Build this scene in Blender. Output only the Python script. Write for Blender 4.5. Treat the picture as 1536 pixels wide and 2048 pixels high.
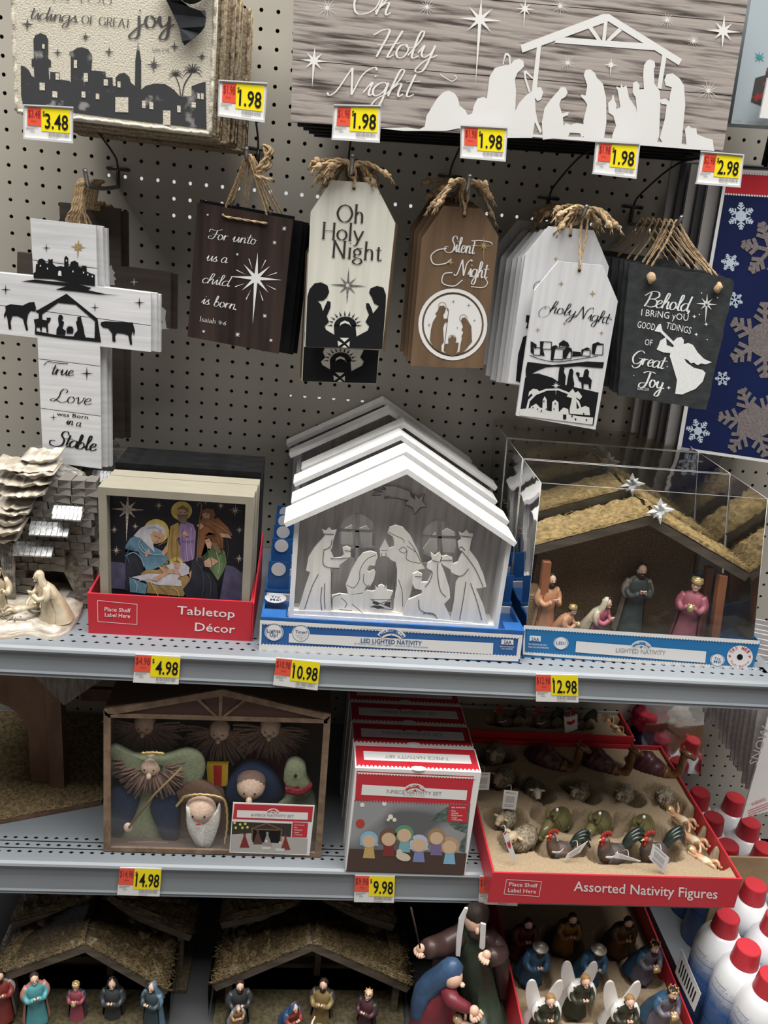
import bpy, bmesh, math, random
from math import sin, cos, pi, sqrt, atan2, hypot
from mathutils import Vector, Matrix, geometry, noise
random.seed(7)
for o in list(bpy.data.objects): bpy.data.objects.remove(o, do_unlink=True)
C = bpy.context.scene.collection
V = Vector
# ---------------------------------------------------------------- camera
CAM = V((0.4939, -1.4537, 1.5468)); FPX = 1677.5
RM = Matrix(((0.9929, 0.0952, -0.0657), (-0.0658, 0.9349, 0.3488), (0.0946, -0.3421, 0.9348)))  # columns: right, forward, up
def _basis():
    r, p, y = -0.1013, -0.3494, -0.1015
    cy, sy, cp, sp, cr, sr = cos(y), sin(y), cos(p), sin(p), cos(r), sin(r)
    return Matrix(((cy, -sy, 0), (sy, cy, 0), (0, 0, 1))) @ Matrix(((1, 0, 0), (0, cp, -sp), (0, sp, cp))) @ Matrix(((cr, 0, sr), (0, 1, 0), (-sr, 0, cr)))
RM = _basis()
cd = bpy.data.cameras.new('camera'); cam = bpy.data.objects.new('camera', cd); C.objects.link(cam)
cd.sensor_fit = 'HORIZONTAL'; cd.sensor_width = 36; cd.lens = 36 * FPX / 1536; cd.clip_start = .02; cd.clip_end = 60
rt, fw, up = RM.col[0], RM.col[1], RM.col[2]
cam.matrix_world = Matrix(((rt[0], up[0], -fw[0], CAM[0]), (rt[1], up[1], -fw[1], CAM[1]), (rt[2], up[2], -fw[2], CAM[2]), (0, 0, 0, 1)))
bpy.context.scene.camera = cam
# ---------------------------------------------------------------- world, lights, exposure
sc = bpy.context.scene
sc.view_settings.view_transform = 'Standard'; sc.view_settings.look = 'None'
sc.view_settings.gamma = 1; sc.view_settings.use_curve_mapping = False; sc.view_settings.exposure = 0.02
w = bpy.data.worlds.new('world'); sc.world = w; w.use_nodes = True
w.node_tree.nodes['Background'].inputs[0].default_value = (.95, .97, 1, 1)
w.node_tree.nodes['Background'].inputs[1].default_value = .07
def area(name, loc, look, sx, sy, power, col=(1, .97, .92)):
    l = bpy.data.lights.new(name, 'AREA'); l.shape = 'RECTANGLE'; l.size = sx; l.size_y = sy; l.energy = power; l.color = col
    o = bpy.data.objects.new(name, l); C.objects.link(o); o.location = loc
    o.rotation_euler = (V(look) - V(loc)).to_track_quat('-Z', 'Y').to_euler(); return o
area('ceiling_light_bank', (.5, -1.25, 4.3), (.5, -1.15, 0), 5, 2.1, 320)
area('ceiling_light_row', (.6, -.95, 4.25), (.6, -.6, .5), 3, .25, 40)
# ---------------------------------------------------------------- pixel rays onto real planes
def U(px, py, ax, c):
    d = RM @ V(((px - 768) / FPX, 1, -(py - 1024) / FPX))
    return CAM + d * ((c - CAM[ax]) / d[ax])
def Y(px, py, y): return U(px, py, 1, y)
def pts(s, ox=0, oy=0, k=1):
    return [(ox + float(a.split(',')[0]) / k, oy + float(a.split(',')[1]) / k) for a in s.split()]
# ---------------------------------------------------------------- materials
MT = {}
def mat(name, c, c2=None, rough=.6, metal=0, scale=(60, 60, 60), mix=.5, bump=0, detail=3, spec=.4, lo=.35, hi=.65, emit=0, coat=0, kind='noise'):
    if name in MT: return MT[name]
    m = bpy.data.materials.new(name); m.use_nodes = True; nt = m.node_tree; b = nt.nodes['Principled BSDF']
    b.inputs['Base Color'].default_value = (*c, 1); b.inputs['Roughness'].default_value = rough
    b.inputs['Metallic'].default_value = metal; b.inputs['Specular IOR Level'].default_value = spec
    if coat: b.inputs['Coat Weight'].default_value = coat
    if emit: b.inputs['Emission Color'].default_value = (*c, 1); b.inputs['Emission Strength'].default_value = emit
    if c2 or bump:
        tc = nt.nodes.new('ShaderNodeTexCoord'); mp = nt.nodes.new('ShaderNodeMapping'); mp.inputs['Scale'].default_value = scale
        nt.links.new(tc.outputs['Object'], mp.inputs[0])
        if kind == 'voronoi': n = nt.nodes.new('ShaderNodeTexVoronoi'); n.inputs['Scale'].default_value = 1
        else:
            n = nt.nodes.new('ShaderNodeTexNoise'); n.inputs['Scale'].default_value = 1; n.inputs['Detail'].default_value = detail
        nt.links.new(mp.outputs[0], n.inputs['Vector'])
        fac = n.outputs[0]
        if c2:
            r = nt.nodes.new('ShaderNodeValToRGB'); r.color_ramp.elements[0].position = lo; r.color_ramp.elements[1].position = hi
            r.color_ramp.elements[0].color = (*c, 1); r.color_ramp.elements[1].color = (*c2, 1)
            nt.links.new(fac, r.inputs[0]); nt.links.new(r.outputs[0], b.inputs['Base Color'])
        if bump:
            bp = nt.nodes.new('ShaderNodeBump'); bp.inputs['Strength'].default_value = bump; bp.inputs['Distance'].default_value = .002
            nt.links.new(fac, bp.inputs['Height']); nt.links.new(bp.outputs[0], b.inputs['Normal'])
    MT[name] = m; return m
def plastic(name, tint=(.97, .98, .98), gl=.15, rough=.06):
    if name in MT: return MT[name]
    m = bpy.data.materials.new(name); m.use_nodes = True; nt = m.node_tree; nt.nodes.remove(nt.nodes['Principled BSDF'])
    t = nt.nodes.new('ShaderNodeBsdfTransparent'); t.inputs[0].default_value = (*tint, 1)
    g = nt.nodes.new('ShaderNodeBsdfGlossy'); g.inputs['Roughness'].default_value = rough
    lw = nt.nodes.new('ShaderNodeFresnel'); lw.inputs[0].default_value = 1.5
    mu = nt.nodes.new('ShaderNodeMath'); mu.operation = 'MULTIPLY'; mu.inputs[1].default_value = 1 + gl
    tc = nt.nodes.new('ShaderNodeTexCoord'); n = nt.nodes.new('ShaderNodeTexNoise'); n.inputs['Scale'].default_value = 14; n.inputs['Detail'].default_value = 2
    bp = nt.nodes.new('ShaderNodeBump'); bp.inputs['Strength'].default_value = .35; bp.inputs['Distance'].default_value = .004
    nt.links.new(tc.outputs['Object'], n.inputs['Vector']); nt.links.new(n.outputs[0], bp.inputs['Height'])
    nt.links.new(bp.outputs[0], g.inputs['Normal'])
    mx = nt.nodes.new('ShaderNodeMixShader'); nt.links.new(lw.outputs[0], mu.inputs[0]); nt.links.new(mu.outputs[0], mx.inputs[0])
    nt.links.new(t.outputs[0], mx.inputs[1]); nt.links.new(g.outputs[0], mx.inputs[2])
    nt.links.new(mx.outputs[0], nt.nodes['Material Output'].inputs[0]); MT[name] = m; return m
# ---------------------------------------------------------------- objects
def prop(o, label=None, cat=None, group=None, kind=None):
    if label: o['label'] = label
    if cat: o['category'] = cat
    if group: o['group'] = group
    if kind: o['kind'] = kind
    return o
ROOT = {}
def thing(name, label, cat, loc, group=None):
    o = bpy.data.objects.new(name, None); C.objects.link(o); o.location = loc; o.empty_display_size = .02
    ROOT[o.name] = V(loc); return prop(o, label, cat, group)
def kids(o): return [c for c in bpy.data.objects if c.parent == o]
CH = {}
def copy_tree(o, off=(0, 0, 0), label=None, rot=None, parent=None, skip=()):
    c = o.copy(); C.objects.link(c)
    if parent: c.parent = parent
    else:
        c.location = V(o.location) + V(off); ROOT[c.name] = V(c.location)
        if label: c['label'] = label
        if rot: c.rotation_euler = rot
    for ch in CH.get(o.name, []):
        if any(ch.name.startswith(s) for s in skip): continue
        k = copy_tree(ch, parent=c, skip=skip); CH.setdefault(c.name, []).append(k)
    return c
def origin(p):
    l = V((0, 0, 0))
    while p is not None: l = l + V(p.location); p = p.parent
    return l
class MB:
    def __init__(s): s.v = []; s.f = []; s.m = []; s.sm = []; s.mi = 0; s.smooth = False
    def add(s, vs, fs, mi=None, smooth=None):
        b = len(s.v); s.v += [tuple(v) for v in vs]
        for f in fs: s.f.append([b + i for i in f]); s.m.append(s.mi if mi is None else mi); s.sm.append(s.smooth if smooth is None else smooth)
        return s
    def box(s, x0, x1, y0, y1, z0, z1, **k):
        vs = [(x, y, z) for x in (x0, x1) for y in (y0, y1) for z in (z0, z1)]
        return s.add(vs, [(0, 1, 3, 2), (4, 6, 7, 5), (0, 4, 5, 1), (2, 3, 7, 6), (0, 2, 6, 4), (1, 5, 7, 3)], **k)
    def obox(s, c, ax, ay, az, **k):     # centre and three half vectors
        c, ax, ay, az = V(c), V(ax), V(ay), V(az)
        vs = [c + ax * i + ay * j + az * l for i in (-1, 1) for j in (-1, 1) for l in (-1, 1)]
        return s.add(vs, [(0, 1, 3, 2), (4, 6, 7, 5), (0, 4, 5, 1), (2, 3, 7, 6), (0, 2, 6, 4), (1, 5, 7, 3)], **k)
    def poly(s, ps, ext=None, **k):      # 3-D polygon (planar), optionally extruded by ext
        ps = [V(p) for p in ps]; n = len(ps)
        tris = geometry.tessellate_polygon([ps])
        if ext is None: return s.add(ps, [list(t) for t in tris], **k)
        e = V(ext); f = [list(t) for t in tris] + [[i + n for i in reversed(t)] for t in tris]
        f += [(i, (i + 1) % n, (i + 1) % n + n, i + n) for i in range(n)]
        return s.add(ps + [p + e for p in ps], f, **k)
    def tube(s, ps, r, n=6, caps=True, **k):
        ps = [V(p) for p in ps]; N = len(ps); rs = r if isinstance(r, (list, tuple)) else [r] * N
        vs = []; prev = None
        for i, p in enumerate(ps):
            t = (ps[min(i + 1, N - 1)] - ps[max(i - 1, 0)])
            if t.length < 1e-9: t = V((0, 0, 1))
            t.normalize()
            if prev is None: a = t.orthogonal().normalized()
            else:
                a = prev - t * prev.dot(t)
                a = a.normalized() if a.length > 1e-6 else t.orthogonal().normalized()
            prev = a; b = t.cross(a)
            for j in range(n):
                th = 2 * pi * j / n; vs.append(p + (a * cos(th) + b * sin(th)) * rs[i])
        fs = [(i * n + j, i * n + (j + 1) % n, (i + 1) * n + (j + 1) % n, (i + 1) * n + j) for i in range(N - 1) for j in range(n)]
        if caps: fs += [tuple(range(n - 1, -1, -1)), tuple((N - 1) * n + j for j in range(n))]
        k.setdefault('smooth', True); return s.add(vs, fs, **k)
    def lathe(s, prof, o, n=16, ax=(0, 0, 1), sx=1, sy=1, wob=None, caps=True, **k):   # prof [(r,h)...]
        ax = V(ax).normalized(); q = V((0, 0, 1)).rotation_difference(ax); vs = []; o = V(o)
        for (r, h) in prof:
            for j in range(n):
                th = 2 * pi * j / n; rr = r * (wob(th, h) if wob else 1)
                vs.append(o + q @ V((rr * cos(th) * sx, rr * sin(th) * sy, h)))
        N = len(prof); fs = [(i * n + j, i * n + (j + 1) % n, (i + 1) * n + (j + 1) % n, (i + 1) * n + j) for i in range(N - 1) for j in range(n)]
        if caps: fs += [tuple(range(n - 1, -1, -1)), tuple((N - 1) * n + j for j in range(n))]
        k.setdefault('smooth', True); return s.add(vs, fs, **k)
    def blob(s, c, r, n=12, m=8, rot=None, nz=0, ns=30, **k):
        c = V(c); r = V((r, r, r)) if isinstance(r, (int, float)) else V(r); vs = []; fs = []
        def P(th, ph):
            d = V((sin(ph) * cos(th), sin(ph) * sin(th), cos(ph))); p = V((d[0] * r[0], d[1] * r[1], d[2] * r[2]))
            if rot: p = rot @ p
            if nz: p = p * (1 + nz * noise.noise((c + p) * ns))
            return c + p
        vs.append(P(0, 0))
        for i in range(1, m):
            for j in range(n): vs.append(P(2 * pi * j / n, pi * i / m))
        vs.append(P(0, pi)); L = len(vs) - 1
        for j in range(n):
            fs.append((0, 1 + j, 1 + (j + 1) % n)); fs.append((L, L - n + (j + 1) % n, L - n + j))
            for i in range(m - 2): a = 1 + i * n; fs.append((a + j, a + n + j, a + n + (j + 1) % n, a + (j + 1) % n))
        k.setdefault('smooth', True); return s.add(vs, fs, **k)
    def build(s, name, mats, parent=None, label=None, kind=None, at=None):
        if not isinstance(mats, (list, tuple)): mats = [mats]
        o0 = origin(parent) if parent is not None else V(at or (0, 0, 0))
        me = bpy.data.meshes.new(name); me.from_pydata([(v[0] - o0[0], v[1] - o0[1], v[2] - o0[2]) for v in s.v], [], s.f); me.validate()
        for m in mats: me.materials.append(m)
        if len(me.polygons) == len(s.f):
            me.polygons.foreach_set('material_index', s.m); me.polygons.foreach_set('use_smooth', s.sm)
        bm = bmesh.new(); bm.from_mesh(me); bmesh.ops.recalc_face_normals(bm, faces=bm.faces); bm.to_mesh(me); bm.free()
        me.update(); o = bpy.data.objects.new(name, me); C.objects.link(o)
        if parent is not None: o.parent = parent; CH.setdefault(parent.name, []).append(o)
        else: o.location = o0
        return prop(o, label, kind=kind)
def cr(ps, n=6, closed=False):      # Catmull-Rom through points
    P = [V(p) if len(p) == 3 else V((p[0], p[1], 0)) for p in ps]; out = []
    if len(P) < 3: return P
    for i in range(len(P) - 1):
        a = P[i - 1] if i else P[0] * 2 - P[1]; b = P[i]; c = P[i + 1]; d = P[i + 2] if i + 2 < len(P) else P[-1] * 2 - P[-2]
        for k in range(n):
            t = k / n; out.append(.5 * ((2 * b) + (c - a) * t + (2 * a - 5 * b + 4 * c - d) * t * t + (3 * b - a - 3 * c + d) * t ** 3))
    return out + [P[-1]]
def twine(mb, ps, r=.0022, n=5, tw=260):
    c = cr(ps, n); L = 0; A = []; B = []
    for i, p in enumerate(c):
        if i: L += (p - c[i - 1]).length
        t = (c[min(i + 1, len(c) - 1)] - c[max(i - 1, 0)]).normalized(); a = t.cross(V((.3, 1, .2))).normalized(); b = t.cross(a)
        d = (a * cos(L * tw) + b * sin(L * tw)) * r * .5; A.append(p + d); B.append(p - d)
    mb.tube(A, r * .62, 5); mb.tube(B, r * .62, 5)
# ---------------------------------------------------------------- flat print: polygons given as rays onto the face of a board
def ell(cx, cy, rx, ry=None, n=24, a0=0, a1=360, rot=0):
    ry = ry or rx; r = math.radians(rot); o = []
    for i in range(n + (a1 - a0 < 360)):
        t = math.radians(a0 + (a1 - a0) * i / n); x, y = rx * cos(t), ry * sin(t)
        o.append((cx + x * cos(r) - y * sin(r), cy + x * sin(r) + y * cos(r)))
    return o
def star(cx, cy, R, r=None, n=8, long=None, rot=0, alt=.55):   # long: length of the lower ray
    o = []; r = r or R * .22
    for i in range(2 * n):
        t = math.radians(rot) - pi / 2 + pi * i / n
        q = (R if i % 4 == 0 else R * alt) if i % 2 == 0 else r
        if n == 4 and i % 2 == 0: q = R
        if long and i == n: q = long
        o.append((cx + q * cos(t), cy + q * sin(t)))
    return o
def burst(cx, cy, R, n=12, w=.8, rot=5):
    o = []
    for i in range(n):
        t = math.radians(rot + 360 * i / n); q = R * (1 if i % 2 else .8); a, b = cos(t), sin(t)
        o.append([(cx - b * w, cy + a * w), (cx + q * a, cy + q * b), (cx + b * w, cy - a * w)])
    return o
def line(p, w, n=5, smooth=True, taper=False):
    c = cr(p, n) if smooth else [V((q[0], q[1], 0)) for q in p]; L = []; R = []
    for i, q in enumerate(c):
        t = c[min(i + 1, len(c) - 1)] - c[max(i - 1, 0)]; t = t.normalized() if t.length else V((1, 0, 0))
        ww = w * (1 - .8 * i / (len(c) - 1)) if taper else w
        L.append((q[0] - t[1] * ww / 2, q[1] + t[0] * ww / 2)); R.append((q[0] + t[1] * ww / 2, q[1] - t[0] * ww / 2))
    return L, R
def stroke(p, w, **k):
    L, R = line(p, w, **k); return [[L[i], L[i + 1], R[i + 1], R[i]] for i in range(len(L) - 1)]
def decal(name, m, parent, polys, ax, c, label=None, kind=None):
    mb = MB()
    for i_, p in enumerate(polys):
        if len(p) < 3: continue
        cc = c - 5e-6 * (i_ % 40)
        if len(p) == 4 and len(polys) > 30: tr = [(0, 1, 2, 3)]
        else: tr = geometry.tessellate_polygon([[V((q[0], q[1], 0)) for q in p]])
        mb.add([U(q[0], q[1], ax, cc if ax == 1 else c + 5e-6 * (i_ % 40)) for q in p], [list(t) for t in tr])
    return mb.build(name, m, parent, label, kind or ('stuff' if len(polys) > 8 else None))
def palm(cx, cy, R, n=9, w=2.2):
    o = []
    for i in range(n):
        a = math.radians(-200 + 220 * i / (n - 1)); c, s = cos(a), sin(a)
        L, Q = line([(cx, cy), (cx + R * .6 * c, cy + R * .6 * s - R * .12), (cx + R * c, cy + R * s + R * .18)], w, taper=True); o += [[L[j], L[j + 1], Q[j + 1], Q[j]] for j in range(len(L) - 1)]
    return o
def quadmap(tl, tr, br, bl):
    def f(s, t):   # s right, t down, 0..1
        return (tl[0] * (1 - s) * (1 - t) + tr[0] * s * (1 - t) + br[0] * s * t + bl[0] * (1 - s) * t,
                tl[1] * (1 - s) * (1 - t) + tr[1] * s * (1 - t) + br[1] * s * t + bl[1] * (1 - s) * t)
    return f
# ---------------------------------------------------------------- lettering
SC = {'a': (8, '7,8 5,10 2,9 0,5 1,1 3,0 6,3 7,9', '7,10 7,3 8,0 10,2'), 'b': (8, '0,2 2,9 3,17 2,20 1,17 1,3 2,0 5,0 7,4 6,8 4,9 2,7'),
 'c': (7, '7,8 5,10 2,8 1,4 3,0 6,1 8,3'), 'd': (8, '7,8 5,10 2,9 0,5 1,1 3,0 6,3 7,9', '8,20 7,9 7,3 8,0 10,2'), 'e': (7, '1,4 5,6 6,9 4,10 2,8 1,4 3,0 6,1 8,3'),
 'f': (6, '0,2 4,10 7,18 5,20 3,16 3,0 2,-8 1,-6 3,0 6,3'), 'g': (8.5, '7,8 5,10 2,9 0,5 1,1 3,0 6,3 7,9', '7,10 7,-4 5,-9 2,-8 4,-2 10,3'),
 'h': (8, '0,2 4,12 5,19 3,20 2,15 1,0', '1,4 4,9 6,9 6,3 7,0 9,2'), 'i': (5, '0,2 3,10 3,3 4,0 6,2', '3.2,14 3.8,15'), 'j': (6, '3,10 3,-6 0,-10 -3,-8 2,-1 6,3', '3.2,14 3.8,15'),
 'l': (5, '0,2 4,14 4,20 2,18 2,4 3,0 6,2'), 'n': (9, '0,2 2,10 2,0', '2,5 5,10 7,8 7,2 8,0 10,2'), 'o': (8, '5,10 2,9 1,4 3,0 6,1 7,6 5,10 6,8 9,8'),
 'r': (7, '0,2 2,10 2,0', '2,5 4,9 7,9'), 's': (6.5, '0,2 4,10 4,6 6,3 4,0 1,1', '4,0 8,2'), 't': (6, '4,17 3,4 4,0 7,2', '0,11 8,12'),
 'u': (10, '0,4 2,10 2,3 3,0 6,3 8,10', '8,10 8,3 9,0 11,2'), 'v': (8, '0,8 2,10 3,4 4,0 7,6 7,10 9,9'), 'y': (10, '0,4 2,10 2,4 4,1 7,4 8,10', '8,10 7,-6 5,-10 2,-9 5,-2 11,3'),
 'T': (13, '0,15 2,19 6,18 12,20 16,19', '9,18 8,8 6,1 3,0 1,3'), 'L': (13, '10,15 11,19 7,21 5,16 5,9 3,2 0,0 -2,2 1,4 6,1 10,-1 14,3'),
 'S': (11, '13,17 11,21 7,20 6,15 10,9 9,1 3,-2 -3,0 -4,5 1,6'), 'N': (17, '-3,1 -1,-1 2,3 5,16 6,20', '6,20 11,0', '11,0 13,15 18,21 20,19'),
 'H': (12, '-3,16 1,20 5,19 3,0', '12,20 10,8 9,0 12,2', '1,9 7,9 13,11'), 'O': (14, '8,20 3,18 0,10 3,1 8,0 13,4 14,12 11,18 7,20 5,17 8,15'),
 'F': (11, '-3,13 -2,18 3,17 8,17 14,20', '8,17 7,6 4,0 -1,1 -1,5 3,5', '3,9 11,10'), 'B': (13, '5,19 4,8 2,0', '-1,14 5,20 12,20 14,15 10,11 5,10', '7,11 13,9 14,3 9,0 4,1'),
 'G': (12, '12,17 8,20 3,17 0,9 3,1 8,1 11,6 12,9', '7,9 14,9', '12,9 11,-2 6,-6 2,-3'), 'J': (12, '2,16 6,19 12,20 16,19', '10,19 9,4 6,-3 1,-3 2,2 10,4'),
 '.': (4, '1,0 1.6,1 2.4,0 1.4,-.6 1,.4'), ',': (4, '2,1 1,-3'), ' ': (7,)}
SE = {'O': (17, '8,16 3,14 0,8 3,2 8,0 13,2 16,8 13,14 8,16'), 'H': (16, '/2,0 2,16', '/13,0 13,16', '/2,8 13,8'), 'N': (16, '/2,0 2,16', '/2,16 13,0', '/13,0 13,16'),
 'h': (11.5, '/2,0 2,17', '2,7 5,10 8,9 9,6 9,0'), 'o': (11, '5,10 1.5,8.5 0,5 1.5,1.5 5,0 8.5,1.5 10,5 8.5,8.5 5,10'), 'l': (5, '/2,0 2,17'),
 'y': (10.5, '/0,10 5,0', '10,10 5,0 3,-4 0,-5'), 'i': (5, '/2,0 2,10', '1.8,14 2.2,14.6'), 'g': (10, '4,10 1,8 1,5 4,4 7,5 7,8 4,10 9,10', '2,4 1,2 4,1 8,0 9,-3 5,-5 1,-4 0,-2 3,0'),
 't': (7, '3,13 3,3 4,0 7,1', '/0,10 6,10'), 'I': (5, '/2,0 2,16'), 's': (8, '7,8 4,10 1,8 3,5.5 7,3.5 6,1 3,0 0,2'), 'a': (9.5, '1,8 4,10 7,8 7,2 8,0 9,1', '7,5 2,4 0,2 2,0 5,1 7,3'),
 '9': (10, '8,8 6,12 2,11 1,7 4,4 8,8 7,3 3,0'), '6': (10, '8,13 3,9 1,4 4,0 8,3 6,7 2,5'), ':': (4, '1,2 1.4,3', '1,8 1.4,9'), 'F': (12, '/2,0 2,16', '/2,16 11,16', '/2,8 9,8'),
 'G': (16, '14,13 9,16 3,14 0,8 3,2 9,0 14,3', '/14,7 14,1', '/10,7 15,7'), 'R': (13, '/2,0 2,16', '2,16 8,16 11,12 8,8 2,8', '/6,8 12,0'), 'E': (12, '/2,0 2,16', '/2,16 11,16', '/2,8 9,8', '/2,0 11,0'),
 'A': (14, '/0,0 7,16', '/7,16 14,0', '/3,5 11,5'), 'T': (13, '/6,0 6,16', '/0,16 12,16'), 'Y': (13, '/0,16 6,8', '/12,16 6,8', '/6,8 6,0'), 'U': (14, '2,16 2,5 5,0 10,0 12,5 12,16'),
 'B': (12, '/2,0 2,16', '2,16 8,16 10,12 7,9 2,9', '7,9 11,5 8,0 2,0'), 'r': (8, '/2,0 2,10', '2,6 5,10 8,9'), 'n': (11.5, '/2,0 2,10', '2,7 5,10 8,9 9,6 9,0'), 'w': (14, '/0,10 4,0', '/4,0 7,10', '/7,10 10,0', '/10,0 14,10'), ' ': (7,)}
def word(p0, p1, h, s, font='script', wt=1.0, slant=None, up=None, contrast=None):
    """s fitted between picture points p0, p1 (baseline); h = x-height in the same units."""
    D = SC if font == 'script' else SE; x = 0; st = []
    slant = (.25 if font == 'script' else 0) if slant is None else slant
    con = contrast if contrast is not None else (.75 if font == 'script' else .7)
    for ch in s:
        g = D.get(ch) or D['o']
        for q in g[1:]:
            strt = q[0] == '/'; P = pts(q.lstrip('/')); P = [(x + a, b) for a, b in P]; st.append((P, strt))
            if strt and font == 'serif' and P[0][0] == P[1][0]:
                for (a, b) in P: st.append(([(a - 1.8, b), (a + 1.8, b)], 'serif'))
        x += g[0] + (1 if font == 'serif' else 0)
    W = x or 1; ux = V((p1[0] - p0[0], p1[1] - p0[1])); kx = ux.length / W; ux.normalize(); uy = V(up).normalized() if up else V((ux[1], -ux[0])); ky = h / 10; out = []
    for P, strt in st:
        c = [V((a, b, 0)) for a, b in P] if strt else cr(P, 5)
        S = [V((p0[0], p0[1])) + ux * ((q[0] + q[1] * slant) * kx) + uy * (q[1] * ky) for q in c]
        L = []; R = []
        for i, q in enumerate(S):
            t = S[min(i + 1, len(S) - 1)] - S[max(i - 1, 0)]; t = t.normalized() if t.length else V((1, 0))
            ver = abs(t.dot(uy)); ver2 = max(0, -t.dot(uy)) * .35 + .65 * ver
            ww = wt * h * .2 * ((1 - con) + con * (ver2 if font == 'script' else ver ** 1.2))
            if strt == 'serif': ww = wt * h * .07
            nrm = V((-t[1], t[0])); L.append(q + nrm * ww / 2); R.append(q - nrm * ww / 2)
        out += [[tuple(L[i]), tuple(L[i + 1]), tuple(R[i + 1]), tuple(R[i])] for i in range(len(S) - 1)]
    return out
_FT = {}
def glyphs(s, bold=0.0):          # built-in sans lettering as triangles in em units
    if (s, bold) in _FT: return _FT[(s, bold)]
    cu = bpy.data.curves.new('t', 'FONT'); cu.body = s; cu.size = 1; cu.resolution_u = 2; cu.offset = bold; cu.fill_mode = 'FRONT'
    o = bpy.data.objects.new('t', cu); C.objects.link(o); dg = bpy.context.evaluated_depsgraph_get(); me = bpy.data.meshes.new_from_object(o.evaluated_get(dg))
    vs = [(v.co.x, v.co.y) for v in me.vertices]; fs = [tuple(p.vertices) for p in me.polygons]
    bpy.data.objects.remove(o, do_unlink=True); bpy.data.curves.remove(cu); bpy.data.meshes.remove(me)
    xs = [v[0] for v in vs] or [0, 1]; r = (vs, fs, min(xs), max(xs)); _FT[(s, bold)] = r; return r
def sans(p0, p1, h, s, bold=0.012, up=None):   # h = cap height; returns list of polygons
    vs, fs, x0, x1 = glyphs(s, bold); ux = V((p1[0] - p0[0], p1[1] - p0[1])); kx = ux.length / max(1e-6, x1 - x0); ux.normalize()
    uy = V(up).normalized() if up else V((ux[1], -ux[0])); ky = h / .72
    P = [(p0[0] + ux[0] * (v[0] - x0) * kx + uy[0] * v[1] * ky, p0[1] + ux[1] * (v[0] - x0) * kx + uy[1] * v[1] * ky) for v in vs]
    return [[P[i] for i in f] for f in fs]
# ================================================================ materials in use
M_peg = mat('pegboard_paint', (.36, .34, .295), (.40, .38, .335), rough=.55, scale=(4, 4, 4), spec=.25)
M_shelf = mat('shelf_grey_steel', (.19, .212, .235), (.22, .243, .266), rough=.38, scale=(3, 3, 3), spec=.5)
M_dark = mat('shadow_black', (.012, .011, .010), rough=.7)
M_black = mat('black_paint', (.006, .006, .007), (.011, .011, .012), rough=.6, scale=(40, 40, 40), spec=.1)
M_ink = mat('black_ink', (.009, .010, .012), rough=.7, spec=.15)
M_steel = mat('galvanised_wire', (.28, .28, .28), rough=.35, metal=.85)
M_dsteel = mat('dark_wire', (.07, .065, .06), rough=.4, metal=.7)
M_white = mat('white_print', (.70, .70, .70), rough=.6)
M_whw = mat('whitewashed_wood', (.68, .69, .71), (.52, .53, .56), rough=.65, scale=(90, 90, 7), lo=.3, hi=.85, bump=.15)
M_whh = mat('whitewashed_wood_level_grain', (.68, .69, .71), (.50, .51, .54), rough=.65, scale=(8, 90, 110), lo=.35, hi=.85, bump=.15)
M_cream = mat('cream_wood', (.66, .66, .60), (.54, .54, .475), rough=.6, scale=(70, 70, 5), lo=.35, hi=.75, bump=.1)
M_brn = mat('brown_stained_wood', (.155, .098, .055), (.115, .07, .04), rough=.6, scale=(60, 60, 6), bump=.1)
M_dkb = mat('dark_brown_wood', (.050, .032, .026), (.013, .010, .010), rough=.55, spec=.2, scale=(45, 45, 3.5), lo=.3, hi=.7, bump=.1)
M_gbr = mat('grey_brown_board', (.085, .068, .055), (.06, .047, .04), rough=.7, scale=(8, 80, 80))
M_slate = mat('slate', (.035, .04, .043), (.022, .025, .027), rough=.75, scale=(60, 60, 60), bump=.5)
M_tw = mat('jute_twine', (.56, .41, .25), (.36, .25, .14), rough=.9, scale=(300, 300, 300), bump=.4)
M_gold = mat('gold_foil', (.50, .36, .14), (.75, .60, .32), rough=.35, metal=.6, scale=(500, 500, 500))
M_bur = mat('burlap_cream', (.66, .63, .54), (.50, .46, .37), rough=.9, scale=(500, 500, 500), bump=.5, lo=.3, hi=.7)
M_burd = mat('burlap_edge', (.34, .28, .19), (.20, .15, .10), rough=.95, scale=(260, 260, 260), bump=.6)
M_distr = mat('worn_black_print', (.035, .037, .042), (.26, .26, .25), rough=.7, scale=(38, 38, 38), detail=8, lo=.60, hi=.68)
M_barn = mat('weathered_barn_wood', (.055, .042, .036), (.36, .32, .295), rough=.75, scale=(9, 60, 150), detail=9, lo=.36, hi=.52, bump=.3)
M_card = mat('white_card', (.78, .78, .78), rough=.5)
M_red = mat('red_card', (.52, .025, .04), rough=.4, spec=.4)
M_orr = mat('orange_red_print', (.82, .10, .055), rough=.45)
M_yel = mat('yellow_print', (.93, .78, .01), rough=.45)
M_fine = mat('grey_fine_print', (.35, .35, .36), rough=.5)
M_drd = mat('dark_red_print', (.25, .015, .02), rough=.5)
M_blu = mat('blue_card', (.015, .10, .33), rough=.4)
M_blu2 = mat('light_blue_card', (.018, .17, .42), rough=.4)
M_clr = plastic('clear_plastic')

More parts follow.
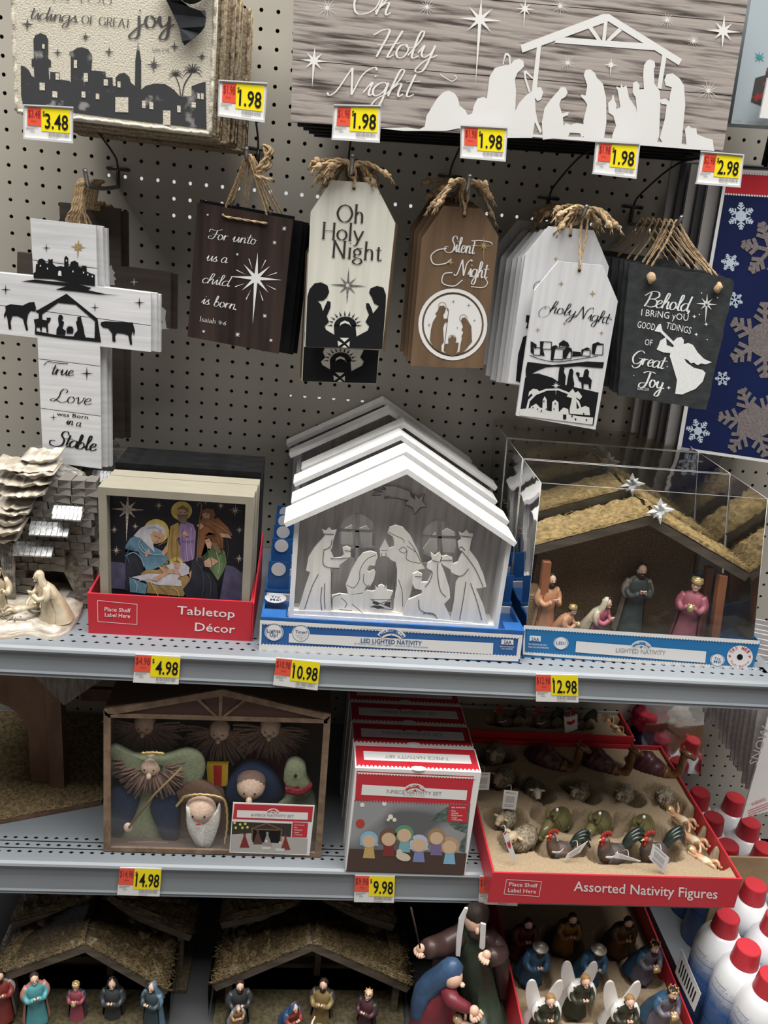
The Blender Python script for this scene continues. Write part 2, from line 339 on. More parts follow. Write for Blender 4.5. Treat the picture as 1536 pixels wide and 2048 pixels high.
# ================================================================ the wall of perforated board
def pegboard(x0, x1, z0, z1, hx, hz):
    mb = MB(); p = .0254; r = .0031; n = 8; th = .005
    xs = []; x = hx
    while x > x0 + p: x -= p
    while x < x1 - p / 2: xs.append(x); x += p
    zs = []; z = hz
    while z > z0 + p: z -= p
    while z < z1 - p / 2: zs.append(z); z += p
    for X in xs:
        for Z in zs:
            vs = []; q = p / 2
            for (a, b) in ((q, 0), (q, q), (0, q), (-q, q), (-q, 0), (-q, -q), (0, -q), (q, -q)): vs.append((X + a, 0, Z + b))
            for j in range(n): t = 2 * pi * j / n; vs.append((X + r * cos(t), 0, Z + r * sin(t)))
            for j in range(n): t = 2 * pi * j / n; vs.append((X + r * cos(t), th, Z + r * sin(t)))
            f = [(j, (j + 1) % n, n + (j + 1) % n, n + j) for j in range(n)] + [(n + j, n + (j + 1) % n, 2 * n + (j + 1) % n, 2 * n + j) for j in range(n)]
            mb.add(vs, f[:8], mi=0); mb.add(vs, f[8:], mi=1)
    return mb
pegboard(-.13, 1.225, .55, 2.15, 0, 1.6).build('wall_back', [M_peg, mat('hole_edge', (.20, .18, .15), rough=.8)], kind='structure')
pegboard(1.25, 2.1, .3, 2.15, 1.2827, 1.6).build('wall_back', [M_peg, MT['hole_edge']], kind='structure')
mb = MB(); mb.box(-.14, 1.225, 0, .005, 0, .55 - .0127); mb.build('wall_back', M_dark, kind='structure')
# dark core of the display run, with narrow slots; added glow strips in front of it brighten the holes
mb = MB(); zs = [0, 1.139, 1.15, 1.447, 1.456, 1.473, 1.481, 1.498, 1.507, 2.15]
for a, b in zip(zs[::2], zs[1::2]): mb.box(-.14, 2.1, .05, .06, a, b)
mb.build('wall_core', M_dark, kind='structure')
mb = MB(); mb.box(1.222, 1.252, -.012, .01, 0, 2.15)
mb.build('trim_upright', M_shelf, kind='structure')
mb = MB(); mb.box(-3, 4, -6, .6, -.02, 0); mb.build('floor', mat('floor_tile', (.20, .195, .185), rough=.5), kind='structure')
mb = MB(); mb.box(-2, 3.2, -2.5, -2.4, 0, 2.1); mb.build('wall_opposite', mat('opposite_shelves', (.16, .13, .11), (.30, .27, .25), rough=.8, scale=(7, 7, 5)), kind='structure')  # unseen stand-in for the facing shelves, added to block low ambient light
t = thing('aisle_lamp', 'lit tube of the next aisle glimpsed through the pegboard holes', 'lamp', (.6, .13, 1.14))
mb = MB()
for z, a, b in ((1.207, .455, .66), (1.4967, .24, .345), (1.522, .24, .345), (1.5482, .12, 1.2)): mb.tube([(a, .042, z), (b, .042, z)], .0045, 8)
mb.build('tube', mat('lamp_glow', (.95, .97, 1), emit=.6), t)  # added emissive strips just behind the board, standing in for next-aisle light

# ================================================================ price tickets
def ticket(q, y, price, old, lab, group, clear=False):
    F = quadmap(*q); c = F(.5, .5); t = thing('price_ticket', lab, 'price ticket', Y(c[0], c[1], y), group)
    mb = MB(); mb.poly([Y(*F(a, b), y) for a, b in ((0, 0), (1, 0), (1, 1), (0, 1))], (0, .0012, 0)); mb.build('card', M_card, t)
    def R(a, b, cc, d): return [F(a, b), F(cc, b), F(cc, d), F(a, d)]
    e = y - .0004; l = .06 if clear else 0.0
    rp_ = decal('red_panel', M_orr, t, [R(l, .03, .36, .62)], 1, e)
    yp_ = decal('yellow_panel', M_yel, t, [R(.36, .03, 1 - l * .6, .77)], 1, e)
    n = len(price); W = .5 if n < 5 else .56
    u = (F(.5, 0)[0] - F(.5, 1)[0], F(.5, 0)[1] - F(.5, 1)[1]); hh = hypot(*u)
    decal('price_lettering', M_ink, yp_, sans(F(.97 - W - l * .6, .66), F(.965 - l * .6, .68), hh * .48, price, .015, up=u) + sans(F(.385, .28), F(.435, .285), hh * .16, '$', .01, up=u), 1, e - .0003)
    decal('old_price_lettering', M_drd, rp_, sans(F(l + .02, .34), F(.335, .36), hh * .25, '$' + old, 0, up=u) + sans(F(.14, .48), F(.25, .49), hh * .05, 'EACH', 0, up=u), 1, e - .0003)
    rr = random.Random(n + int(c[0])); P = []; s = .5
    while s < .93:
        wd = rr.choice((.006, .012, .018)); P.append(R(s, .78, s + wd, .90)); s += wd + rr.choice((.008, .014))
    for a, b, d in ((.03, .28, .66), (.03, .20, .71), (.12, .22, .78), (.5, .72, .95)): P.append(R(a, d, b, d + .02))
    decal('barcode', M_fine, t, P, 1, e - .0001)
    return t
def hook(lab, x, y, z, tipz, q, card_y, price, old, xb=None, zb=None, arm=True):
    """peg hook: back plate on the board, prong with upturned tip, upper wire that carries the clear ticket holder"""
    xb = x if xb is None else xb; zb = z if zb is None else zb
    t = thing('peg_hook', lab, 'hook', (xb, -.003, zb), 'peg hooks with ticket holders')
    mb = MB(); mb.tube([(xb - .016, -.004, zb + .025), (xb + .016, -.004, zb + .025)], .003, 6); mb.tube([(xb, -.004, zb + .025), (xb, -.004, zb)], .003, 6)
    mb.tube([(xb - .016, -.004, zb + .025), (xb - .016, .02, zb + .025)], .0025, 6); mb.tube([(xb + .016, -.004, zb + .025), (xb + .016, .02, zb + .025)], .0025, 6)
    mb.build('back_bracket', M_dsteel, t)
    mb = MB(); mb.tube(cr([(xb, -.004, zb), (xb, -.012, zb - .002), ((x + xb) / 2, y * .5, z - .002), (x, y + .03, z), (x, y + .012, z + .004), (x, y, tipz)], 5), .0031, 8)
    mb.build('prong', M_steel, t)
    c = quadmap(*q)(.5, .5); p = Y(c[0], c[1], card_y + .006)
    a = quadmap(*q)(.5, 0); pa = Y(a[0], a[1], card_y + .006)
    mb = MB(); mb.tube(cr([(xb, -.004, zb + .025), (xb, -.03, zb + .045), ((xb + p[0]) / 2, card_y * .5, (zb + pa[2]) / 2 + .04), (p[0], card_y + .02, pa[2] - .004), (p[0], card_y + .006, pa[2] - .012), (p[0], card_y + .005, p[2])], 5), .0017, 6)
    mb.build('ticket_wire', M_dsteel, t)
    F = quadmap(*q); mb = MB()
    mb.poly([Y(*F(s, v), card_y + .0018) for s, v in ((-.03, -.04), (1.03, -.04), (1.03, 1.05), (-.03, 1.05))], (0, .0015, 0))
    for s0, s1, v0, v1 in ((-.03, 1.03, -.06, -.02), (-.03, 1.03, 1.0, 1.07)): mb.poly([Y(*F(s, v), card_y - .002) for s, v in ((s0, v0), (s1, v0), (s1, v1), (s0, v1))], (0, .0035, 0))
    mb.build('ticket_holder', mat('holder_plastic', (.62, .63, .64), rough=.25, spec=.6), t)
    ticket(q, card_y, price, old, lab.replace('peg hook', 'price ticket at the end of the hook'), 'price tickets on hooks', True)
hook('peg hook carrying the white and brown crosses', .172, -.215, 1.532, 1.553, [(49, 212), (143, 217), (143, 282), (49, 274)], -.24, '3.48', '3.48', xb=.168, zb=1.535)
hook('peg hook carrying the dark brown verse plaques', .385, -.215, 1.585, 1.601, [(440, 163), (532, 169), (527, 240), (438, 228)], -.24, '1.98', '1.98')
hook('peg hook carrying the cream gift-tag signs', .528, -.225, 1.583, 1.606, [(670, 212), (760, 214), (757, 281), (666, 275)], -.24, '1.98', '1.98')
hook('peg hook carrying the brown gift-tag signs', .692, -.215, 1.575, 1.597, [(924, 253), (1013, 258), (1009, 319), (923, 312)], -.24, '1.98', '1.98')
hook('peg hook carrying the white gift-tag signs', .86, -.225, 1.558, 1.573, [(1194, 285), (1278, 290), (1271, 353), (1188, 344)], -.24, '1.98', '1.98')
hook('peg hook carrying the black slate plaques', 1.003, -.215, 1.558, 1.572, [(1405, 305), (1486, 312), (1479, 371), (1395, 364)], -.24, '2.98', '2.98')

# ================================================================ boards cut out of a sheet
def slab(name, m, parent, P, y, th, label=None):
    mb = MB(); mb.poly([Y(a, b, y) for a, b in P], (0, th, 0)); return mb.build(name, m, parent, label)
def clipz(P, z, keep_above):        # P: list of (x, z)
    o = []
    for i in range(len(P)):
        a, b = P[i], P[(i + 1) % len(P)]; ia = (a[1] > z) == keep_above; ib = (b[1] > z) == keep_above
        if ia: o.append(a)
        if ia != ib: t = (z - a[1]) / (b[1] - a[1]); o.append((a[0] + t * (b[0] - a[0]), z))
    return o
def clipl(P, a, b, side):           # keep the side of line a->b
    o = []
    def s(p): return ((b[0] - a[0]) * (p[1] - a[1]) - (b[1] - a[1]) * (p[0] - a[0])) * side
    for i in range(len(P)):
        p, q = P[i], P[(i + 1) % len(P)]; sp, sq = s(p), s(q)
        if sp >= 0: o.append(p)
        if (sp >= 0) != (sq >= 0): t = sp / (sp - sq); o.append((p[0] + t * (q[0] - p[0]), p[1] + t * (q[1] - p[1])))
    return o
def planked(mats, parent, P, y, th, cuts, name='plank'):   # cuts: pixel line pairs from top to bottom
    rest = P
    mb = MB(); mb.poly([Y(a, b, y + th * .45) for a, b in P], (0, th * .55, 0)); mb.build('backing', M_dsteel if False else mats[-1], parent)
    for i, (a, b) in enumerate(list(cuts) + [None]) if False else enumerate(list(cuts)):
        up_ = clipl(rest, a, b, -1); rest = clipl(rest, (a[0], a[1] + 1.6), (b[0], b[1] + 1.6), 1)
        if len(up_) > 2: slab(name, mats[0], parent, up_, y, th * .45)
    if len(rest) > 2: slab(name, mats[0], parent, rest, y, th * .45)

# ---- burlap signs, top left
yA = -.222
ordn = ['front', 'second', 'third', 'fourth', 'fifth', 'sixth', 'seventh', 'eighth', 'ninth']
A = [(22, -60), (33, 222), (420, 268), (432, -60)]
for i in range(8):
    lab = ('cream burlap city-skyline sign, frontmost of the top left stack' if i == 0 else
           'plain-edged burlap sign, %s from the front of the top left stack' % ordn[i])
    dx = i * .0045 + .003 * sin(i * 2.3); dz = .002 * sin(i * 1.7) - .0015 * i; y = yA + i * .0255
    P3 = [Y(a, b, yA) for a, b in A]; P3 = [p + V((dx, i * .0255, dz)) for p in P3]
    t = thing('burlap_sign', lab, 'sign', P3[1], 'burlap signs in the top left stack')
    mb = MB(); e = V((0, .016, 0)); mb.poly(P3, e); mb.build('canvas', [M_burd if i else M_bur], t)
    mb = MB()       # frayed rim
    L = [P3[0], P3[1], P3[2], P3[3]]
    for a, b in zip(L, L[1:]):
        n = int((b - a).length / .004); r = random.Random(i); q = []
        for k in range(n + 1): s = k / n; q.append(a.lerp(b, s) + V((r.uniform(-.0009, .0009), r.uniform(-.0005, .002), r.uniform(-.0009, .0009))))
        mb.tube(q, .0028, 5)
    mb.tube([(L[1] + V((.002, .014, 0))), (L[2] + V((0, .014, 0)))], .003, 5); mb.tube([L[2] + V((0, .014, 0)), L[3] + V((0, .014, 0))], .003, 5)
    mb.build('frayed_edge', M_burd if i else M_bur, t)
    if i == 0: tA = t
k = 2.845; yy = yA - .0005
sky = [pts('118,373 140,378 165,400 180,430 195,442 193,380 180,378 180,335 193,332 190,225 200,200 232,188 262,200 274,225 274,332 290,345 290,380 276,382 280,452 285,452 285,408 338,412 340,452 395,460 403,470 403,320 393,308 395,296 415,290 440,272 465,268 500,280 520,305 525,320 520,400 600,408 602,440 640,440 642,488 660,490 658,440 680,418 710,415 735,435 745,470 768,488 770,345 785,235 803,345 803,510 830,488 880,475 940,478 990,510 1020,545 1032,550 1090,545 1090,490 1130,475 1170,464 1175,735 1000,712 800,690 480,648 130,595 120,540', k=k)]
sky += palm(1000 / 2.845, 428 / 2.845, 15) + palm(1095 / 2.845, 408 / 2.845, 20, w=3) + stroke(pts('998,430 1020,490 1028,555', k=2.845), 1.8) + stroke(pts('1092,412 1050,480 1036,555', k=2.845), 2.4)
decal('skyline_print', M_distr, tA, sky, 1, yy)
wins = []
for x, y, a, b in [(240, 250, 14, 28), (225, 470, 30, 45), (298, 518, 28, 38), (316, 415, 20, 40), (420, 340, 18, 48), (476, 415, 24, 52), (464, 520, 22, 36), (545, 532, 20, 34), (590, 450, 24, 38), (668, 462, 18, 36), (656, 552, 74, 88), (928, 628, 42, 84), (808, 572, 20, 44), (850, 580, 22, 42), (1008, 600, 20, 40), (1090, 580, 24, 34), (1123, 530, 14, 34), (1143, 530, 16, 36)]:
    wins.append([(x / k, y / k), ((x + a) / k, (y + 2) / k), ((x + a) / k, (y + b) / k), (x / k, (y + b - 2) / k)])
decal('window_print', M_bur, tA, wins, 1, yy - .0004)
st = [star(x / k, y / k, r / k, n=n, rot=3) for x, y, r, n in [(155, 138, 38, 4), (486, 210, 34, 8), (328, 300, 28, 4), (620, 295, 32, 4), (992, 265, 30, 4), (1150, 322, 36, 8), (875, 368, 52, 8)]]
g = word((56, 37), (153, 45), 13, 'tidings', wt=1.15, slant=.1) + word((268, 54), (345, 56), 23, 'joy', wt=1.3, slant=.0)
g += word((163, 47), (262, 56), 10.5, 'OF GREAT', 'serif', wt=1.0) + word((88, -2), (226, 10), 8, 'BRING YOU'[0:0] or 'NG YOU', 'serif', wt=1.0) + word((305, 101), (338, 103), 3.6, 'Luke 2:10'.replace('L', 'I').replace('k', 'h').replace('2', '9').replace('1', 'i').replace('0', 'o')[0:0], 'serif') 
g += sans((305, 101.5), (338, 103), 6.5, 'Luke 2:10', 0)
decal('lettering_print', mat('grey_ink', (.07, .07, .07), rough=.7), tA, st + g, 1, yy - .0004)
mb = MB()     # black cloth bow hanging over the corner
bow = pts('905,-60 945,0 985,80 1020,160 1035,235 1050,258 1090,225 1140,185 1165,150 1172,100 1168,58 1140,60 1080,40 1030,0 1010,-60', k=k)
top = [Y(a, b, yA - .006 - .010 * abs(sin(i * 1.3))) for i, (a, b) in enumerate(bow)]
mb.poly(top, (0, .002, 0)); mb.build('cloth_bow', mat('black_cloth', (.014, .016, .02), (.02, .022, .028), rough=.9, scale=(60, 60, 60), bump=.5), tA)
mb = MB(); mb.tube(cr([Y(350, -40, yA - .01), Y(380, -6, yA - .014), Y(420, -30, yA - .01)], 6), .008, 8); mb.build('bow_tail', MT['black_cloth'], tA)

# ---- plank sign, top centre
yB = -.222
B = [(589, -70), (582, 243), (1446, 301), (1508, -70)]
gray = [((575, 118), (1470, 191)), ((575, -38), (1500, 46))]
for i in range(5):
    lab = 'grey barn-wood plank sign with white stable silhouette, frontmost' if i == 0 else 'black-backed plank sign, %s in the stack behind the stable silhouette sign' % ordn[i]
    t = thing('plank_sign', lab, 'sign', Y(582, 243, yB) + V((0, i * .042, 0)), 'large plank signs at the top')
    if i == 0:
        tB = t; planked([M_barn, M_black], t, B, yB, .02, [gray[1], gray[0]])
    else:
        P3 = [Y(a, b, yB) + V((.012 * i * .6, .042 * i, -.001 * i)) for a, b in B]
        mb = MB(); mb.poly(P3, (0, .022, 0)); mb.build('board', M_black, t)
        mb = MB(); a, b = P3[1] + V((.02, -.012, .004)), P3[2] + V((-.02, -.012, .004)); mb.poly([a, b, b + V((0, 0, .02)), a + V((0, 0, .02))], (0, .012, 0)); mb.build('rail', M_black, t)
yy = yB - .0006; k = 2.866
WB = []
WB += [pts(s, 1000, 0, k) for s in [
 '118,258 590,80 625,80 1045,340 1025,374 620,122 128,302', '320,232 370,214 850,250 900,280 880,288 310,245', '598,110 618,110 605,232 585,232', '505,160 530,155 582,232 558,232', '680,160 700,175 630,236 610,230',
 '212,265 236,262 210,520 182,520', '930,315 955,325 925,510 900,505',
 '20,375 60,370 80,345 110,337 135,350 138,380 120,400 100,418 85,455 92,520 88,630 95,760 -100,745 -80,600 -60,440 -30,390',
 '28,305 45,303 60,320 62,370 52,370 50,325 38,315 28,335 20,372 14,368', '135,410 150,403 185,440 192,448 185,452 150,420 148,440 175,525 165,530 140,450',
 '85,640 110,590 150,545 185,520 205,500 235,500 248,530 235,570 215,580 200,560 205,640 215,690 240,750 230,765 200,700 185,790 20,790 40,700',
 '245,800 240,700 255,620 290,570 335,520 350,498 375,500 388,530 375,555 350,570 340,600 355,650 395,640 390,660 360,672 365,720 380,760 350,790',
 '345,790 350,745 375,705 405,715 440,705 490,715 500,770 470,785 465,790 460,765 400,760 385,800',
 '465,540 490,548 500,490 480,430 490,400 520,398 545,420 555,445 590,480 608,560 610,700 595,800 480,800 478,690 500,600 485,575 465,555',
 '620,590 640,570 645,545 652,545 655,570 668,600 665,625 690,615 675,520 665,500 670,495 690,505 695,480 705,500 725,490 730,510 740,560 780,620 795,700 800,815 640,810 645,770 665,720 650,665 622,645',
 '825,375 840,350 858,340 885,350 890,378 882,400 885,480 915,520 920,580 912,780 900,820 800,815 790,700 778,560 760,530 762,475 785,465 800,490 798,515 825,510 820,430',
 '915,570 950,565 970,580 975,540 985,500 950,490 942,460 955,425 990,420 1030,450 1055,490 1062,600 1040,830 940,830 915,790 945,680 955,600 925,595',
 '1060,740 1080,720 1100,735 1125,735 1130,770 1180,790 1220,800 1226,866 1070,850',
 '-400,680 -350,720 0,770 1230,866 1226,850 1000,820 600,790 300,780 0,750']]
WB += [pts('625,730 780,725 850,735 880,720 890,660 920,610 950,560 985,525 1015,515 1050,530 1070,560 1078,600 1110,625 1125,655 1150,645 1160,600 1180,560 1215,552 1260,570 1268,600 1240,615 1215,690 1230,700 1260,680 1275,720 1100,725 1000,745 760,745', 540, 0, 2.845)]
decal('stable_print', M_white, tB, WB, 1, yy)
def S2(x, y, R, long=None, r=None, n=8): return star(540 + x / 2.845, y / 2.845, R / 2.845, r=(r or R * .25) / 2.845, n=n, long=long / 2.845 if long else None, rot=4, alt=.8)
sp = [S2(1195, 110, 120, 370, 26), S2(250, 345, 80, 155, 20), S2(1450, 50, 55, 110), star(1000 + 1280 / k, 178 / k, 34, r=8, n=8, long=36, rot=4, alt=.7), star(1000 + 636 / k, 372 / k, 14, r=4, n=8, long=23, rot=3)]
for x, y, r in [(540 + 325 / 2.845, 45 / 2.845, 24), (540 + 893 / 2.845, 40 / 2.845, 22), (1000 + 345 / k, 35 / k, 20), (1000 + 388 / k, 360 / k, 19), (1000 + 958 / k, 115 / k, 19), (1000 + 1110 / k, 235 / k, 17), (1000 + 1195 / k, 520 / k, 27)]: sp += burst(x, y, r, 13, .7)
sp += word((700, 26), (776, 30), 26, 'Oh', wt=.8) + word((742, 113), (868, 118), 27, 'Holy', wt=.8) + word((664, 188), (822, 194), 27, 'Night', wt=.8)
sp += stroke([(880, 148), (895, 158), (905, 162), (913, 156), (910, 150)], 1.5)
decal('lettering_print', mat('off_white_print', (.74, .73, .71), rough=.6), tB, sp, 1, yy - .0004)

# ---- crosses
yC = -.205; k = 2.845
CP = pts('172,560 545,600 553,948 858,986 858,1320 568,1288 577,1985 245,1942 213,1240 -80,1208 -80,862 190,888', 0, 240, k)
cuts = [((50, 517), (200, 537)), ((-30, 606), (320, 653)), ((60, 715), (210, 733)), ((60, 813), (210, 833))]
def cross(lab, dx, dy, dz, wood, grp, prints=False, th=.010, rot=None):
    t = thing('hanging_cross', lab, 'cross sign', Y(150, 470, yC) + V((dx, dy, dz)), grp)
    off = V((dx, dy, dz))
    if prints: planked([wood[0], wood[1]], t, CP, yC, th, cuts)
    else:
        mb = MB(); mb.poly([Y(a, b, yC) + off for a, b in CP], (0, th, 0)); mb.build('board', wood[0], t)
    mb = MB(); a = Y(135, 455, yC) + off + V((0, th * .5, 0))
    for s in (-1.5, -.5, .5, 1.5):
        c = V((.168, yC + dy * .75 + .004, 1.536)); twine(mb, [a + V((s * .005 + .006, th * .6, -.004)), a + V((s * .005 + .006, 0, .012)), c + V((s * .0035 - .012, -.003, -.035)), c + V((s * .003 - .006, -.003, -.004)), c + V((s * .003, .003, .0045))], .0024, 4)
    mb.build('twine_loop', M_tw, t)
    if rot: t.rotation_euler = rot
    return t
tC = cross('white planked wooden cross with black nativity print, frontmost', 0, 0, 0, [M_whh, mat('groove_grey', (.30, .30, .30), rough=.8)], 'white hanging crosses', True)
cross('plain-sided white wooden cross directly behind the printed one', .006, .013, -.001, [M_whh], 'white hanging crosses')
cross('hindmost white wooden cross of the three', .009, .026, -.004, [M_whh], 'white hanging crosses')
tD = cross('dark brown wooden cross behind the white ones', .012, .095, .022, [M_gbr], 'brown hanging crosses')
cross('hindmost dark brown wooden cross near the pegboard', .018, .115, .018, [M_gbr], 'brown hanging crosses')
decal('palm_print', mat('pale_print', (.5, .5, .5), rough=.6), tD, [pts('612,940 620,900 608,870 612,840 635,825 640,850 655,870 645,885 662,905 650,915 655,940', 0, 240, k), pts('905,1075 925,1065 945,1085 940,1130 948,1185 965,1190 905,1190 925,1150 908,1110', 0, 240, k), star(763 / k, 240 + 922 / k, 9, n=4)], 1, yC + .0945)
yy = yC - .0006
pr = [pts(s, 0, 240, k) for s in [
 '192,900 190,870 202,865 205,820 215,818 212,808 222,792 240,788 256,800 262,815 275,815 275,790 285,795 300,790 300,818 320,835 345,830 365,835 366,785 375,772 388,785 390,835 400,825 402,808 425,800 445,812 448,835 465,838 465,828 492,830 494,862 515,872 540,880 540,945 400,928 300,905',
 '118,918 200,908 270,915 400,928 430,930 520,955 500,968 600,990 678,998 560,992 430,975 315,965 380,945 200,925',
 '200,1090 378,988 555,1130 575,1265 538,1262 540,1145 430,1050 330,1040 240,1105 240,1150 220,1150 220,1100',
 '200,1200 330,1225 470,1235 570,1245 575,1265 380,1245 200,1220',
 '30,1058 60,1048 130,1055 165,1038 195,1035 205,1070 200,1090 175,1085 160,1105 152,1150 160,1195 148,1197 130,1130 100,1115 70,1115 60,1150 65,1190 50,1190 42,1130 35,1110 25,1130 22,1110 32,1085',
 '192,1135 215,1130 265,1140 265,1125 290,1125 285,1145 272,1160 275,1210 265,1210 262,1180 240,1175 235,1215 225,1180 208,1180 208,1218 198,1215 200,1170',
 '330,1130 335,1108 352,1108 360,1125 352,1140 365,1150 360,1170 355,1185 375,1200 370,1225 320,1222 322,1190 335,1170',
 '440,1140 440,1120 460,1118 465,1145 475,1180 480,1215 490,1245 415,1240 425,1215 440,1200 440,1185 432,1150',
 '380,1215 378,1190 388,1175 410,1175 418,1190 416,1215',
 '575,1150 600,1145 700,1150 755,1152 768,1200 762,1230 755,1200 748,1230 752,1278 740,1278 730,1225 700,1215 665,1212 655,1230 658,1262 640,1260 638,1215 615,1185 585,1180 572,1165']]
pr += [star(x / k, 240 + y / k, r / k, n=4, r=r * .13 / k) for x, y, r in [(264, 728, 28), (32, 965, 32), (540, 1066, 28), (793, 1040, 34), (494, 1442, 40), (304, 1692, 24)]]
pr += burst(398 / k, 240 + 1190 / k, 12, 18, .5)
pr += word((100, 748), (145, 752), 11, 'true', wt=1.25, slant=.15) + stroke([(88, 730), (96, 723), (115, 726), (136, 727)], 1.4)
pr += word((104, 802), (180, 810), 12.5, 'Love', wt=1.0, slant=.15) + sans((113, 831), (176, 838), 7.5, 'was Born', .01) + word((131, 848), (160, 853), 8, 'in a', wt=1.3, slant=.15) + word((106, 889), (190, 902), 14, 'Stable', wt=1.45, slant=.12)
decal('black_print', M_ink, tC, pr, 1, yy)
decal('gold_star', M_gold, tC, [star(445 / k, 240 + 722 / k, 16, r=5, n=8, long=24, rot=3, alt=.7)], 1, yy)
decal('window_print', M_white, tC, [pts('330,885 332,862 340,856 348,862 350,888', 0, 240, k)] + [[((x - 3) / k, 240 + (y - 5) / k), ((x + 3) / k, 240 + (y - 5) / k), ((x + 3) / k, 240 + (y + 5) / k), ((x - 3) / k, 240 + (y + 5) / k)] for x, y in [(378, 800), (230, 830), (270, 845), (415, 862), (475, 868), (500, 880), (525, 890)]], 1, yy - .0003)

# ---- verse plaques
yU = -.19; k = 3.491; U0 = pts('120,575 790,695 690,1632 52,1512', 360, 240, k)
for i in range(6):
    dx, dy, dz = [0, .002, .014, .020, .022, .026][i], i * .012, [0, .004, -.002, -.006, -.004, -.008][i]
    t = thing('verse_plaque', 'dark brown wooden verse plaque with big white star, frontmost' if i == 0 else 'dark plaque, %s behind the white-star verse plaque' % ordn[i], 'sign', Y(480, 420, yU) + V((dx, dy, dz)), 'verse plaques on one hook')
    mb = MB(); mb.poly([Y(a, b, yU) + V((dx, dy, dz)) for a, b in U0], (0, .005, 0)); mb.build('board', M_dkb if i == 0 else M_black, t)
    if i in (0, 1, 3):
        mb = MB(); h = V((.385, -.205 + i * .02, 1.594))
        for a, b in ((318, 600), (600, 655)):
            p = Y(360 + a / k, 240 + b / k, yU) + V((dx, dy + .006, dz))
            twine(mb, [p + V((0, 0, -.012)), p, p.lerp(h, .5) + V((0, .001, 0)), h + V((0, 0, .002))], .0017, 5)
            twine(mb, [p + V((.006, .002, 0)), p.lerp(h, .5) + V((.004, .003, 0)), h + V((.004, .002, 0))], .0015, 5)
        twine(mb, [h + V((.012, .01, -.02)), h + V((.03, .015, .008)), h + V((.02, .02, .012)), h + V((.028, .015, -.01)), h + V((.01, .01, -.025)), h + V((.035, .01, -.03))], .0026, 6)
        if i == 0: twine(mb, [Y(360 + a / k, 240 + b / k, yU - .002) for a, b in ((295, 658), (320, 675), (400, 688), (500, 705), (610, 722))], .0016, 5)
        mb.build('twine_loop', M_tw, t)
    if i == 0: tU = t
yy = yU - .0006
P = [star(360 + 530 / k, 240 + 1105 / k, 52, r=9, n=8, long=92, rot=4, alt=.72)]
for i in range(16):
    if i % 2 == 0: continue
    th = math.radians(4 + 22.5 * i); c, s = cos(th), sin(th); x, y = 360 + 530 / k, 240 + 1115 / k
    P.append([(x + 22 * c, y + 22 * s), (x + 44 * c - s, y + 44 * s + c), (x + 44 * c + s, y + 44 * s - c)])
for x, y, r in [(728, 758, 22), (660, 856, 19), (400, 938, 12), (592, 1368, 20), (402, 1498, 24), (635, 1538, 16), (165, 1476, 14), (193, 662, 10)]: P += burst(360 + x / k, 240 + y / k, r / k, 8, .8)
P += word((418, 477), (510, 489), 10.5, 'For unto', wt=.95, slant=.16) + word((412, 521), (452, 526), 10.5, 'us a', wt=.95, slant=.16) + word((402, 565), (456, 573), 10.5, 'child', wt=.95, slant=.16) + word((402, 607), (474, 620), 10.5, 'is born.', wt=.95, slant=.16)
P += word((399, 642), (453, 651), 5.8, 'Isaiah 9:6', 'serif', wt=.9)
decal('white_print', M_white, tU, P, 1, yy)

# ---- gift-tag boards
def tagboard(nm, lab, P, y, th, m, off, grp, hole, hk, tassel, seed=0, edge=None):
    t = thing(nm, lab, 'sign', Y(hole[0], hole[1], y) + V(off), grp)
    mb = MB(); mb.poly([Y(a, b, y) + V(off) for a, b in P], (0, th, 0)); mb.build('board', m, t)
    mb = MB(); mb.lathe([(.0, 0), (.0026, 0), (.0026, .0002)], Y(hole[0], hole[1], y - .0003) + V(off), 10, (0, -1, 0), smooth=False); mb.build('hole', M_ink, t)
    r = random.Random(seed); mb = MB(); h = V(hk); p = Y(hole[0], hole[1], y - .002) + V(off)
    for s in (-1, 1): twine(mb, [p, p + V((s * .001, .001 if s < 0 else .006, .012)), p.lerp(h, .6) + V((s * .004, .002, 0)), h + V((s * .004, 0, 0))], .002, 5)
    for k in range(tassel):
        a = r.uniform(-.3, 1.0) if k % 2 else r.uniform(2.1, 3.5); L = r.uniform(.034, .060); d = V((cos(a), r.uniform(-.7, .2), 0)); e = h + d * L + V((0, 0, -L * r.uniform(-.1, .75)))
        mid_ = h + d * L * .5 + V((0, 0, .008 + .25 * (e[2] - h[2]))); twine(mb, [h, h + d * L * .22 + V((0, 0, .008)), mid_, e], .0031, 6)
        mb.blob(h.lerp(e, .86) + V((0, 0, .003)), (.0048, .0048, .005), 8, 6, nz=.4, ns=200)
        for q in range(4): mb.tube([e, e + d * .004 + V((r.uniform(-.004, .004), r.uniform(-.004, .004), -.009))], .0006, 3)
    mb.blob(h, (.006, .006, .007), 8, 6, nz=.5, ns=150)
    mb.build('twine_bow', M_tw, t); return t
k = 3.491
T1 = pts('1060,420 1362,440 1503,720 1412,1607 868,1583 912,640', 360, 240, k)
for i in range(3):
    t = tagboard('gift_tag_sign', ['cream gift-tag sign with black holy family print, frontmost', 'cream gift-tag sign close behind the frontmost one', 'hindmost upper cream gift-tag sign'][i], T1, -.2, .005, M_cream if i == 0 else M_brn, (i * .003, i * .011, -i * .002), 'cream gift-tag signs', (708, 376), (.529, -.2 + i * .012, 1.590), 6 if i == 0 else 3, i)
    if i == 0: tT = t
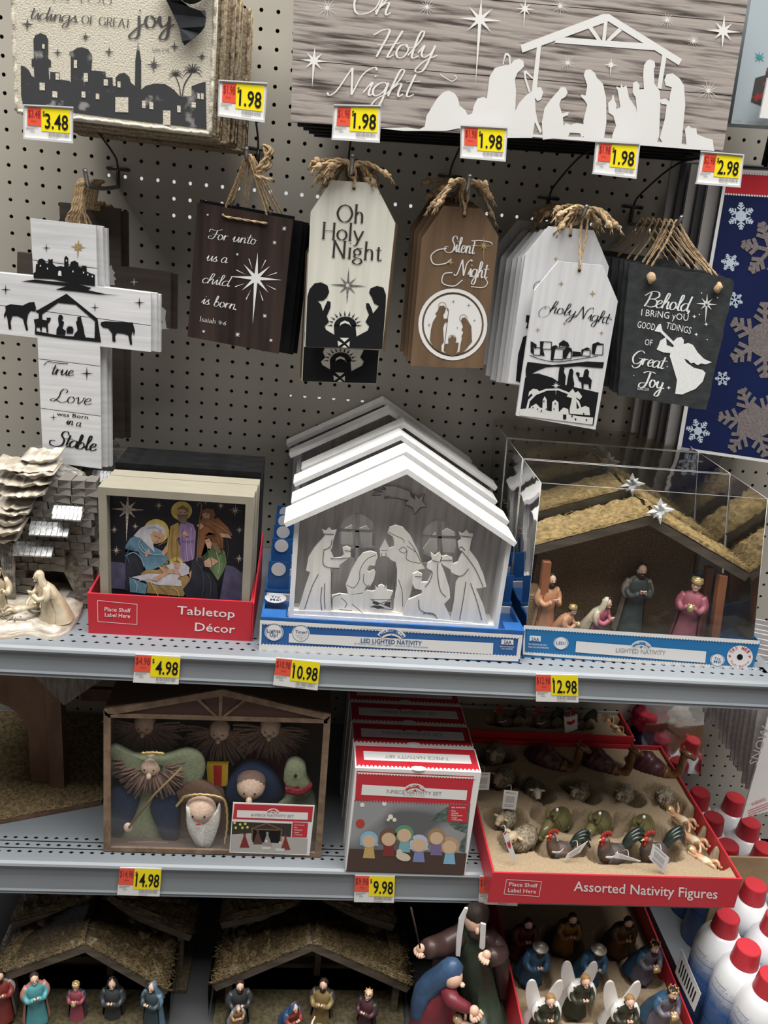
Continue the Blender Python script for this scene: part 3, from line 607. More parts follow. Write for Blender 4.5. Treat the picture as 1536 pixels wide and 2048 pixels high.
def tag1print(t, y, dx, dy, dz, white):
    def D(P):      # shift in the board plane by moving picture rays
        return P
    mb = []
    Q = [pts(s, 360, 240, k) for s in [
     '875,1583 890,1230 905,1180 940,1140 985,1133 1030,1155 1042,1200 1025,1240 1000,1260 960,1262 985,1290 998,1335 1012,1300 1030,1262 1052,1270 1050,1310 1025,1370 1040,1410 1010,1440 1020,1465 1078,1500 1075,1430 1225,1430 1232,1512 1310,1470 1322,1440 1295,1410 1320,1360 1300,1310 1300,1278 1320,1280 1335,1310 1348,1350 1390,1298 1355,1280 1340,1240 1320,1205 1330,1175 1375,1158 1420,1170 1438,1220 1436,1300 1412,1602']]
    Q += [[(360 + (1150 + 88 * cos(a - .05)) / k, 240 + (1435 + 70 * sin(a - .05)) / k), (360 + (1150 + 125 * cos(a)) / k, 240 + (1435 + 105 * sin(a)) / k), (360 + (1150 + 88 * cos(a + .09)) / k, 240 + (1435 + 70 * sin(a + .09)) / k)] for a in [pi * (1 + j / 10) for j in range(11)]]
    Q += [ell(360 + 1155 / k, 240 + 1440 / k, 80 / k, 68 / k, 18, 180, 360)]
    W = [pts(s, 360, 240, k) for s in ['1115,1440 1120,1415 1150,1400 1180,1412 1198,1448 1185,1430 1155,1418 1130,1425', '1115,1520 1180,1522 1148,1550', '1100,1540 1135,1560 1105,1580', '1185,1545 1160,1562 1182,1585', '1148,1572 1170,1590 1128,1588']]
    off = V((dx, dy, dz))
    for nm, mm, PP, e in (('family_print', M_ink, Q, .0006), ('manger_print', white, W, .001)):
        m_ = MB()
        for p in PP:
            tr = geometry.tessellate_polygon([[V((q[0], q[1], 0)) for q in p]]); m_.add([Y(q[0], q[1], -.2 - e) + off for q in p], [list(x) for x in tr])
        m_.build(nm, mm, t)
tag1print(tT, -.2, 0, 0, 0, M_cream)
g = [star(360 + 1172 / k, 240 + 1155 / k, 38, r=6, n=8, rot=3, alt=.6)]
decal('star_print', mat('charcoal_print', (.05, .05, .05), (.2, .2, .19), rough=.7, scale=(200, 200, 200)), tT, g, 1, -.2006)
decal('star_heart', M_cream, tT, burst(360 + 1170 / k, 240 + 1155 / k, 7, 8, 1.2), 1, -.201)
decal('lettering_print', mat('brown_black_ink', (.03, .022, .018), rough=.6), tT, word((674, 443), (730, 447), 21.5, 'Oh', 'serif', wt=.98) + word((643, 477), (728, 483), 20.5, 'Holy', 'serif', wt=.98) + word((663, 514), (765, 522), 21, 'Night', 'serif', wt=.98), 1, -.2008)
for i in range(2):
    t = tagboard('gift_tag_sign', ['cream gift-tag sign hanging lower, its print showing under the front one', 'dark-edged gift-tag sign behind the lower hanging one'][i], T1, -.2, .005, M_cream if i == 0 else M_brn, (-.0015 - .003 * i, .036 + .012 * i, -.059 + .002 * i), 'cream gift-tag signs', (708, 376), (.529, -.16 + i * .012, 1.588), 3, 9 + i)
    if i == 0: tag1print(t, -.2, -.0015, .036, -.059, M_cream)

k = 3.2
T2 = pts('345,548 590,568 695,745 597,1590 130,1575 203,760', 780, 240, k)
for i in range(4):
    t = tagboard('brown_tag_sign', ['brown gift-tag sign with white round holy family print, frontmost', 'brown gift-tag sign second in its stack', 'brown gift-tag sign third in its stack', 'hindmost brown gift-tag sign'][i], T2, -.19, .006, M_brn, (-i * .004, i * .018, i * .004), 'brown gift-tag signs', (929, 430), (.692, -.19 + i * .014, 1.581), 5 if i == 0 else 3, 20 + i)
    if i == 0: tS = t
def ring(cx, cy, r1, r2, n=36, rot=0, ky=1.0):
    a = ell(cx, cy, r1, r1 * ky, n, rot=rot); b = ell(cx, cy, r2, r2 * ky, n, rot=rot); return [[a[j], a[(j + 1) % n], b[(j + 1) % n], b[j]] for j in range(n)]
cx, cy = 780 + 402 / k, 240 + 1308 / k
decal('white_print', M_white, tS, ring(cx, cy, 221 / k, 198 / k, ky=1.04) + [ell(cx, cy, 186 / k, 192 / k, 40)], 1, -.1906)
W = [pts(s, 780, 240, k) for s in [
 '255,1410 262,1340 275,1290 300,1250 290,1240 302,1225 318,1190 345,1188 358,1205 352,1228 340,1250 345,1272 370,1270 372,1290 350,1300 340,1330 345,1420 330,1440 330,1478 280,1460',
 '455,1285 460,1268 480,1262 500,1285 520,1320 525,1420 495,1455 445,1482 450,1440 460,1400 458,1380 470,1360 458,1340 468,1325 460,1300', '350,1435 375,1430 372,1405 398,1378 425,1400 420,1425 440,1425 432,1480 405,1500 370,1495 345,1478', '275,1455 345,1488 395,1500 450,1480 500,1452 470,1485 400,1512 330,1490']]
W += stroke([(780 + 372 / k, 240 + 1222 / k), (780 + 362 / k, 240 + 1205 / k), (780 + 368 / k, 240 + 1200 / k), (780 + 375 / k, 240 + 1220 / k), (780 + 345 / k, 240 + 1478 / k)], 1.1, smooth=False)
W += ring(780 + 335 / k, 240 + 1190 / k, 8, 7.2, 20) + ring(780 + 470 / k, 240 + 1270 / k, 8, 7.2, 20) + ring(780 + 398 / k, 240 + 1400 / k, 8, 7.2, 20)
W += [star(780 + x / k, 240 + y / k, r, n=4, r=.7) for x, y, r in [(406, 1162, 4), (504, 1185, 5), (250, 1312, 4.5), (431, 1330, 2), (541, 1282, 3)]]
decal('family_print', M_brn, tS, W, 1, -.1912)
decal('lettering_print', M_white, tS, word((894, 502), (948, 508), 15, 'Silent', wt=.95, slant=.08) + stroke([(943, 482), (960, 481), (980, 484), (985, 489)], 1.6) + word((912, 550), (973, 557), 16, 'Night', wt=.95, slant=.05) + stroke([(903, 518), (890, 527), (868, 528), (862, 512), (875, 500), (893, 497)], 2.2) + stroke([(925, 560), (908, 572), (885, 566), (888, 548), (905, 545)], 2) + stroke([(968, 553), (975, 566), (965, 575), (942, 573)], 1.6), 1, -.1908)
decal('gold_star', M_gold, tS, [star(780 + 600 / k, 240 + 805 / k, 20, r=3, n=8, long=32, alt=.5), star(780 + 390 / k, 240 + 912 / k, 8, r=2, n=4)], 1, -.1914)

T3 = pts('1078,905 1362,930 1458,1160 1315,1982 808,1892 925,1090', 780, 240, k)
ordw = ['front', 'second', 'third', 'fourth', 'fifth', 'sixth', 'seventh', 'hindmost']
for i in range(8):
    lab = 'white gift-tag sign with black caravan and city print, frontmost' if i == 0 else ('white gift-tag sign with gold stars peeking out second, upper left of the front one' if i == 1 else 'white gift-tag sign, %s of its fanned stack' % ordw[i])
    off = [(0, 0, 0), (-.0165, .018, .046), (-.017, .034, .042), (-.019, .052, .040), (-.023, .070, .036), (-.027, .094, .034), (-.031, .118, .036), (-.036, .142, .050)][i]
    t = tagboard('white_tag_sign', lab, T3, -.22, .006, M_whw, off, 'white gift-tag signs', (1159, 540), (.866 - .002 * i, -.205 + i * .016, 1.562), 4 if i in (0, 2) else 2, 40 + i)
    if i == 0: tO = t
    if i == 1: tO2 = t
yy = -.2206
K = [pts(s, 780, 240, k) for s in [
 '880,1548 960,1558 1040,1568 1180,1555 1260,1545 1370,1550 1362,1588 1200,1575 1120,1582 1060,1578 1000,1582 940,1605 870,1645 868,1600',
 '865,1650 900,1625 950,1622 1040,1650 1100,1690 1180,1710 1250,1725 1335,1745 1302,1955 835,1850',
 '1075,1690 1080,1620 1085,1585 1100,1575 1118,1590 1112,1610 1125,1640 1120,1702', '1130,1700 1140,1640 1150,1595 1165,1590 1175,1610 1170,1640 1180,1690 1175,1712',
 '1188,1620 1200,1612 1215,1620 1212,1645 1235,1645 1245,1600 1262,1592 1275,1610 1270,1640 1292,1665 1285,1720 1275,1720 1270,1690 1240,1688 1238,1722 1228,1720 1225,1680 1208,1665 1200,1640',
 '900,1415 920,1425 940,1440 935,1465 915,1450 918,1500 900,1485', '960,1415 985,1418 978,1460 990,1510 962,1505', '1035,1450 1060,1440 1080,1455 1060,1460 1045,1540 1028,1535', '1080,1430 1110,1408 1140,1425 1150,1450 1090,1445', '1110,1480 1130,1450 1160,1460 1170,1490 1150,1480 1125,1530 1112,1530', '1170,1480 1220,1485 1225,1510 1165,1515', '1228,1470 1260,1455 1285,1465 1240,1475 1232,1510', '1295,1435 1330,1420 1368,1440 1325,1440 1310,1500 1290,1495']]
for x, y, a, b in [(975, 1418, 60, 48), (920, 1455, 45, 50), (1085, 1428, 50, 28), (1035, 1462, 75, 70), (1118, 1465, 45, 62), (1228, 1470, 55, 40), (1305, 1430, 60, 72)]:
    for (p, q) in (((x, y), (x + a, y + 4)), ((x + a, y + 4), (x + a - 3, y + b)), ((x, y), (x - 2, y + b)), ((x - 2, y + b), (x + a - 3, y + b + 2))): K += stroke([(780 + p[0] / k, 240 + p[1] / k), (780 + q[0] / k, 240 + q[1] / k)], 1.6, smooth=False)
K += stroke([(780 + a / k, 240 + b / k) for a, b in ((893, 1505), (960, 1530), (1060, 1548), (1180, 1535), (1330, 1510))], 1.3)
K += word((1074, 633), (1095, 635), 11, 'O', wt=.55) + word((1098, 624), (1150, 634), 12, 'holy', wt=.95, slant=.18) + word((1150, 634), (1216, 648), 12, 'Night', wt=.95, slant=.1) + stroke([(1205, 640), (1212, 634), (1224, 640)], 1.2)
decal('black_print', M_ink, tO, K, 1, yy)
G = [pts(s, 780, 240, k) for s in ['828,1850 900,1845 960,1870 1100,1875 1200,1895 1300,1905 1296,1950 830,1890',
 '870,1850 885,1790 930,1745 1000,1720 1080,1718 1150,1745 1210,1800 1235,1870 1225,1870 1195,1805 1140,1755 1075,1730 1005,1732 935,1760 895,1800 885,1850',
 '900,1835 935,1815 960,1840 975,1845 978,1790 990,1768 1003,1790 1005,1860 1035,1865 1038,1805 1058,1790 1078,1808 1080,1870 1110,1840 1140,1850 1145,1890 900,1860', '1150,1850 1165,1780 1130,1770 1150,1740 1170,1720 1185,1745 1205,1735 1230,1770 1215,1790 1190,1775 1195,1850 1250,1830 1275,1840 1280,1890 1150,1880',
 '885,1770 890,1740 915,1720 945,1725 960,1745 935,1750 920,1770 905,1750']] + [star(780 + 1062 / k, 240 + 1700 / k, 9, r=2.4, n=8, long=20, alt=.7)]
decal('city_print', mat('silver_city', (.60, .61, .60), rough=.6), tO, G, 1, yy - .0004)
decal('door_print', M_ink, tO, [[(780 + x / k - a, 240 + y / k - a * 1.5), (780 + x / k + a, 240 + y / k - a * 1.5), (780 + x / k + a, 240 + y / k + a * 1.5), (780 + x / k - a, 240 + y / k + a * 1.5)] for x, y, a in [(915, 1840, 1), (945, 1850, 1), (1058, 1815, 1), (1050, 1850, 1), (1118, 1900, 3.2), (1165, 1895, 1.3), (1188, 1915, 1.3), (1240, 1880, 1.2), (1258, 1920, 1.2), (985, 1800, 1.1), (1000, 1850, 1), (970, 1860, 1)]], 1, yy - .0008)
decal('gold_star', M_gold, tO, [star(780 + x / k, 240 + y / k, r, r=r * .25, n=4) for x, y, r in [(1096, 1046, 6.5), (1297, 1110, 7.5), (1118, 1300, 5), (946, 1343, 6), (1354, 1362, 5.5)]], 1, yy)
decal('black_print', M_ink, tO2, word((1064, 580), (1082, 582), 10, 'O', wt=.55) + [pts('872,1248 895,1250 890,1330 868,1335 880,1300 868,1290', 780, 240, k), pts('852,1388 885,1375 842,1680 805,1670 820,1500', 780, 240, k)], 1, -.2026)
decal('gold_star', M_gold, tO2, [star(780 + 1062 / k, 240 + 886 / k, 5.5, r=1.3, n=4)], 1, -.2026)

# ---- slates
k = 3.414; random.seed(11)
def rough_edge(P, n=14, a=1.3):
    o = []
    for i in range(len(P)):
        p, q = P[i], P[(i + 1) % len(P)]
        for j in range(n): t = j / n; o.append((p[0] + (q[0] - p[0]) * t + random.uniform(-a, a), p[1] + (q[1] - p[1]) * t + random.uniform(-a, a)))
    return o
SL = [(1259, 526), (1460, 556), (1469, 566), (1413, 820), (1236, 790)]
for i in range(7):
    lab = 'black slate plaque with white trumpet angel, frontmost' if i == 0 else 'black slate plaque, %s behind the trumpet angel slate' % ordn[i]
    off = V([(0, 0, 0), (-.004, .011, .001), (-.006, .024, .003), (-.012, .045, .004), (-.014, .070, .004), (-.020, .10, .006), (-.028, .13, .012)][i])
    t = thing('slate_plaque', lab, 'sign', Y(1360, 545, -.2) + off, 'slate plaques on one hook')
    mb = MB(); mb.poly([Y(a, b, -.2) + off for a, b in rough_edge(SL)], (0, .006, 0)); mb.build('slate', M_slate, t)
    if i == 0: tL = t
    mb = MB(); h = V((1.003 + off[0] * .25, -.2 + i * .021, 1.566))
    for j, (a, b) in enumerate(((1300, 552), (1434, 572))):
        p = Y(a, b, -.2) + off
        for s in (0, 1): twine(mb, [p + V((0, -.003 if s else .007, -.003)), p + V((0, .003, .012)), p.lerp(h, .6) + V((s * .002 + random.uniform(-.003, .003), 0, 0)), h + V((0, s * .004, .001))], .0018, 5)
        mb.blob(p + V((0, -.006, -.002)), (.0065, .005, .008), 9, 7, nz=.5, ns=140)
    mb.build('twine_loop', M_tw, t)
yy = -.2006
P = [pts(s, 1130, 280, k) for s in ['610,1305 640,1258 655,1255 665,1300 740,1375 765,1350 795,1345 812,1365 810,1395 840,1385 875,1400 905,1450 950,1495 1003,1518 960,1532 930,1525 905,1538 880,1520 860,1525 835,1500 815,1495 830,1520 880,1555 940,1570 960,1590 940,1650 890,1700 830,1725 800,1738 752,1732 765,1640 735,1540 715,1475 720,1455 670,1450 625,1430 640,1400 650,1370 690,1345 695,1400 735,1415 745,1405 720,1380 650,1312']]
P += [star(1130 + 967 / k, 280 + 1120 / k, 21, r=5, n=8, long=39, rot=4, alt=.75)]
P += word((1285, 612), (1382, 624), 15.5, 'Behold,', wt=1.15, slant=.18) + word((1262, 726), (1326, 738), 14, 'Great', wt=1.2, slant=.15) + word((1277, 768), (1325, 780), 15, 'Joy', wt=1.3, slant=.05)
P += sans((1282, 631), (1376, 642), 14, 'I BRiNG yOU', .0) + sans((1274, 655), (1309, 661), 14, 'GOOD', .0) + sans((1331, 657), (1381, 668), 14, 'TiDiNGS', .0) + sans((1289, 690), (1304, 692), 13, 'OF', .0) + sans((1275, 779), (1297, 782), 6, 'LUKE 2:10', .01)
P += [star(1130 + x / k, 280 + y / k, r, n=4, r=r * .4) for x, y, r in [(883, 1205, 4), (917, 1192, 2), (964, 1258, 4), (896, 1328, 4), (971, 1363, 2), (698, 1548, 2), (470, 1608, 1.6), (708, 1692, 4), (933, 1045, 2), (1042, 1077, 2)]]
decal('chalk_print', mat('chalk_white', (.72, .75, .76), (.80, .82, .83), rough=.7, scale=(300, 300, 300)), tL, P, 1, yy)
decal('star_heart', M_slate, tL, burst(1130 + 967 / k, 280 + 1125 / k, 5, 8, .8), 1, yy - .0004)
# ================================================================ shelves
def shelf(z, zb, lab, x0=.017, x1=1.236, yf=-.40, rows=((-.379, 0), (-.362, .5), (-.345, 0), (-.328, .5)), mat_=M_shelf, ends=(-.14, 1.24)):
    t = thing('metal_shelf', lab, 'shelf', ((x0 + x1) / 2, -.2, zb))
    # deck with real diamond holes near the front, plain sheet behind
    mb = MB(); p = .01575; h = .0085; r0 = rows[-1][0] + h
    x = ends[0]
    front = yf + .010
    ncol = int((x1 - .012 - x) / p)
    for j, (yr, ph) in enumerate(rows):
        for i in range(ncol):
            cx = x + (i + .5 + ph) * p; a, b = p / 2, h; ha, hb = .0042, .0026
            vs = [(cx - a, yr - b, z), (cx, yr - b, z), (cx + a, yr - b, z), (cx + a, yr, z), (cx + a, yr + b, z), (cx, yr + b, z), (cx - a, yr + b, z), (cx - a, yr, z)]
            ho = [(cx - ha, yr, z), (cx, yr - hb, z), (cx + ha, yr, z), (cx, yr + hb, z)]
            lo = [(q[0], q[1], z - .003) for q in ho]
            f = [(0, 1, 9, 8), (1, 2, 9), (2, 3, 10, 9), (3, 4, 10), (4, 5, 11, 10), (5, 6, 11), (6, 7, 8, 11), (7, 0, 8)]
            f = [(0, 1, 9, 8, 7), (1, 2, 3, 10, 9), (3, 4, 5, 11, 10), (5, 6, 7, 8, 11)]
            mb.add(vs + ho, f, mi=0); mb.add(ho + lo, [(q, (q + 1) % 4, 4 + (q + 1) % 4, 4 + q) for q in range(4)], mi=1)
    y0 = rows[0][0] - h; xe = x + (ncol + .5) * p
    mb.add([(x, front, z), (x1, front, z), (x1, y0, z), (x, y0, z)], [(0, 1, 2, 3)]); mb.add([(x, r0, z), (x1, r0, z), (x1, -.002, z), (x, -.002, z)], [(0, 1, 2, 3)])
    mb.add([(xe - p * .5, y0, z), (x1, y0, z), (x1, r0, z), (xe - p * .5, r0, z)], [(0, 1, 2, 3)])
    mb.build('deck', [mat_, M_dark], t)
    mb = MB(); mb.box(x, x1 - .002, yf + .02, -.003, z - .035, z - .030); mb.build('underside', M_dark, t)
    # rounded nose and ticket channel
    H = z - zb; prof = [(front, z), (yf + .004, z - .0005), (yf, z - .003), (yf - .002, z - .006), (yf - .001, z - .009), (yf + .002, z - .011), (yf + .003, z - H * .45), (yf + .001, zb + .010), (yf - .001, zb + .007), (yf + .001, zb + .004), (yf, zb + .001), (yf + .006, zb), (yf + .02, zb)]
    mb = MB(); n = len(prof)
    mb.add([(x, a, b) for a, b in prof] + [(x1, a, b) for a, b in prof], [(i, i + 1, n + i + 1, n + i) for i in range(n - 1)], smooth=False)
    mb.build('ticket_channel', mat_, t)
    mb = MB(); mb.box(x1 - .003, x1, yf + .004, -.003, z - .032, z - .0005); mb.box(x1 - .002, x1 + .004, yf - .001, yf + .012, zb, z - .004); mb.build('end_flange', mat_, t)
    return t
Z1, Z2 = .928, .550
shelf(Z1, .8795, 'grey metal shelf carrying the lighted nativity houses')
shelf(Z2, .4875, 'grey metal shelf carrying the boxed nativity sets', rows=((-.377, 0), (-.362, .5), (-.347, 0)))
YC = -.4022
ticket([(271, 1308), (361, 1313), (357, 1369), (266, 1365)], YC, '4.98', '4.98', 'price ticket reading 4.98 on the shelf edge under the red tray', 'price tickets on shelf edges')
ticket([(553, 1315), (641, 1324), (635, 1381), (546, 1370)], YC, '10.98', '10.98', 'price ticket reading 10.98 on the shelf edge under the blue trays', 'price tickets on shelf edges')
ticket([(1072, 1348), (1156, 1350), (1157, 1405), (1072, 1403)], YC, '12.98', '12.98', 'price ticket reading 12.98 on the shelf edge', 'price tickets on shelf edges')
ticket([(240, 1735), (323, 1737), (319, 1793), (234, 1790)], YC, '14.98', '14.98', 'price ticket reading 14.98 under the felt doll box', 'price tickets on shelf edges')
ticket([(710, 1750), (790, 1752), (788, 1806), (708, 1804)], YC, '9.98', '9.98', 'price ticket reading 9.98 under the small red nativity boxes', 'price tickets on shelf edges')
ticket([(960, 1752), (1037, 1757), (1035, 1812), (957, 1808)], YC, '1.98', '1.98', 'price ticket half hidden behind the red figure tray', 'price tickets on shelf edges')

# ================================================================ figurines
SK = mat('painted_skin', (.72, .47, .35), rough=.45, coat=.2)
def tint(nm, c, r=.5, k=.82, coat=.15): return mat(nm, c, tuple(x * k for x in c), rough=r, scale=(70, 70, 120), coat=coat)
def loft(mb, sp, n=18, fold=.07, nf=7, ph=0, arc=None, **k):
    vs = []; m = n if arc is None else n + 1
    for i, (fx, z, rx, ry) in enumerate(sp):
        for j in range(m):
            th = 2 * pi * j / n if arc is None else math.radians(arc[0] + (arc[1] - arc[0]) * j / n)
            q = 1 + fold * sin(nf * th + ph + i * .25) * (1 - i / len(sp)); vs.append((rx * cos(th) * q, -fx + ry * sin(th) * q, z))
    N = len(sp); c = m if arc is None else m - 1
    f = [(i * m + j, i * m + (j + 1) % m, (i + 1) * m + (j + 1) % m, (i + 1) * m + j) for i in range(N - 1) for j in range(c)]
    if arc is None: f += [tuple(range(m - 1, -1, -1)), tuple((N - 1) * m + j for j in range(m))]
    k.setdefault('smooth', True); return mb.add(vs, f, **k)
def figure(name, label, loc, h, yaw, robe, cloak, hair, head='bare', pose='stand', hold=None, group=None, beard=False, wings=None, hands=SK, cat='figurine', skin=SK, res=18):
    t = thing(name, label, cat, loc, group); L = V(loc)
    def B(mb, nm, m, par=None):
        mb.v = [tuple(L + V(v) * h) for v in mb.v]; return mb.build(nm, m, par or t)
    if pose == 'stand':
        body = [(0, 0, .175, .155), (0, .03, .17, .15), (.0, .25, .14, .125), (0, .48, .115, .10), (0, .64, .13, .10), (0, .73, .135, .09), (0, .775, .10, .07), (0, .80, .045, .045), (.005, .84, .04, .04)]
        hx, hz, sx, sz = .012, .895, .0, .735; clk = [(-.035, .02, .20, .17), (-.03, .3, .17, .145), (-.02, .55, .15, .12), (-.01, .70, .155, .11), (0, .77, .11, .08), (0, .80, .055, .055)]
    else:
        body = [(-.07, 0, .19, .22), (-.07, .05, .19, .21), (-.06, .18, .165, .17), (-.01, .36, .125, .12), (.04, .5, .13, .11), (.07, .60, .125, .10), (.085, .645, .09, .07), (.095, .67, .045, .045), (.11, .70, .04, .04)]
        hx, hz, sx, sz = .135, .76, .075, .61; clk = [(-.11, .01, .22, .24), (-.10, .2, .18, .18), (-.03, .42, .15, .13), (.04, .58, .15, .115), (.08, .65, .10, .08), (.09, .675, .05, .05)]
    mb = MB(); loft(mb, body, res)
    zz = sz
    for s in (-1, 1):
        mb.tube(cr([(s * .105, -sx, zz), (s * .15, -sx - .03, zz - .11), (s * .11, -sx - .12, zz - .16), (s * .035, -sx - .165, zz - .10)], 4), [.045] * 5 + [.04] * 4 + [.036] * 4, 8)
    B(mb, 'robe', robe)
    if cloak:
        mb = MB(); loft(mb, clk, res, arc=(-25, 205), fold=.05, nf=5)
        for s in (-1, 1): mb.tube(cr([(s * .11, -sx + .012, zz + .01), (s * .165, -sx - .01, zz - .11), (s * .15, -sx - .06, zz - .22)], 3), [.05, .052, .054, .05, .045, .035, .02], 8)
        B(mb, 'cloak', cloak)
    mb = MB()
    for s in (-1, 1):
        c = V((s * .022, -sx - .185, zz - .075)); mb.blob(c, (.018, .03, .026), 8, 6)
        for q in range(4): mb.tube([c + V((s * (.010 - q * .005), -.012, .008)), c + V((s * (.008 - q * .006), -.028, .022)), c + V((s * (.002 - q * .004), -.034, .040 - abs(q - 1.5) * .004))], .0065, 5)
        mb.tube([c + V((s * .012, 0, .012)), c + V((s * .014, -.012, .03))], .007, 5)
    B(mb, 'hands', hands)
    mb = MB(); hc = V((0, -hx, hz)); mb.blob(hc, (.062, .068, .08), 14, 10); mb.blob(hc + V((0, -.066, -.008)), (.010, .016, .016), 6, 5)
    mb.blob(hc + V((0, -.052, -.05)), (.028, .02, .02), 8, 6)
    hd = B(mb, 'head', skin)
    mb = MB()
    for s in (-1, 1): mb.blob(hc + V((s * .024, -.061, .012)), (.008, .005, .005), 6, 4)
    mb.blob(hc + V((0, -.067, -.036)), (.014, .004, .003), 6, 4); B(mb, 'eyes_and_mouth', M_dkb, hd)
    mb = MB(); r3 = random.Random(3)
    if beard: mb.blob(hc + V((0, -.04, -.065)), (.05, .038, .055), 10, 8, nz=.25, ns=40); mb.tube([hc + V((-.02, -.072, -.022)), hc + V((.02, -.072, -.022))], .008, 5)
    mb.blob(hc + V((0, .018, .018)), (.07, .066, .076), 12, 8, nz=.15, ns=40); B(mb, 'hair', hair, hd)
    if head == 'veil':
        mb = MB(); vs = [(hx - .012, hz - .02, .085, .07), (hx - .01, hz + .05, .074, .07), (hx + .0, hz + .085, .045, .05), (hx, hz + .10, .008, .01)]
        a = [(hx - .035 - .10, hz - .33, .15, .10), (hx - .035 - .03, hz - .17, .13, .09), (hx - .02, hz - .07, .10, .08)] + vs
        loft(mb, a, res, arc=(-38, 218), fold=.04, nf=6); B(mb, 'veil', cloak or robe)
    if head == 'crown':
        mb = MB(); base = hc + V((0, .004, .055)); mb.lathe([(.066, 0), (.07, .02), (.062, .022), (.06, 0)], base, 14, caps=False)
        for q in range(7): a = 2 * pi * q / 7; p = base + V((cos(a) * .067, sin(a) * .067, .02)); mb.lathe([(.016, 0), (.012, .02), (.001, .045)], p, 5)
        B(mb, 'crown', M_gold)
    if head == 'turban':
        mb = MB()
        for q in range(3): mb.tube([hc + V((cos(a) * .062, sin(a) * .064, .05 + .018 * q + .006 * sin(a * 2 + q))) for a in [2 * pi * i / 12 for i in range(13)]], .02 - q * .003, 6)
        mb.blob(hc + V((0, 0, .085)), (.05, .05, .035), 10, 6); B(mb, 'turban', M_gold if hold == 'goldcap' else mat('turban_silver', (.42, .38, .33), rough=.35, metal=.5))
    if head == 'hat':
        mb = MB(); mb.lathe([(.12, .0), (.115, .008), (.07, .02), (.06, .055), (.04, .075), (.002, .085)], hc + V((0, .005, .045)), 16); B(mb, 'hat', mat('hat_silver', (.36, .33, .28), rough=.35, metal=.5))
    if wings:
        for s in (-1, 1):
            mb = MB()
            P = [(s * .03, .50), (s * .09, .66), (s * .15, .80), (s * .22, .82), (s * .26, .72), (s * .25, .54), (s * .20, .36), (s * .14, .24), (s * .07, .34)]
            cc = cr([(p[0], .10 + .08 * abs(p[0]), p[1]) for p in P], 3); mb.poly(cc, (0, .028, 0), smooth=False); B(mb, 'wing', wings)
    if hold:
        mb = MB(); c = V((0, -sx - .22, zz - .10))
        if hold == 'chest': mb.box(-.05, .05, c[1] - .03, c[1] + .03, c[2] - .03, c[2] + .01); mb.lathe([(.04, -.05), (.04, .05)], c + V((0, 0, .008)), 8, (1, 0, 0))
        else: mb.lathe([(.03, -.04), (.045, -.02), (.05, .02), (.03, .045), (.012, .06), (.001, .075)], c, 12)
        B(mb, 'gift', M_gold)
    t.rotation_euler = (0, 0, yaw); return t
def baby(name, label, loc, s, yaw, skin, cloth, manger=None, group=None, tilt=0):
    t = thing(name, label, 'figurine', loc, group); L = V(loc)
    def B(mb, nm, m): mb.v = [tuple(L + V(v) * s) for v in mb.v]; return mb.build(nm, m, t)
    if manger:
        mb = MB(); r = random.Random(4)
        mb.blob((0, 0, .12), (.42, .26, .14), 16, 8, nz=.3, ns=12)
        for q in range(60): a = r.uniform(0, 6.28); mb.tube([(cos(a) * .3, sin(a) * .16, .2), (cos(a) * .5 + r.uniform(-.1, .1), sin(a) * .3, r.uniform(.02, .24))], .012, 3)
        B(mb, 'manger', manger)
    mb = MB(); z = .26
    mb.blob((0, 0, z), (.22, .11, .10), 12, 8); mb.blob((.28, 0, z + .06), (.12, .11, .12), 12, 8); mb.tube([(.16, 0, z + .03), (.25, 0, z + .05)], .06, 8)
    for q in (-1, 1):
        mb.tube(cr([(.12, q * .09, z + .04), (.16, q * .19, z + .10), (.24, q * .26, z + .16)], 3), [.04, .04, .036, .034, .032, .03, .026], 6); mb.blob((.25, q * .27, z + .17), .034, 6, 5)
        mb.tube(cr([(-.16, q * .06, z), (-.30, q * .11, z + .10), (-.42, q * .08, z + .0)], 3), [.06, .06, .055, .05, .045, .04, .034], 6); mb.blob((-.45, q * .08, z + .03), (.03, .03, .05), 6, 5)
    B(mb, 'body', skin)
    mb = MB(); mb.blob((-.10, 0, z), (.16, .125, .112), 12, 8, nz=.15, ns=20); B(mb, 'cloth', cloth)
    mb = MB(); mb.blob((.31, 0, z + .09), (.11, .115, .10), 10, 6, nz=.3, ns=25); B(mb, 'hair', M_gold)
    t.rotation_euler = (0, tilt, yaw); return t

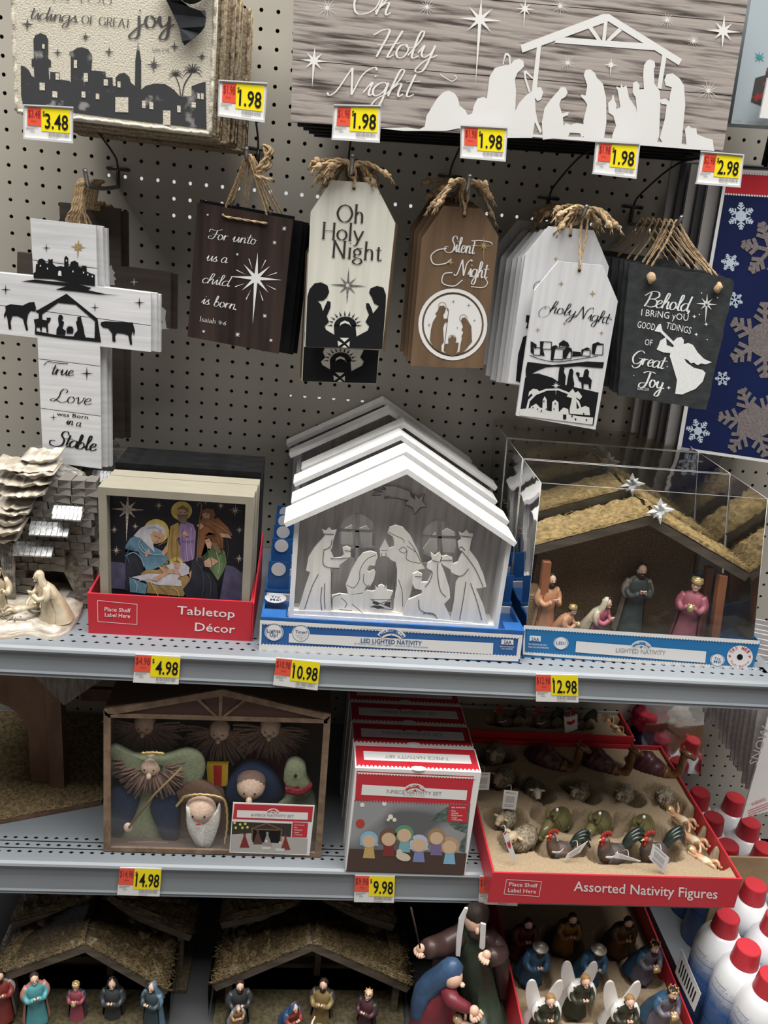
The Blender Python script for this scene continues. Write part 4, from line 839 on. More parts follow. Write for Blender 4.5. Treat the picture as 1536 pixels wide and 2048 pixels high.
# ================================================================ resin ruin nativity, far left
M_res = mat('glitter_resin', (.36, .34, .30), (.11, .10, .09), rough=.3, scale=(120, 120, 120), detail=6, bump=.6, coat=.5, lo=.35, hi=.6)
M_resl = mat('pale_ledge_resin', (.66, .62, .54), (.36, .31, .25), rough=.35, scale=(40, 40, 260), detail=6, bump=.7, coat=.4, lo=.35, hi=.62)
M_ivo = mat('ivory_resin', (.66, .58, .43), (.52, .42, .28), rough=.3, scale=(60, 60, 60), coat=.6, bump=.2)
M_shin = mat('silver_shingle', (.50, .52, .53), (.25, .26, .27), rough=.3, scale=(200, 200, 200), coat=.5, metal=.3)
def ruin(label, dy, dx, name='stone_ruin_nativity', front=True):
    yw = -.275 + dy; t = thing(name, label, 'nativity ornament', V((.09 + dx, -.30 + dy, Z1)), None)
    r = random.Random(5 + int(dy * 100)); D = V((dx, dy, 0))
    mb = MB(); base = [U(a, b, 2, Z1) + D for a, b in ((-90, 1250), (-60, 1275), (10, 1279), (60, 1272), (105, 1280), (140, 1262), (160, 1235), (168, 1205), (160, 1178), (60, 1165), (-80, 1160))]
    bb = cr(base + [base[0]], 4)[:-1]; n = len(bb); vs = [(p + V((r.uniform(-.001, .001), 0, 0))) for p in bb] + [p * 1 + V((0, .004, .010 + r.uniform(-.001, .001))) for p in bb] + [p + (V((.04, -.27 + dy, Z1)) - p) * .14 + V((0, 0, .018)) for p in bb]
    mb.add(vs, [(i, (i + 1) % n, n + (i + 1) % n, n + i) for i in range(n)] + [(n + i, n + (i + 1) % n, 2 * n + (i + 1) % n, 2 * n + i) for i in range(n)] + [tuple(range(2 * n, 3 * n))], smooth=True); mb.build('base', M_resl, t)
    # core with arch opening
    core = pts('-60,1290 -60,980 40,950 95,940 150,965 178,1010 182,1170 178,1215 150,1225 146,1180 128,1145 98,1128 72,1135 58,1165 55,1245 30,1260')
    mb = MB(); mb.poly([V((q[0], q[1], max(q[2], Z1 + .011))) for q in [Y(a, b, yw + .012 - dy) + D for a, b in core]], (0, .05, 0)); mb.build('wall_core', M_res, t)
    mb = MB(); mb.poly([V((q[0], q[1], max(q[2], Z1 + .011))) for q in [Y(a, b, yw + .045 - dy) + D for a, b in pts('50,1120 190,1120 180,1250 50,1260')]], (0, .006, 0)); mb.build('arch_back', M_dkb, t)
    bm = MB(); bm.box(-.5, .5, -.5, .5, -.5, .5); me = None; k = 0
    b0 = MB(); 
    for row in range(20):
        y = 944 + row * 15.5; x = -30 + (row % 2) * 16 + r.uniform(-4, 4)
        while x < 182:
            wd = r.uniform(20, 34)
            cx, cyy = x + wd / 2, y + .065 * x
            inarch = (66 < cx < 146 and cyy > 1135) or ((cx - 96) ** 2 / 900 + (cyy - 1150) ** 2 / 900 < 1) or (138 < cx < 160 and 1080 < cyy < 1180)
            if not inarch and cyy < 1250 and not (cx < 60 and cyy < 1040) and not (cx < 95 and cyy < 995):
                p = Y(cx, cyy, yw - dy) + D; w_ = (Y(cx + wd / 2 - 1, cyy, yw) - Y(cx - wd / 2 + 1, cyy, yw)).length
                if me is None:
                    q = MB(); q.box(-.5, .5, -.5, .5, -.5, .5); q.v = [(a + r.uniform(-.06, .06), b + r.uniform(-.1, .1), c + r.uniform(-.08, .08)) for a, b, c in q.v]; o = q.build('brick', M_res, t); me = o.data
                else:
                    o = bpy.data.objects.new('brick', me); C.objects.link(o); o.parent = t; CH[t.name].append(o)
                o.location = p - V(t.location); o.scale = (w_, .022 + r.uniform(-.004, .006), .0118); o.rotation_euler = (r.uniform(-.1, .1), r.uniform(-.05, .05), r.uniform(-.06, .06))
                if k == 0: o.location = p - V(t.location)
                k += 1
            x += wd
    # three shingled awnings
    for (x0, x1, y0) in ((108, 166, 1010), (62, 140, 1042), (30, 108, 1082)):
        mb = MB(); nn = 7
        for rw in range(2):
            for i in range(nn):
                a = Y(x0 + (x1 - x0) * i / nn, y0 + rw * 9 + i * .6, yw - .012 - rw * .008 - dy) + D; b = Y(x0 + (x1 - x0) * (i + .9) / nn, y0 + rw * 9 + i * .6, yw - .012 - rw * .008 - dy) + D
                mb.poly([a, b, b + V((0, -.012, -.009)), a + V((0, -.012, -.009))], (0, .002, -.003))
        mb.build('shingle_awning', M_shin, t, kind='stuff')
        mb = MB(); a, b = Y(x0, y0 + 20, yw - .01) + D, Y(x1, y0 + 24, yw - .01) + D; mb.tube([a, b], .003, 6); mb.build('awning_beam', M_res, t)
    # layered rock ledges
    for (x0, x1, y0, dd) in ((-20, 105, 935, .0), (40, 112, 918, .02), (-30, 108, 962, -.01), (-30, 100, 985, -.02), (-20, 80, 1005, -.02), (-30, 70, 1020, -.03), (-30, 45, 1040, -.03), (-40, 40, 1060, -.035), (20, 110, 948, -.006), (-30, 30, 1075, -.03)):
        a, b = Y(x0, y0, yw + dd - dy) + D, Y(x1, y0 + 4, yw + dd - dy) + D; n = 22; top = []; bot = []; a = a.lerp(b, r.uniform(0, .25)) + V((0, 0, r.uniform(-.004, .004))); b = b + V((r.uniform(-.012, .006), 0, r.uniform(-.004, .004)))
        for i in range(n + 1):
            s = i / n; q = a.lerp(b, s); top.append(q + V((0, -.006 + .010 * noise.noise(q * 70) - .012 * sin(pi * s), .002 + .004 * noise.noise(q * 160)))); bot.append(q + V((0, .006 * noise.noise(q * 90) - .006 * sin(pi * s), -(.004 + .003 * noise.noise(q * 120)) * (.3 + sin(pi * s)))))
        bk = [q + V((0, .05, .004)) for q in top]; mb = MB(); m = n + 1
        mb.add(top + bot + bk, [(i, i + 1, m + i + 1, m + i) for i in range(n)] + [(2 * m + i, 2 * m + i + 1, i + 1, i) for i in range(n)] + [(0, m, 2 * m), (n, 2 * m + n, m + n)]); mb.build('rock_ledge', M_resl, t)
    # pillar
    mb = MB(); 
    for q in range(5): a = Y(6 + q * 5, 1085, yw - .02) + D; b = Y(10 + q * 4.6, 1225, yw - .02) + D; b[2] = max(b[2], Z1 + .012); mb.tube([a, b], .0035, 6)
    mb.build('pillar', M_res, t)
    return t
ruin('glittering grey stone-ruin nativity with kneeling ivory figure, far left', 0, 0)
ruin('second stone-ruin nativity behind the left one', .17, .012)
figure('kneeling_figure', 'ivory kneeling mother figure in front of the ruin arch', U(100, 1243, 2, Z1 + .012) , .098, -.9, M_ivo, M_ivo, M_ivo, 'veil', 'kneel', hands=M_ivo, skin=M_ivo)
figure('kneeling_figure', 'ivory figure cut by the left picture edge', U(-6, 1235, 2, Z1 + .012), .10, .6, M_ivo, M_ivo, M_ivo, 'veil', 'kneel', hands=M_ivo, skin=M_ivo)
baby('infant_in_manger', 'ivory infant on a round heap of straw before the ruin', U(46, 1238, 2, Z1 + .012), .06, .5, M_ivo, M_ivo, M_resl)

# ================================================================ shadow boxes in the red tray
M_tau = mat('taupe_paint', (.31, .285, .23), (.28, .26, .205), rough=.55, scale=(30, 30, 30))
xa, xb, za, zb_ = .213, .424, .931, 1.150
def frame_box(label, y, m, dx=0, dz=0, dep=.027):
    t = thing('shadow_box', label, 'picture box', ((xa + xb) / 2 + dx, y + dep, za + dz), 'shadow boxes in the red tray')
    a, b, c, d = xa + dx, xb + dx, za + dz, zb_ + dz; w = .011; mb = MB()
    for (p, q, r_, s) in ((a, b, d - w, d), (a, b, c, c + w)): mb.box(p, q, y, y + dep, r_, s)
    for (p, q, r_, s) in ((a, a + w, c + w, d - w), (b - w, b, c + w, d - w)): mb.box(p, q, y, y + dep, r_, s)
    mb.build('frame', m, t); mb = MB(); mb.box(a + w, b - w, y + .020, y + .024, c + w, d - w); mb.build('picture_panel', mat('night_print', (.008, .008, .014), rough=.45), t)
    return t
yf = -.3465; ys = [yf, yf + .0285, yf + .057, yf + .089, yf + .1165, yf + .144]
tF = frame_box('taupe shadow box with painted nativity picture, frontmost', ys[0], M_tau)
for i in (1, 2): frame_box('taupe shadow box, %s from the front' % ordn[i], ys[i], M_tau, .0015 * i, -.001)
for i in (3, 4, 5): frame_box('black shadow box, %s' % ['nearest behind the taupe ones', 'middle of the black ones', 'hindmost in the tray'][i - 3], ys[i], M_black, .004, .008)
k = 2.845; yp = ys[0] + .0194
def PP(s): return pts(s, 0, 880, k)
def col(nm, c, c2=None): return mat(nm, c, c2 or tuple(x * .62 for x in c), rough=.5, scale=(110, 110, 60), lo=.3, hi=.75)
def pic(nm, c, L, e=0): decal(nm, col('paint_' + nm, c) if isinstance(c, tuple) else c, tF, [PP(s) if isinstance(s, str) else s for s in L], 1, yp - e)
pic('hill_print', (.10, .095, .17), ['598,690 650,692 710,700 712,850 598,840', '1285,710 1330,720 1385,760 1385,915 1250,905'])
pic('halo_print', (.66, .52, .14), [ell(888 / k, 880 + 520 / k, 73 / k, 70 / k), ell(1033 / k, 880 + 403 / k, 60 / k, 54 / k), ell(1003 / k, 880 + 705 / k, 38 / k, 40 / k)])
pic('brown_robe_print', (.26, .11, .05), ['1130,480 1150,440 1195,455 1240,440 1300,500 1322,540 1300,560 1270,550 1270,700 1120,690 1130,560', '1150,400 1180,388 1215,395 1225,425 1215,450 1160,455 1145,430'])
pic('violet_robe_print', (.30, .20, .37), ['1010,480 1060,465 1100,480 1115,520 1110,600 1105,680 1030,700 1020,600 1000,540'])
pic('gold_robe_print', (.38, .25, .08), ['970,490 1010,470 1025,480 1020,540 1030,620 1025,700 945,700 940,620 960,560'])
pic('blue_robe_print', (.13, .26, .36), ['712,640 715,600 740,560 790,530 830,555 860,600 900,620 945,640 965,690 960,700 860,740 800,740 760,640', '735,780 838,822 830,875 740,865'])
pic('dark_robe_print', (.025, .03, .045), ['712,620 740,590 790,640 830,740 790,770 740,775 730,860 710,855', '1090,690 1110,665 1150,672 1165,700 1150,740 1200,760 1235,820 1240,908 1060,895 1040,850 1080,800'])
pic('green_robe_print', (.16, .25, .12), ['1145,660 1165,590 1165,545 1190,525 1225,535 1245,580 1280,640 1290,700 1265,760 1240,800 1200,740 1160,690'])
pic('hay_print', (.36, .25, .10), ['800,760 830,735 900,740 940,700 1050,760 1090,790 1060,850 1045,890 835,870 840,825'])
pic('white_cloth_print', (.60, .60, .66), ['760,545 800,500 850,480 900,478 935,500 940,540 925,560 905,530 880,520 850,540 870,580 880,640 850,610 800,560', '745,780 850,760 940,765 1030,800 1035,832 900,825', '945,715 980,700 1050,700 1078,725 1075,760 1040,775 990,765', '870,820'[0:0] or '930,770 1010,755 1030,770 1000,800 940,795'], .0003)
pic('skin_print', (.60, .36, .25), ['865,540 880,522 910,520 935,535 930,560 905,585 880,580 862,565', '1010,395 1035,380 1065,392 1070,430 1050,450 1020,440', '1150,420 1170,412 1195,420 1190,455 1160,450', '1165,570 1190,560 1205,590 1200,620 1180,615', '820,640 850,615 855,640 830,670', '920,640 945,600 955,630 930,665', '1030,540 1050,515 1075,545 1045,552', '985,700 1010,692 1028,705 1020,730 990,725', '900,715 960,735 1010,730 1030,770 1045,775 1000,760 960,760 890,805 865,800 870,785 930,755', '1160,690 1200,665 1245,690 1200,725 1165,720', '1250,530 1300,535 1318,560 1260,552', '1075,760 1090,740 1085,790', '1120,485 1140,470 1160,490 1140,510'], .0006)
pic('beard_print', (.20, .14, .09), ['1010,425 1070,425 1060,470 1040,478 1015,460', '1158,445 1195,445 1180,465', '1005,395 1035,375 1070,395 1072,415 1050,395 1020,395', '1205,590 1230,580 1260,640 1235,650', '840,490'[0:0] or '985,693 1010,685 1028,700 1005,695'], .0008)
pic('crook_print', (.22, .12, .06), [[(a[0], a[1]) for a in q] for q in stroke(PP('1122,375 1130,360 1145,362 1146,390 1135,470 1120,690'), 2.6)], .0008)
fold = [('712,660 760,640 800,670 820,720', (.25, .42, .52)), ('800,590 820,620 870,650 930,650', (.25, .42, .52)), ('740,600 725,650 735,700', (.05, .12, .18)), ('800,560 790,600 820,640 860,650', (.34, .36, .44)), ('840,500 880,495 920,515', (.36, .38, .46)), ('960,510 955,580 950,640', (.55, .40, .16)), ('985,500 975,600 985,690', (.22, .14, .05)), ('1005,560 1010,620 1005,690', (.20, .12, .05)), ('1040,500 1035,580 1045,680', (.19, .12, .26)), ('1065,560 1060,620 1070,690', (.44, .32, .52)), ('1090,500 1085,580 1095,680', (.44, .32, .52)), ('1030,570 1060,578 1105,575', (.15, .09, .2)), ('1160,480 1200,500 1250,560 1260,640', (.12, .05, .02)), ('1210,470 1260,500 1300,530', (.40, .20, .10)), ('1180,620 1200,680 1210,740', (.08, .14, .06)), ('1230,640 1250,700 1240,760', (.28, .40, .22)), ('1110,690 1150,740 1160,820 1150,890', (.06, .065, .08)), ('1180,760 1200,820 1195,890', (.06, .065, .08)), ('850,800 880,850 900,885', (.55, .42, .2)), ('900,830 940,860 960,888', (.2, .13, .05)), ('980,835 1010,860 1020,890', (.55, .42, .2)), ('760,790 780,830 775,865', (.30, .45, .50)), ('790,800 850,790 900,800', (.44, .45, .55)), ('900,600 950,575', (.35, .2, .13)), ('880,545 895,548', (.15, .08, .05)), ('900,556 912,560', (.15, .08, .05)), ('1022,412 1034,414', (.12, .07, .05)), ('1046,414 1058,412', (.12, .07, .05)), ('1170,424 1182,424', (.12, .07, .05)), ('1178,575 1190,575', (.12, .07, .05)), ('890,572 902,575', (.40, .12, .10)), ('995,704 1003,705', (.2, .1, .06)), ('1035,540 1070,545', (.35, .2, .13)), ('720,655 712,720 716,800', (.05, .12, .18)), ('1290,560 1300,620 1290,680', (.12, .05, .02)), ('1265,620 1275,700 1250,780', (.08, .14, .06))]
for q, (P_, c_) in enumerate(fold): decal('brushwork', mat('brush_%d_%d_%d' % tuple(int(100 * x) for x in c_), c_, rough=.5), tF, stroke(PP(P_), 1.5 if q < 23 else 1.1), 1, yp - .001, kind='stuff')
decal('silver_stars', mat('silver_glitter', (.62, .55, .47), (.30, .27, .24), rough=.3, scale=(700, 700, 700), detail=1, lo=.45, hi=.55), tF, [star(725 / k, 880 + 395 / k, 34, r=8, n=8, long=66, rot=2, alt=.68)] + [star(x / k, 880 + y / k, r, r=r * .2, n=8, rot=4, alt=.7) for x, y, r in [(652, 300, 10), (838, 308, 8), (903, 372, 10), (1003, 318, 7), (1170, 342, 10), (1256, 374, 8), (1338, 400, 13), (650, 510, 9), (770, 492, 8), (662, 628, 11), (1362, 512, 8), (1360, 675, 10)]], 1, yp - .0003)
def tray(name, lab, x0, x1, y0, y1, z0, h, hb, m, m2, group=None, th=.003, cat='tray', t=None):
    t = t or thing(name, lab, cat, ((x0 + x1) / 2, (y0 + y1) / 2, z0), group)
    mb = MB(); mb.box(x0, x1, y0, y0 + th, z0, z0 + h); mb.build('front_panel', m, t)
    for nm, xx in (('side_panel', x0), ('side_panel', x1 - th)):
        mb = MB(); mb.poly([(xx, y0 + th, z0), (xx, y0 + th, z0 + h), (xx, y1, z0 + hb), (xx, y1, z0)], (th, 0, 0)); mb.build(nm, m, t)
    mb = MB(); mb.box(x0 + th, x1 - th, y1 - th, y1, z0, z0 + hb); mb.build('back_panel', m2, t)
    mb = MB(); mb.box(x0 + th, x1 - th, y0 + th, y1 - th, z0, z0 + .002); mb.build('bottom', m2, t)
    return t
M_grey = mat('card_grey', (.40, .36, .33), rough=.8)
tR = tray('red_display_tray', 'red cardboard tray reading Tabletop Decor around the shadow boxes', .197, .429, -.354, -.17, Z1, .064, .066, M_red, M_grey)
mb = MB(); mb.poly([(.4295, -.354, Z1), (.4295, -.354, Z1 + .062), (.4295, -.26, Z1 + .085), (.4295, -.19, Z1 + .10), (.4295, -.17, Z1 + .10), (.4295, -.17, Z1)], (.002, 0, 0)); mb.build('raised_side', M_red, tR)
M_pw = mat('print_white', (.80, .74, .74), rough=.5)
q = [(555, 913), (780, 935), (779, 1050), (557, 1033)]
fr = []
for i in range(4): a, b = q[i], q[(i + 1) % 4]; fr += stroke([(a[0] / k, 880 + a[1] / k), (b[0] / k, 880 + b[1] / k)], 1, smooth=False)
decal('tray_lettering', M_pw, tR, fr + sans((1007 / k, 880 + 990 / k), (1335 / k, 880 + 1012 / k), 17, 'Tabletop', .008) + sans((1108 / k, 880 + 1085 / k), (1336 / k, 880 + 1100 / k), 17, 'Décor', .008) + sans((594 / k, 880 + 973 / k), (743 / k, 880 + 981 / k), 8, 'Place Shelf', .01) + sans((596 / k, 880 + 1004 / k), (740 / k, 880 + 1013 / k), 8, 'Label Here', .01), 1, -.3546)

# ================================================================ white lighted houses in blue trays
M_hw = mat('white_house_wood', (.80, .80, .80), (.66, .66, .66), rough=.6, scale=(80, 80, 10), lo=.4, hi=.9, bump=.15)
M_hin = mat('greywashed_house_wood', (.56, .54, .53), (.36, .345, .335), rough=.65, scale=(110, 110, 9), detail=6, lo=.42, hi=.72)
M_fig = mat('whitewashed_figures', (.76, .75, .71), (.60, .59, .55), rough=.6, scale=(100, 100, 10), lo=.45, hi=.8)
M_eng = mat('burnt_engraving', (.07, .065, .06), rough=.8)
k = 2.743
def h2(s): return pts(s, 500, 780, k)
za_ = Y(815, 937, -.365)[2]
aps = []
for f, b in (((815, 937), (813.5, 907)), ((813.5, 903), (812, 882))):
    A_, B_ = U(f[0], f[1], 2, za_), U(b[0], b[1], 2, za_); aps.append((A_[0], A_[1], B_[1], 0))
for f, y0_, y1_ in (((802.6, 870), -.189, -.136), ((810, 846), -.130, -.080), ((779, 819), -.078, -.034), ((768, 800), -.036, .008)):
    q = Y(f[0], f[1], y0_); aps.append((q[0], y0_, y1_, q[2] - za_))
labs = ['white wooden lighted nativity house with cut-out kings, frontmost', 'white lighted nativity house, second in the row', 'white lighted nativity house, third in the row', 'white lighted nativity house, fourth in the row', 'white lighted nativity house, fifth in the row', 'white lighted nativity house, hindmost near the pegboard']
eL, eR = Y(568, 1046, -.365), Y(1034, 1086, -.365); wl, wr = Y(578, 1060, -.352)[0], Y(1000, 1060, -.352)[0] + .006; wl, wr = .482, .795; zfl = .968
def house(i, ax_, y0, y1, dz=0):
    dx = ax_ - aps[0][0]; y1 = y1 - .010; oz = V((0, 0, dz))
    if y1 > -.004: y1 = -.004
    t = thing('nativity_house', labs[i], 'nativity house', (.64 + dx, (y0 + y1) / 2, zfl), 'white lighted nativity houses')
    ap = V((aps[0][0], 0, za_))
    for nm, e in (('roof_panel', eL), ('roof_panel', eR)):
        d = V((e[0] - ap[0], 0, e[2] - ap[2])); nn = V((-d[2], 0, d[0])).normalized(); nn = -nn if nn[2] > 0 else nn
        mb = MB(); a = V((ap[0] + dx, y0, ap[2])) + oz; b = V((e[0] + dx, y0, e[2])) + oz; mb.poly([a, b, b + nn * .007, a - V((0, 0, .0084))], (0, y1 - y0, 0)); mb.build(nm, M_hw, t)
    yi, yo = y0 + .014, y1 - .006
    def rz(x):
        e = eL if x < ap[0] else eR; return ap[2] + (e[2] - ap[2]) * (x - ap[0]) / (e[0] - ap[0]) - .009
    for x0, x1 in ((wl, wl + .007), (wr - .007, wr)):
        mb = MB(); mb.box(x0 + dx, x1 + dx, yi, yo, zfl, min(rz(x0), rz(x1)) + .002 + dz); mb.build('side_wall', M_hw, t)
    mb = MB(); mb.box(wl + .007 + dx, wr - .007 + dx, yi, yo, zfl, zfl + .006); mb.build('floor_board', M_hw, t)
    return t, dx, yi, yo
tH, _, yi, yo = house(0, *aps[0])
for i in range(1, 6): 
    t, dx, a, b = house(i, *aps[i]); mb = MB(); yb = b - .006
    e1, e2 = eL, eR; ap0 = aps[0][0]
    def rz(x): e = e1 if x < ap0 else e2; return za_ + (e[2] - za_) * (x - ap0) / (e[0] - ap0) - .009
    mb.poly([(wl + .007 + dx, yb, zfl + .006), (wl + .007 + dx, yb, rz(wl + .007) + aps[i][3]), (ap0 + dx, yb, za_ - .01 + aps[i][3]), (wr - .007 + dx, yb, rz(wr - .007) + aps[i][3]), (wr - .007 + dx, yb, zfl + .006)], (0, .004, 0)); mb.build('back_wall', M_hin, t)
    if i == 1:
        yb2 = a + .004
        for P in ('500,790 520,760 560,740 570,870 520,870 500,850', '600,760 640,745 670,790 670,860 610,860', '950,870 980,830 1000,800 1020,780 1030,860 1020,930 960,900', '1050,780 1080,760 1120,780 1130,850 1110,930 1060,930'):
            mb = MB(); mb.poly([Y(a_, b_, yb2) for a_, b_ in h2(P)], (0, .003, 0)); mb.build('cutout_figure', M_fig, t)
# back wall of the front house, with two arched windows and glazing bars
ybk = yo - .006
def archwin(x0, x1, yt, yb2, n=12):
    xm = (x0 + x1) / 2; rx = (x1 - x0) / 2; ry = rx * 1.0; return [(x0, yb2)] + [(xm - rx * cos(pi * i / n), yt + ry - ry * sin(pi * i / n)) for i in range(n + 1)] + [(x1, yb2 + 10)]
outer = [Y(a, b, ybk) for a, b in h2('248,1225 245,700 865,435 1375,745 1350,1290')]
W1 = archwin(490, 685, 680, 920); W2 = archwin(945, 1135, 715, 950)
def bridge(outer, holes):
    tr = geometry.tessellate_polygon([outer] + holes); vs = list(outer)
    for h in holes: vs += h
    return vs, [list(t) for t in tr]
holes = [[Y(500 + a / k, 780 + b / k, ybk) for a, b in W] for W in (W1, W2)]
vs, fs = bridge(outer, holes); mb = MB(); mb.add(vs, fs); mb.add([v + V((0, .004, 0)) for v in vs], fs)
for hh in holes:
    n = len(hh); mb.add(hh + [v + V((0, .004, 0)) for v in hh], [(i, (i + 1) % n, n + (i + 1) % n, n + i) for i in range(n)])
mb.build('back_wall', M_hin, tH)
for x, y0_, y1_, w_ in ((588, 680, 930, 11), (1042, 715, 960, 10)): mb = MB(); mb.poly([Y(500 + a / k, 780 + b / k, ybk - .001) for a, b in ((x - w_, y0_), (x + w_, y0_), (x + w_, y1_), (x - w_, y1_))], (0, .004, 0)); mb.build('window_bar', M_hin, tH)
for x0, x1, ys_ in ((492, 685, (770, 855)), (946, 1135, (803, 895))):
    for y_ in ys_: mb = MB(); mb.poly([Y(500 + a / k, 780 + b / k, ybk - .001) for a, b in ((x0, y_ - 4), (x1, y_ + 4), (x1, y_ + 14), (x0, y_ + 6))], (0, .004, 0)); mb.build('window_bar', M_hin, tH)
ycm = ybk - .004
mb = MB(); mb.poly([Y(a, b, ycm) for a, b in h2('730,528 800,530 880,560 885,580 905,600 900,570 925,598 958,572 945,615 970,640 935,645 902,682 892,645 850,628 868,605 800,590 735,592 780,582 670,575 720,562 680,545 745,550')], (0, .003, 0)); mb.build('comet', M_hin, tH)
decal('comet_outline', M_eng, tH, [q for P in ('735,593 800,593 868,608', '850,630 892,646 902,684 935,648 970,642', '668,578 720,576', '958,572 945,615', '880,560 885,582 905,605 900,570', '678,545 730,560', '728,528 745,545') for q in stroke(h2(P), 1.4, smooth=False)], 1, ycm - .0006)
yg = yi + .006
figs = {'left_king': '265,1210 300,1090 330,1000 308,990 320,920 350,870 395,820 410,800 395,765 415,775 433,755 452,775 475,768 465,800 455,830 452,860 440,880 460,925 500,920 515,905 508,868 530,858 552,870 552,915 490,960 490,978 440,975 445,1030 448,1120 445,1215 445,1228',
 'kneeling_mother': '525,1070 555,990 590,930 620,895 660,885 695,895 700,915 690,940 685,965 655,960 640,990 655,1000 680,985 688,1000 680,1040 660,1075 635,1080 625,1110 540,1125 530,1085',
 'standing_father': '755,785 765,755 800,742 840,755 880,800 920,880 945,960 960,980 930,985 905,1000 895,1060 880,1120 850,1200 835,1240 785,1230 790,1150 805,1080 808,990 800,945 770,930 750,905 755,915 715,915 712,875 740,820 765,870 790,860 790,830 785,805',
 'kneeling_king': '835,1245 850,1190 870,1150 900,1138 940,1120 945,1098 905,1090 890,1060 892,1010 920,998 945,1010 940,1055 975,1055 1000,1000 970,975 975,950 1000,935 990,890 1015,910 1040,890 1055,915 1045,945 1070,1010 1095,1090 1098,1140 1065,1175 1100,1250 1095,1275',
 'right_king': '1100,1275 1120,1160 1130,1060 1150,1020 1105,1010 1100,985 1060,960 1042,940 1050,915 1080,908 1110,925 1115,955 1140,945 1165,890 1145,870 1140,835 1160,820 1145,780 1170,790 1188,770 1205,790 1225,790 1212,830 1205,880 1250,940 1280,1010 1298,1080 1240,1090 1280,1180 1308,1290',
 'manger_scene': '440,1130 490,1118 560,1125 610,1120 640,1100 670,1105 690,1100 688,1075 700,1095 705,1075 722,1068 738,1078 740,1095 748,1075 752,1098 785,1105 770,1140 775,1190 778,1215 820,1225 830,1245 700,1235 600,1228 500,1220 440,1200'}
for i, (nm, s) in enumerate(figs.items()):
    mb = MB(); mb.poly([Y(a, b, yg - (.004 if i in (0, 4, 3) else .0) + (.004 if i == 2 else 0)) for a, b in h2(s)], (0, .0035, 0)); mb.build(nm if nm not in ('left_king', 'right_king') else 'standing_king', M_fig, tH)
mb = MB(); mb.poly([Y(a, b, yg - .005) for a, b in h2('210,1210 440,1215 830,1240 1320,1290 1355,1308 1352,1314 205,1240')], (0, .012, 0)); mb.build('front_sill', M_fig, tH)
eng = ['400,880 440,860 450,820', '405,885 400,940 410,965 440,975 490,978', '448,1000 445,1120 450,1200', '300,1200 340,1080 375,1010', '395,1080 388,1150 395,1210', '410,1060 408,1140 412,1200',
 '690,905 640,930 605,985 600,1040 570,1085 530,1070', '625,1010 622,1050 640,1075 655,1070', '760,780 800,800 840,820 845,840', '870,830 900,870 935,940 925,950 860,930 862,885', '815,880 840,862 860,880 845,895 820,885', '860,855 910,890', '815,1040 835,1110 838,1190', '790,1060 792,1140',
 '975,985 1000,1000 985,1050 960,1080', '1030,950 1030,1020 1045,1100 1075,1135', '925,1150 930,1200 960,1220 1020,1235', '950,1225 1000,1225 1030,1255', '1000,935 1040,945', '1100,1000 1140,1020 1170,1015 1200,980', '1160,880 1200,930 1240,990 1280,1080', '1185,1050 1170,1150 1150,1260', '1210,1060 1245,1160 1272,1262', '1145,870 1160,860 1180,880', '1155,800 1215,808', '405,790 460,792', '450,1200 455,1140 500,1120', '500,1140 530,1170 520,1195', '490,1205 560,1210', '560,1175 590,1200 620,1225', '660,1150 770,1150', '662,1190 775,1150', '662,1150 775,1195', '660,1190 778,1205', '440,925 500,925 550,920', '520,880 552,885', '905,1022 942,1025', '1045,935 1110,935', '718,880 755,882', '722,895 722,912 745,912 745,892']
decal('engraved_lines', M_eng, tH, [q for P in eng for q in stroke(h2(P), 1.3)] + [pts('672,1160 690,1160 718,1172 700,1180 672,1172', 500, 780, k), pts('668,1185 712,1182 740,1195 700,1202', 500, 780, k), pts('740,1165 772,1160 770,1195 735,1182', 500, 780, k)], 1, yg - .0046)
def postage(a, b, n, amp, side):     # scalloped strip along line a->b (pixels)
    o = []
    for i in range(n):
        s = (i + .5) / n; x = a[0] + (b[0] - a[0]) * s; y = a[1] + (b[1] - a[1]) * s; o.append(ell(x, y, amp, amp, 8))
    dx, dy = b[0] - a[0], b[1] - a[1]; l = hypot(dx, dy); nx, ny = -dy / l * side, dx / l * side
    o.append([a, b, (b[0] + nx * amp * 1.3, b[1] + ny * amp * 1.3), (a[0] + nx * amp * 1.3, a[1] + ny * amp * 1.3)]); return o
def logo(t, cx, cy, w, ang, ax, c, e, m1, m2, text='HOLIDAY TIME', inv=False):
    sgn = -1 if inv else 1; ca, sa = cos(ang), sin(ang)
    def R(x, y): return (cx + (x * ca - y * sa) * sgn, cy + (x * sa + y * ca) * sgn)
    band = [R(w * .5 * sin(a), -w * .42 * cos(a) + w * .32) for a in [-1.1 + 2.2 * i / 12 for i in range(13)]] + [R(w * .40 * sin(a), -w * .27 * cos(a) + w * .32) for a in [1.1 - 2.2 * i / 12 for i in range(13)]]
    bigp = [R(w * .56 * sin(a), -w * .48 * cos(a) + w * .32) for a in [-1.15 + 2.3 * i / 12 for i in range(13)]] + [R(w * .34 * sin(a), -w * .20 * cos(a) + w * .33) for a in [1.15 - 2.3 * i / 12 for i in range(13)]]
    decal('logo_rim', m2, t, [bigp], ax, c - e); decal('logo_band', m1, t, [band, [R(-w * .07, w * .20), R(0, w * .08), R(w * .07, w * .20)]], ax, c - 2 * e)
    L = []; n = len(text)
    for i, ch in enumerate(text):
        if ch == ' ': continue
        a = -.92 + 1.84 * (i + .5) / n; x, y = w * .45 * sin(a), -w * .335 * cos(a) + w * .33 + w * .0; p = R(x - w * .028, y + .0 * w); q2 = R(x + w * .028, y + w * .056 * sin(a)); L += sans(p, q2, w * .09, ch, .01, up=None if not inv else (0, 1))
    decal('logo_lettering', m2, t, L, ax, c - 3 * e)
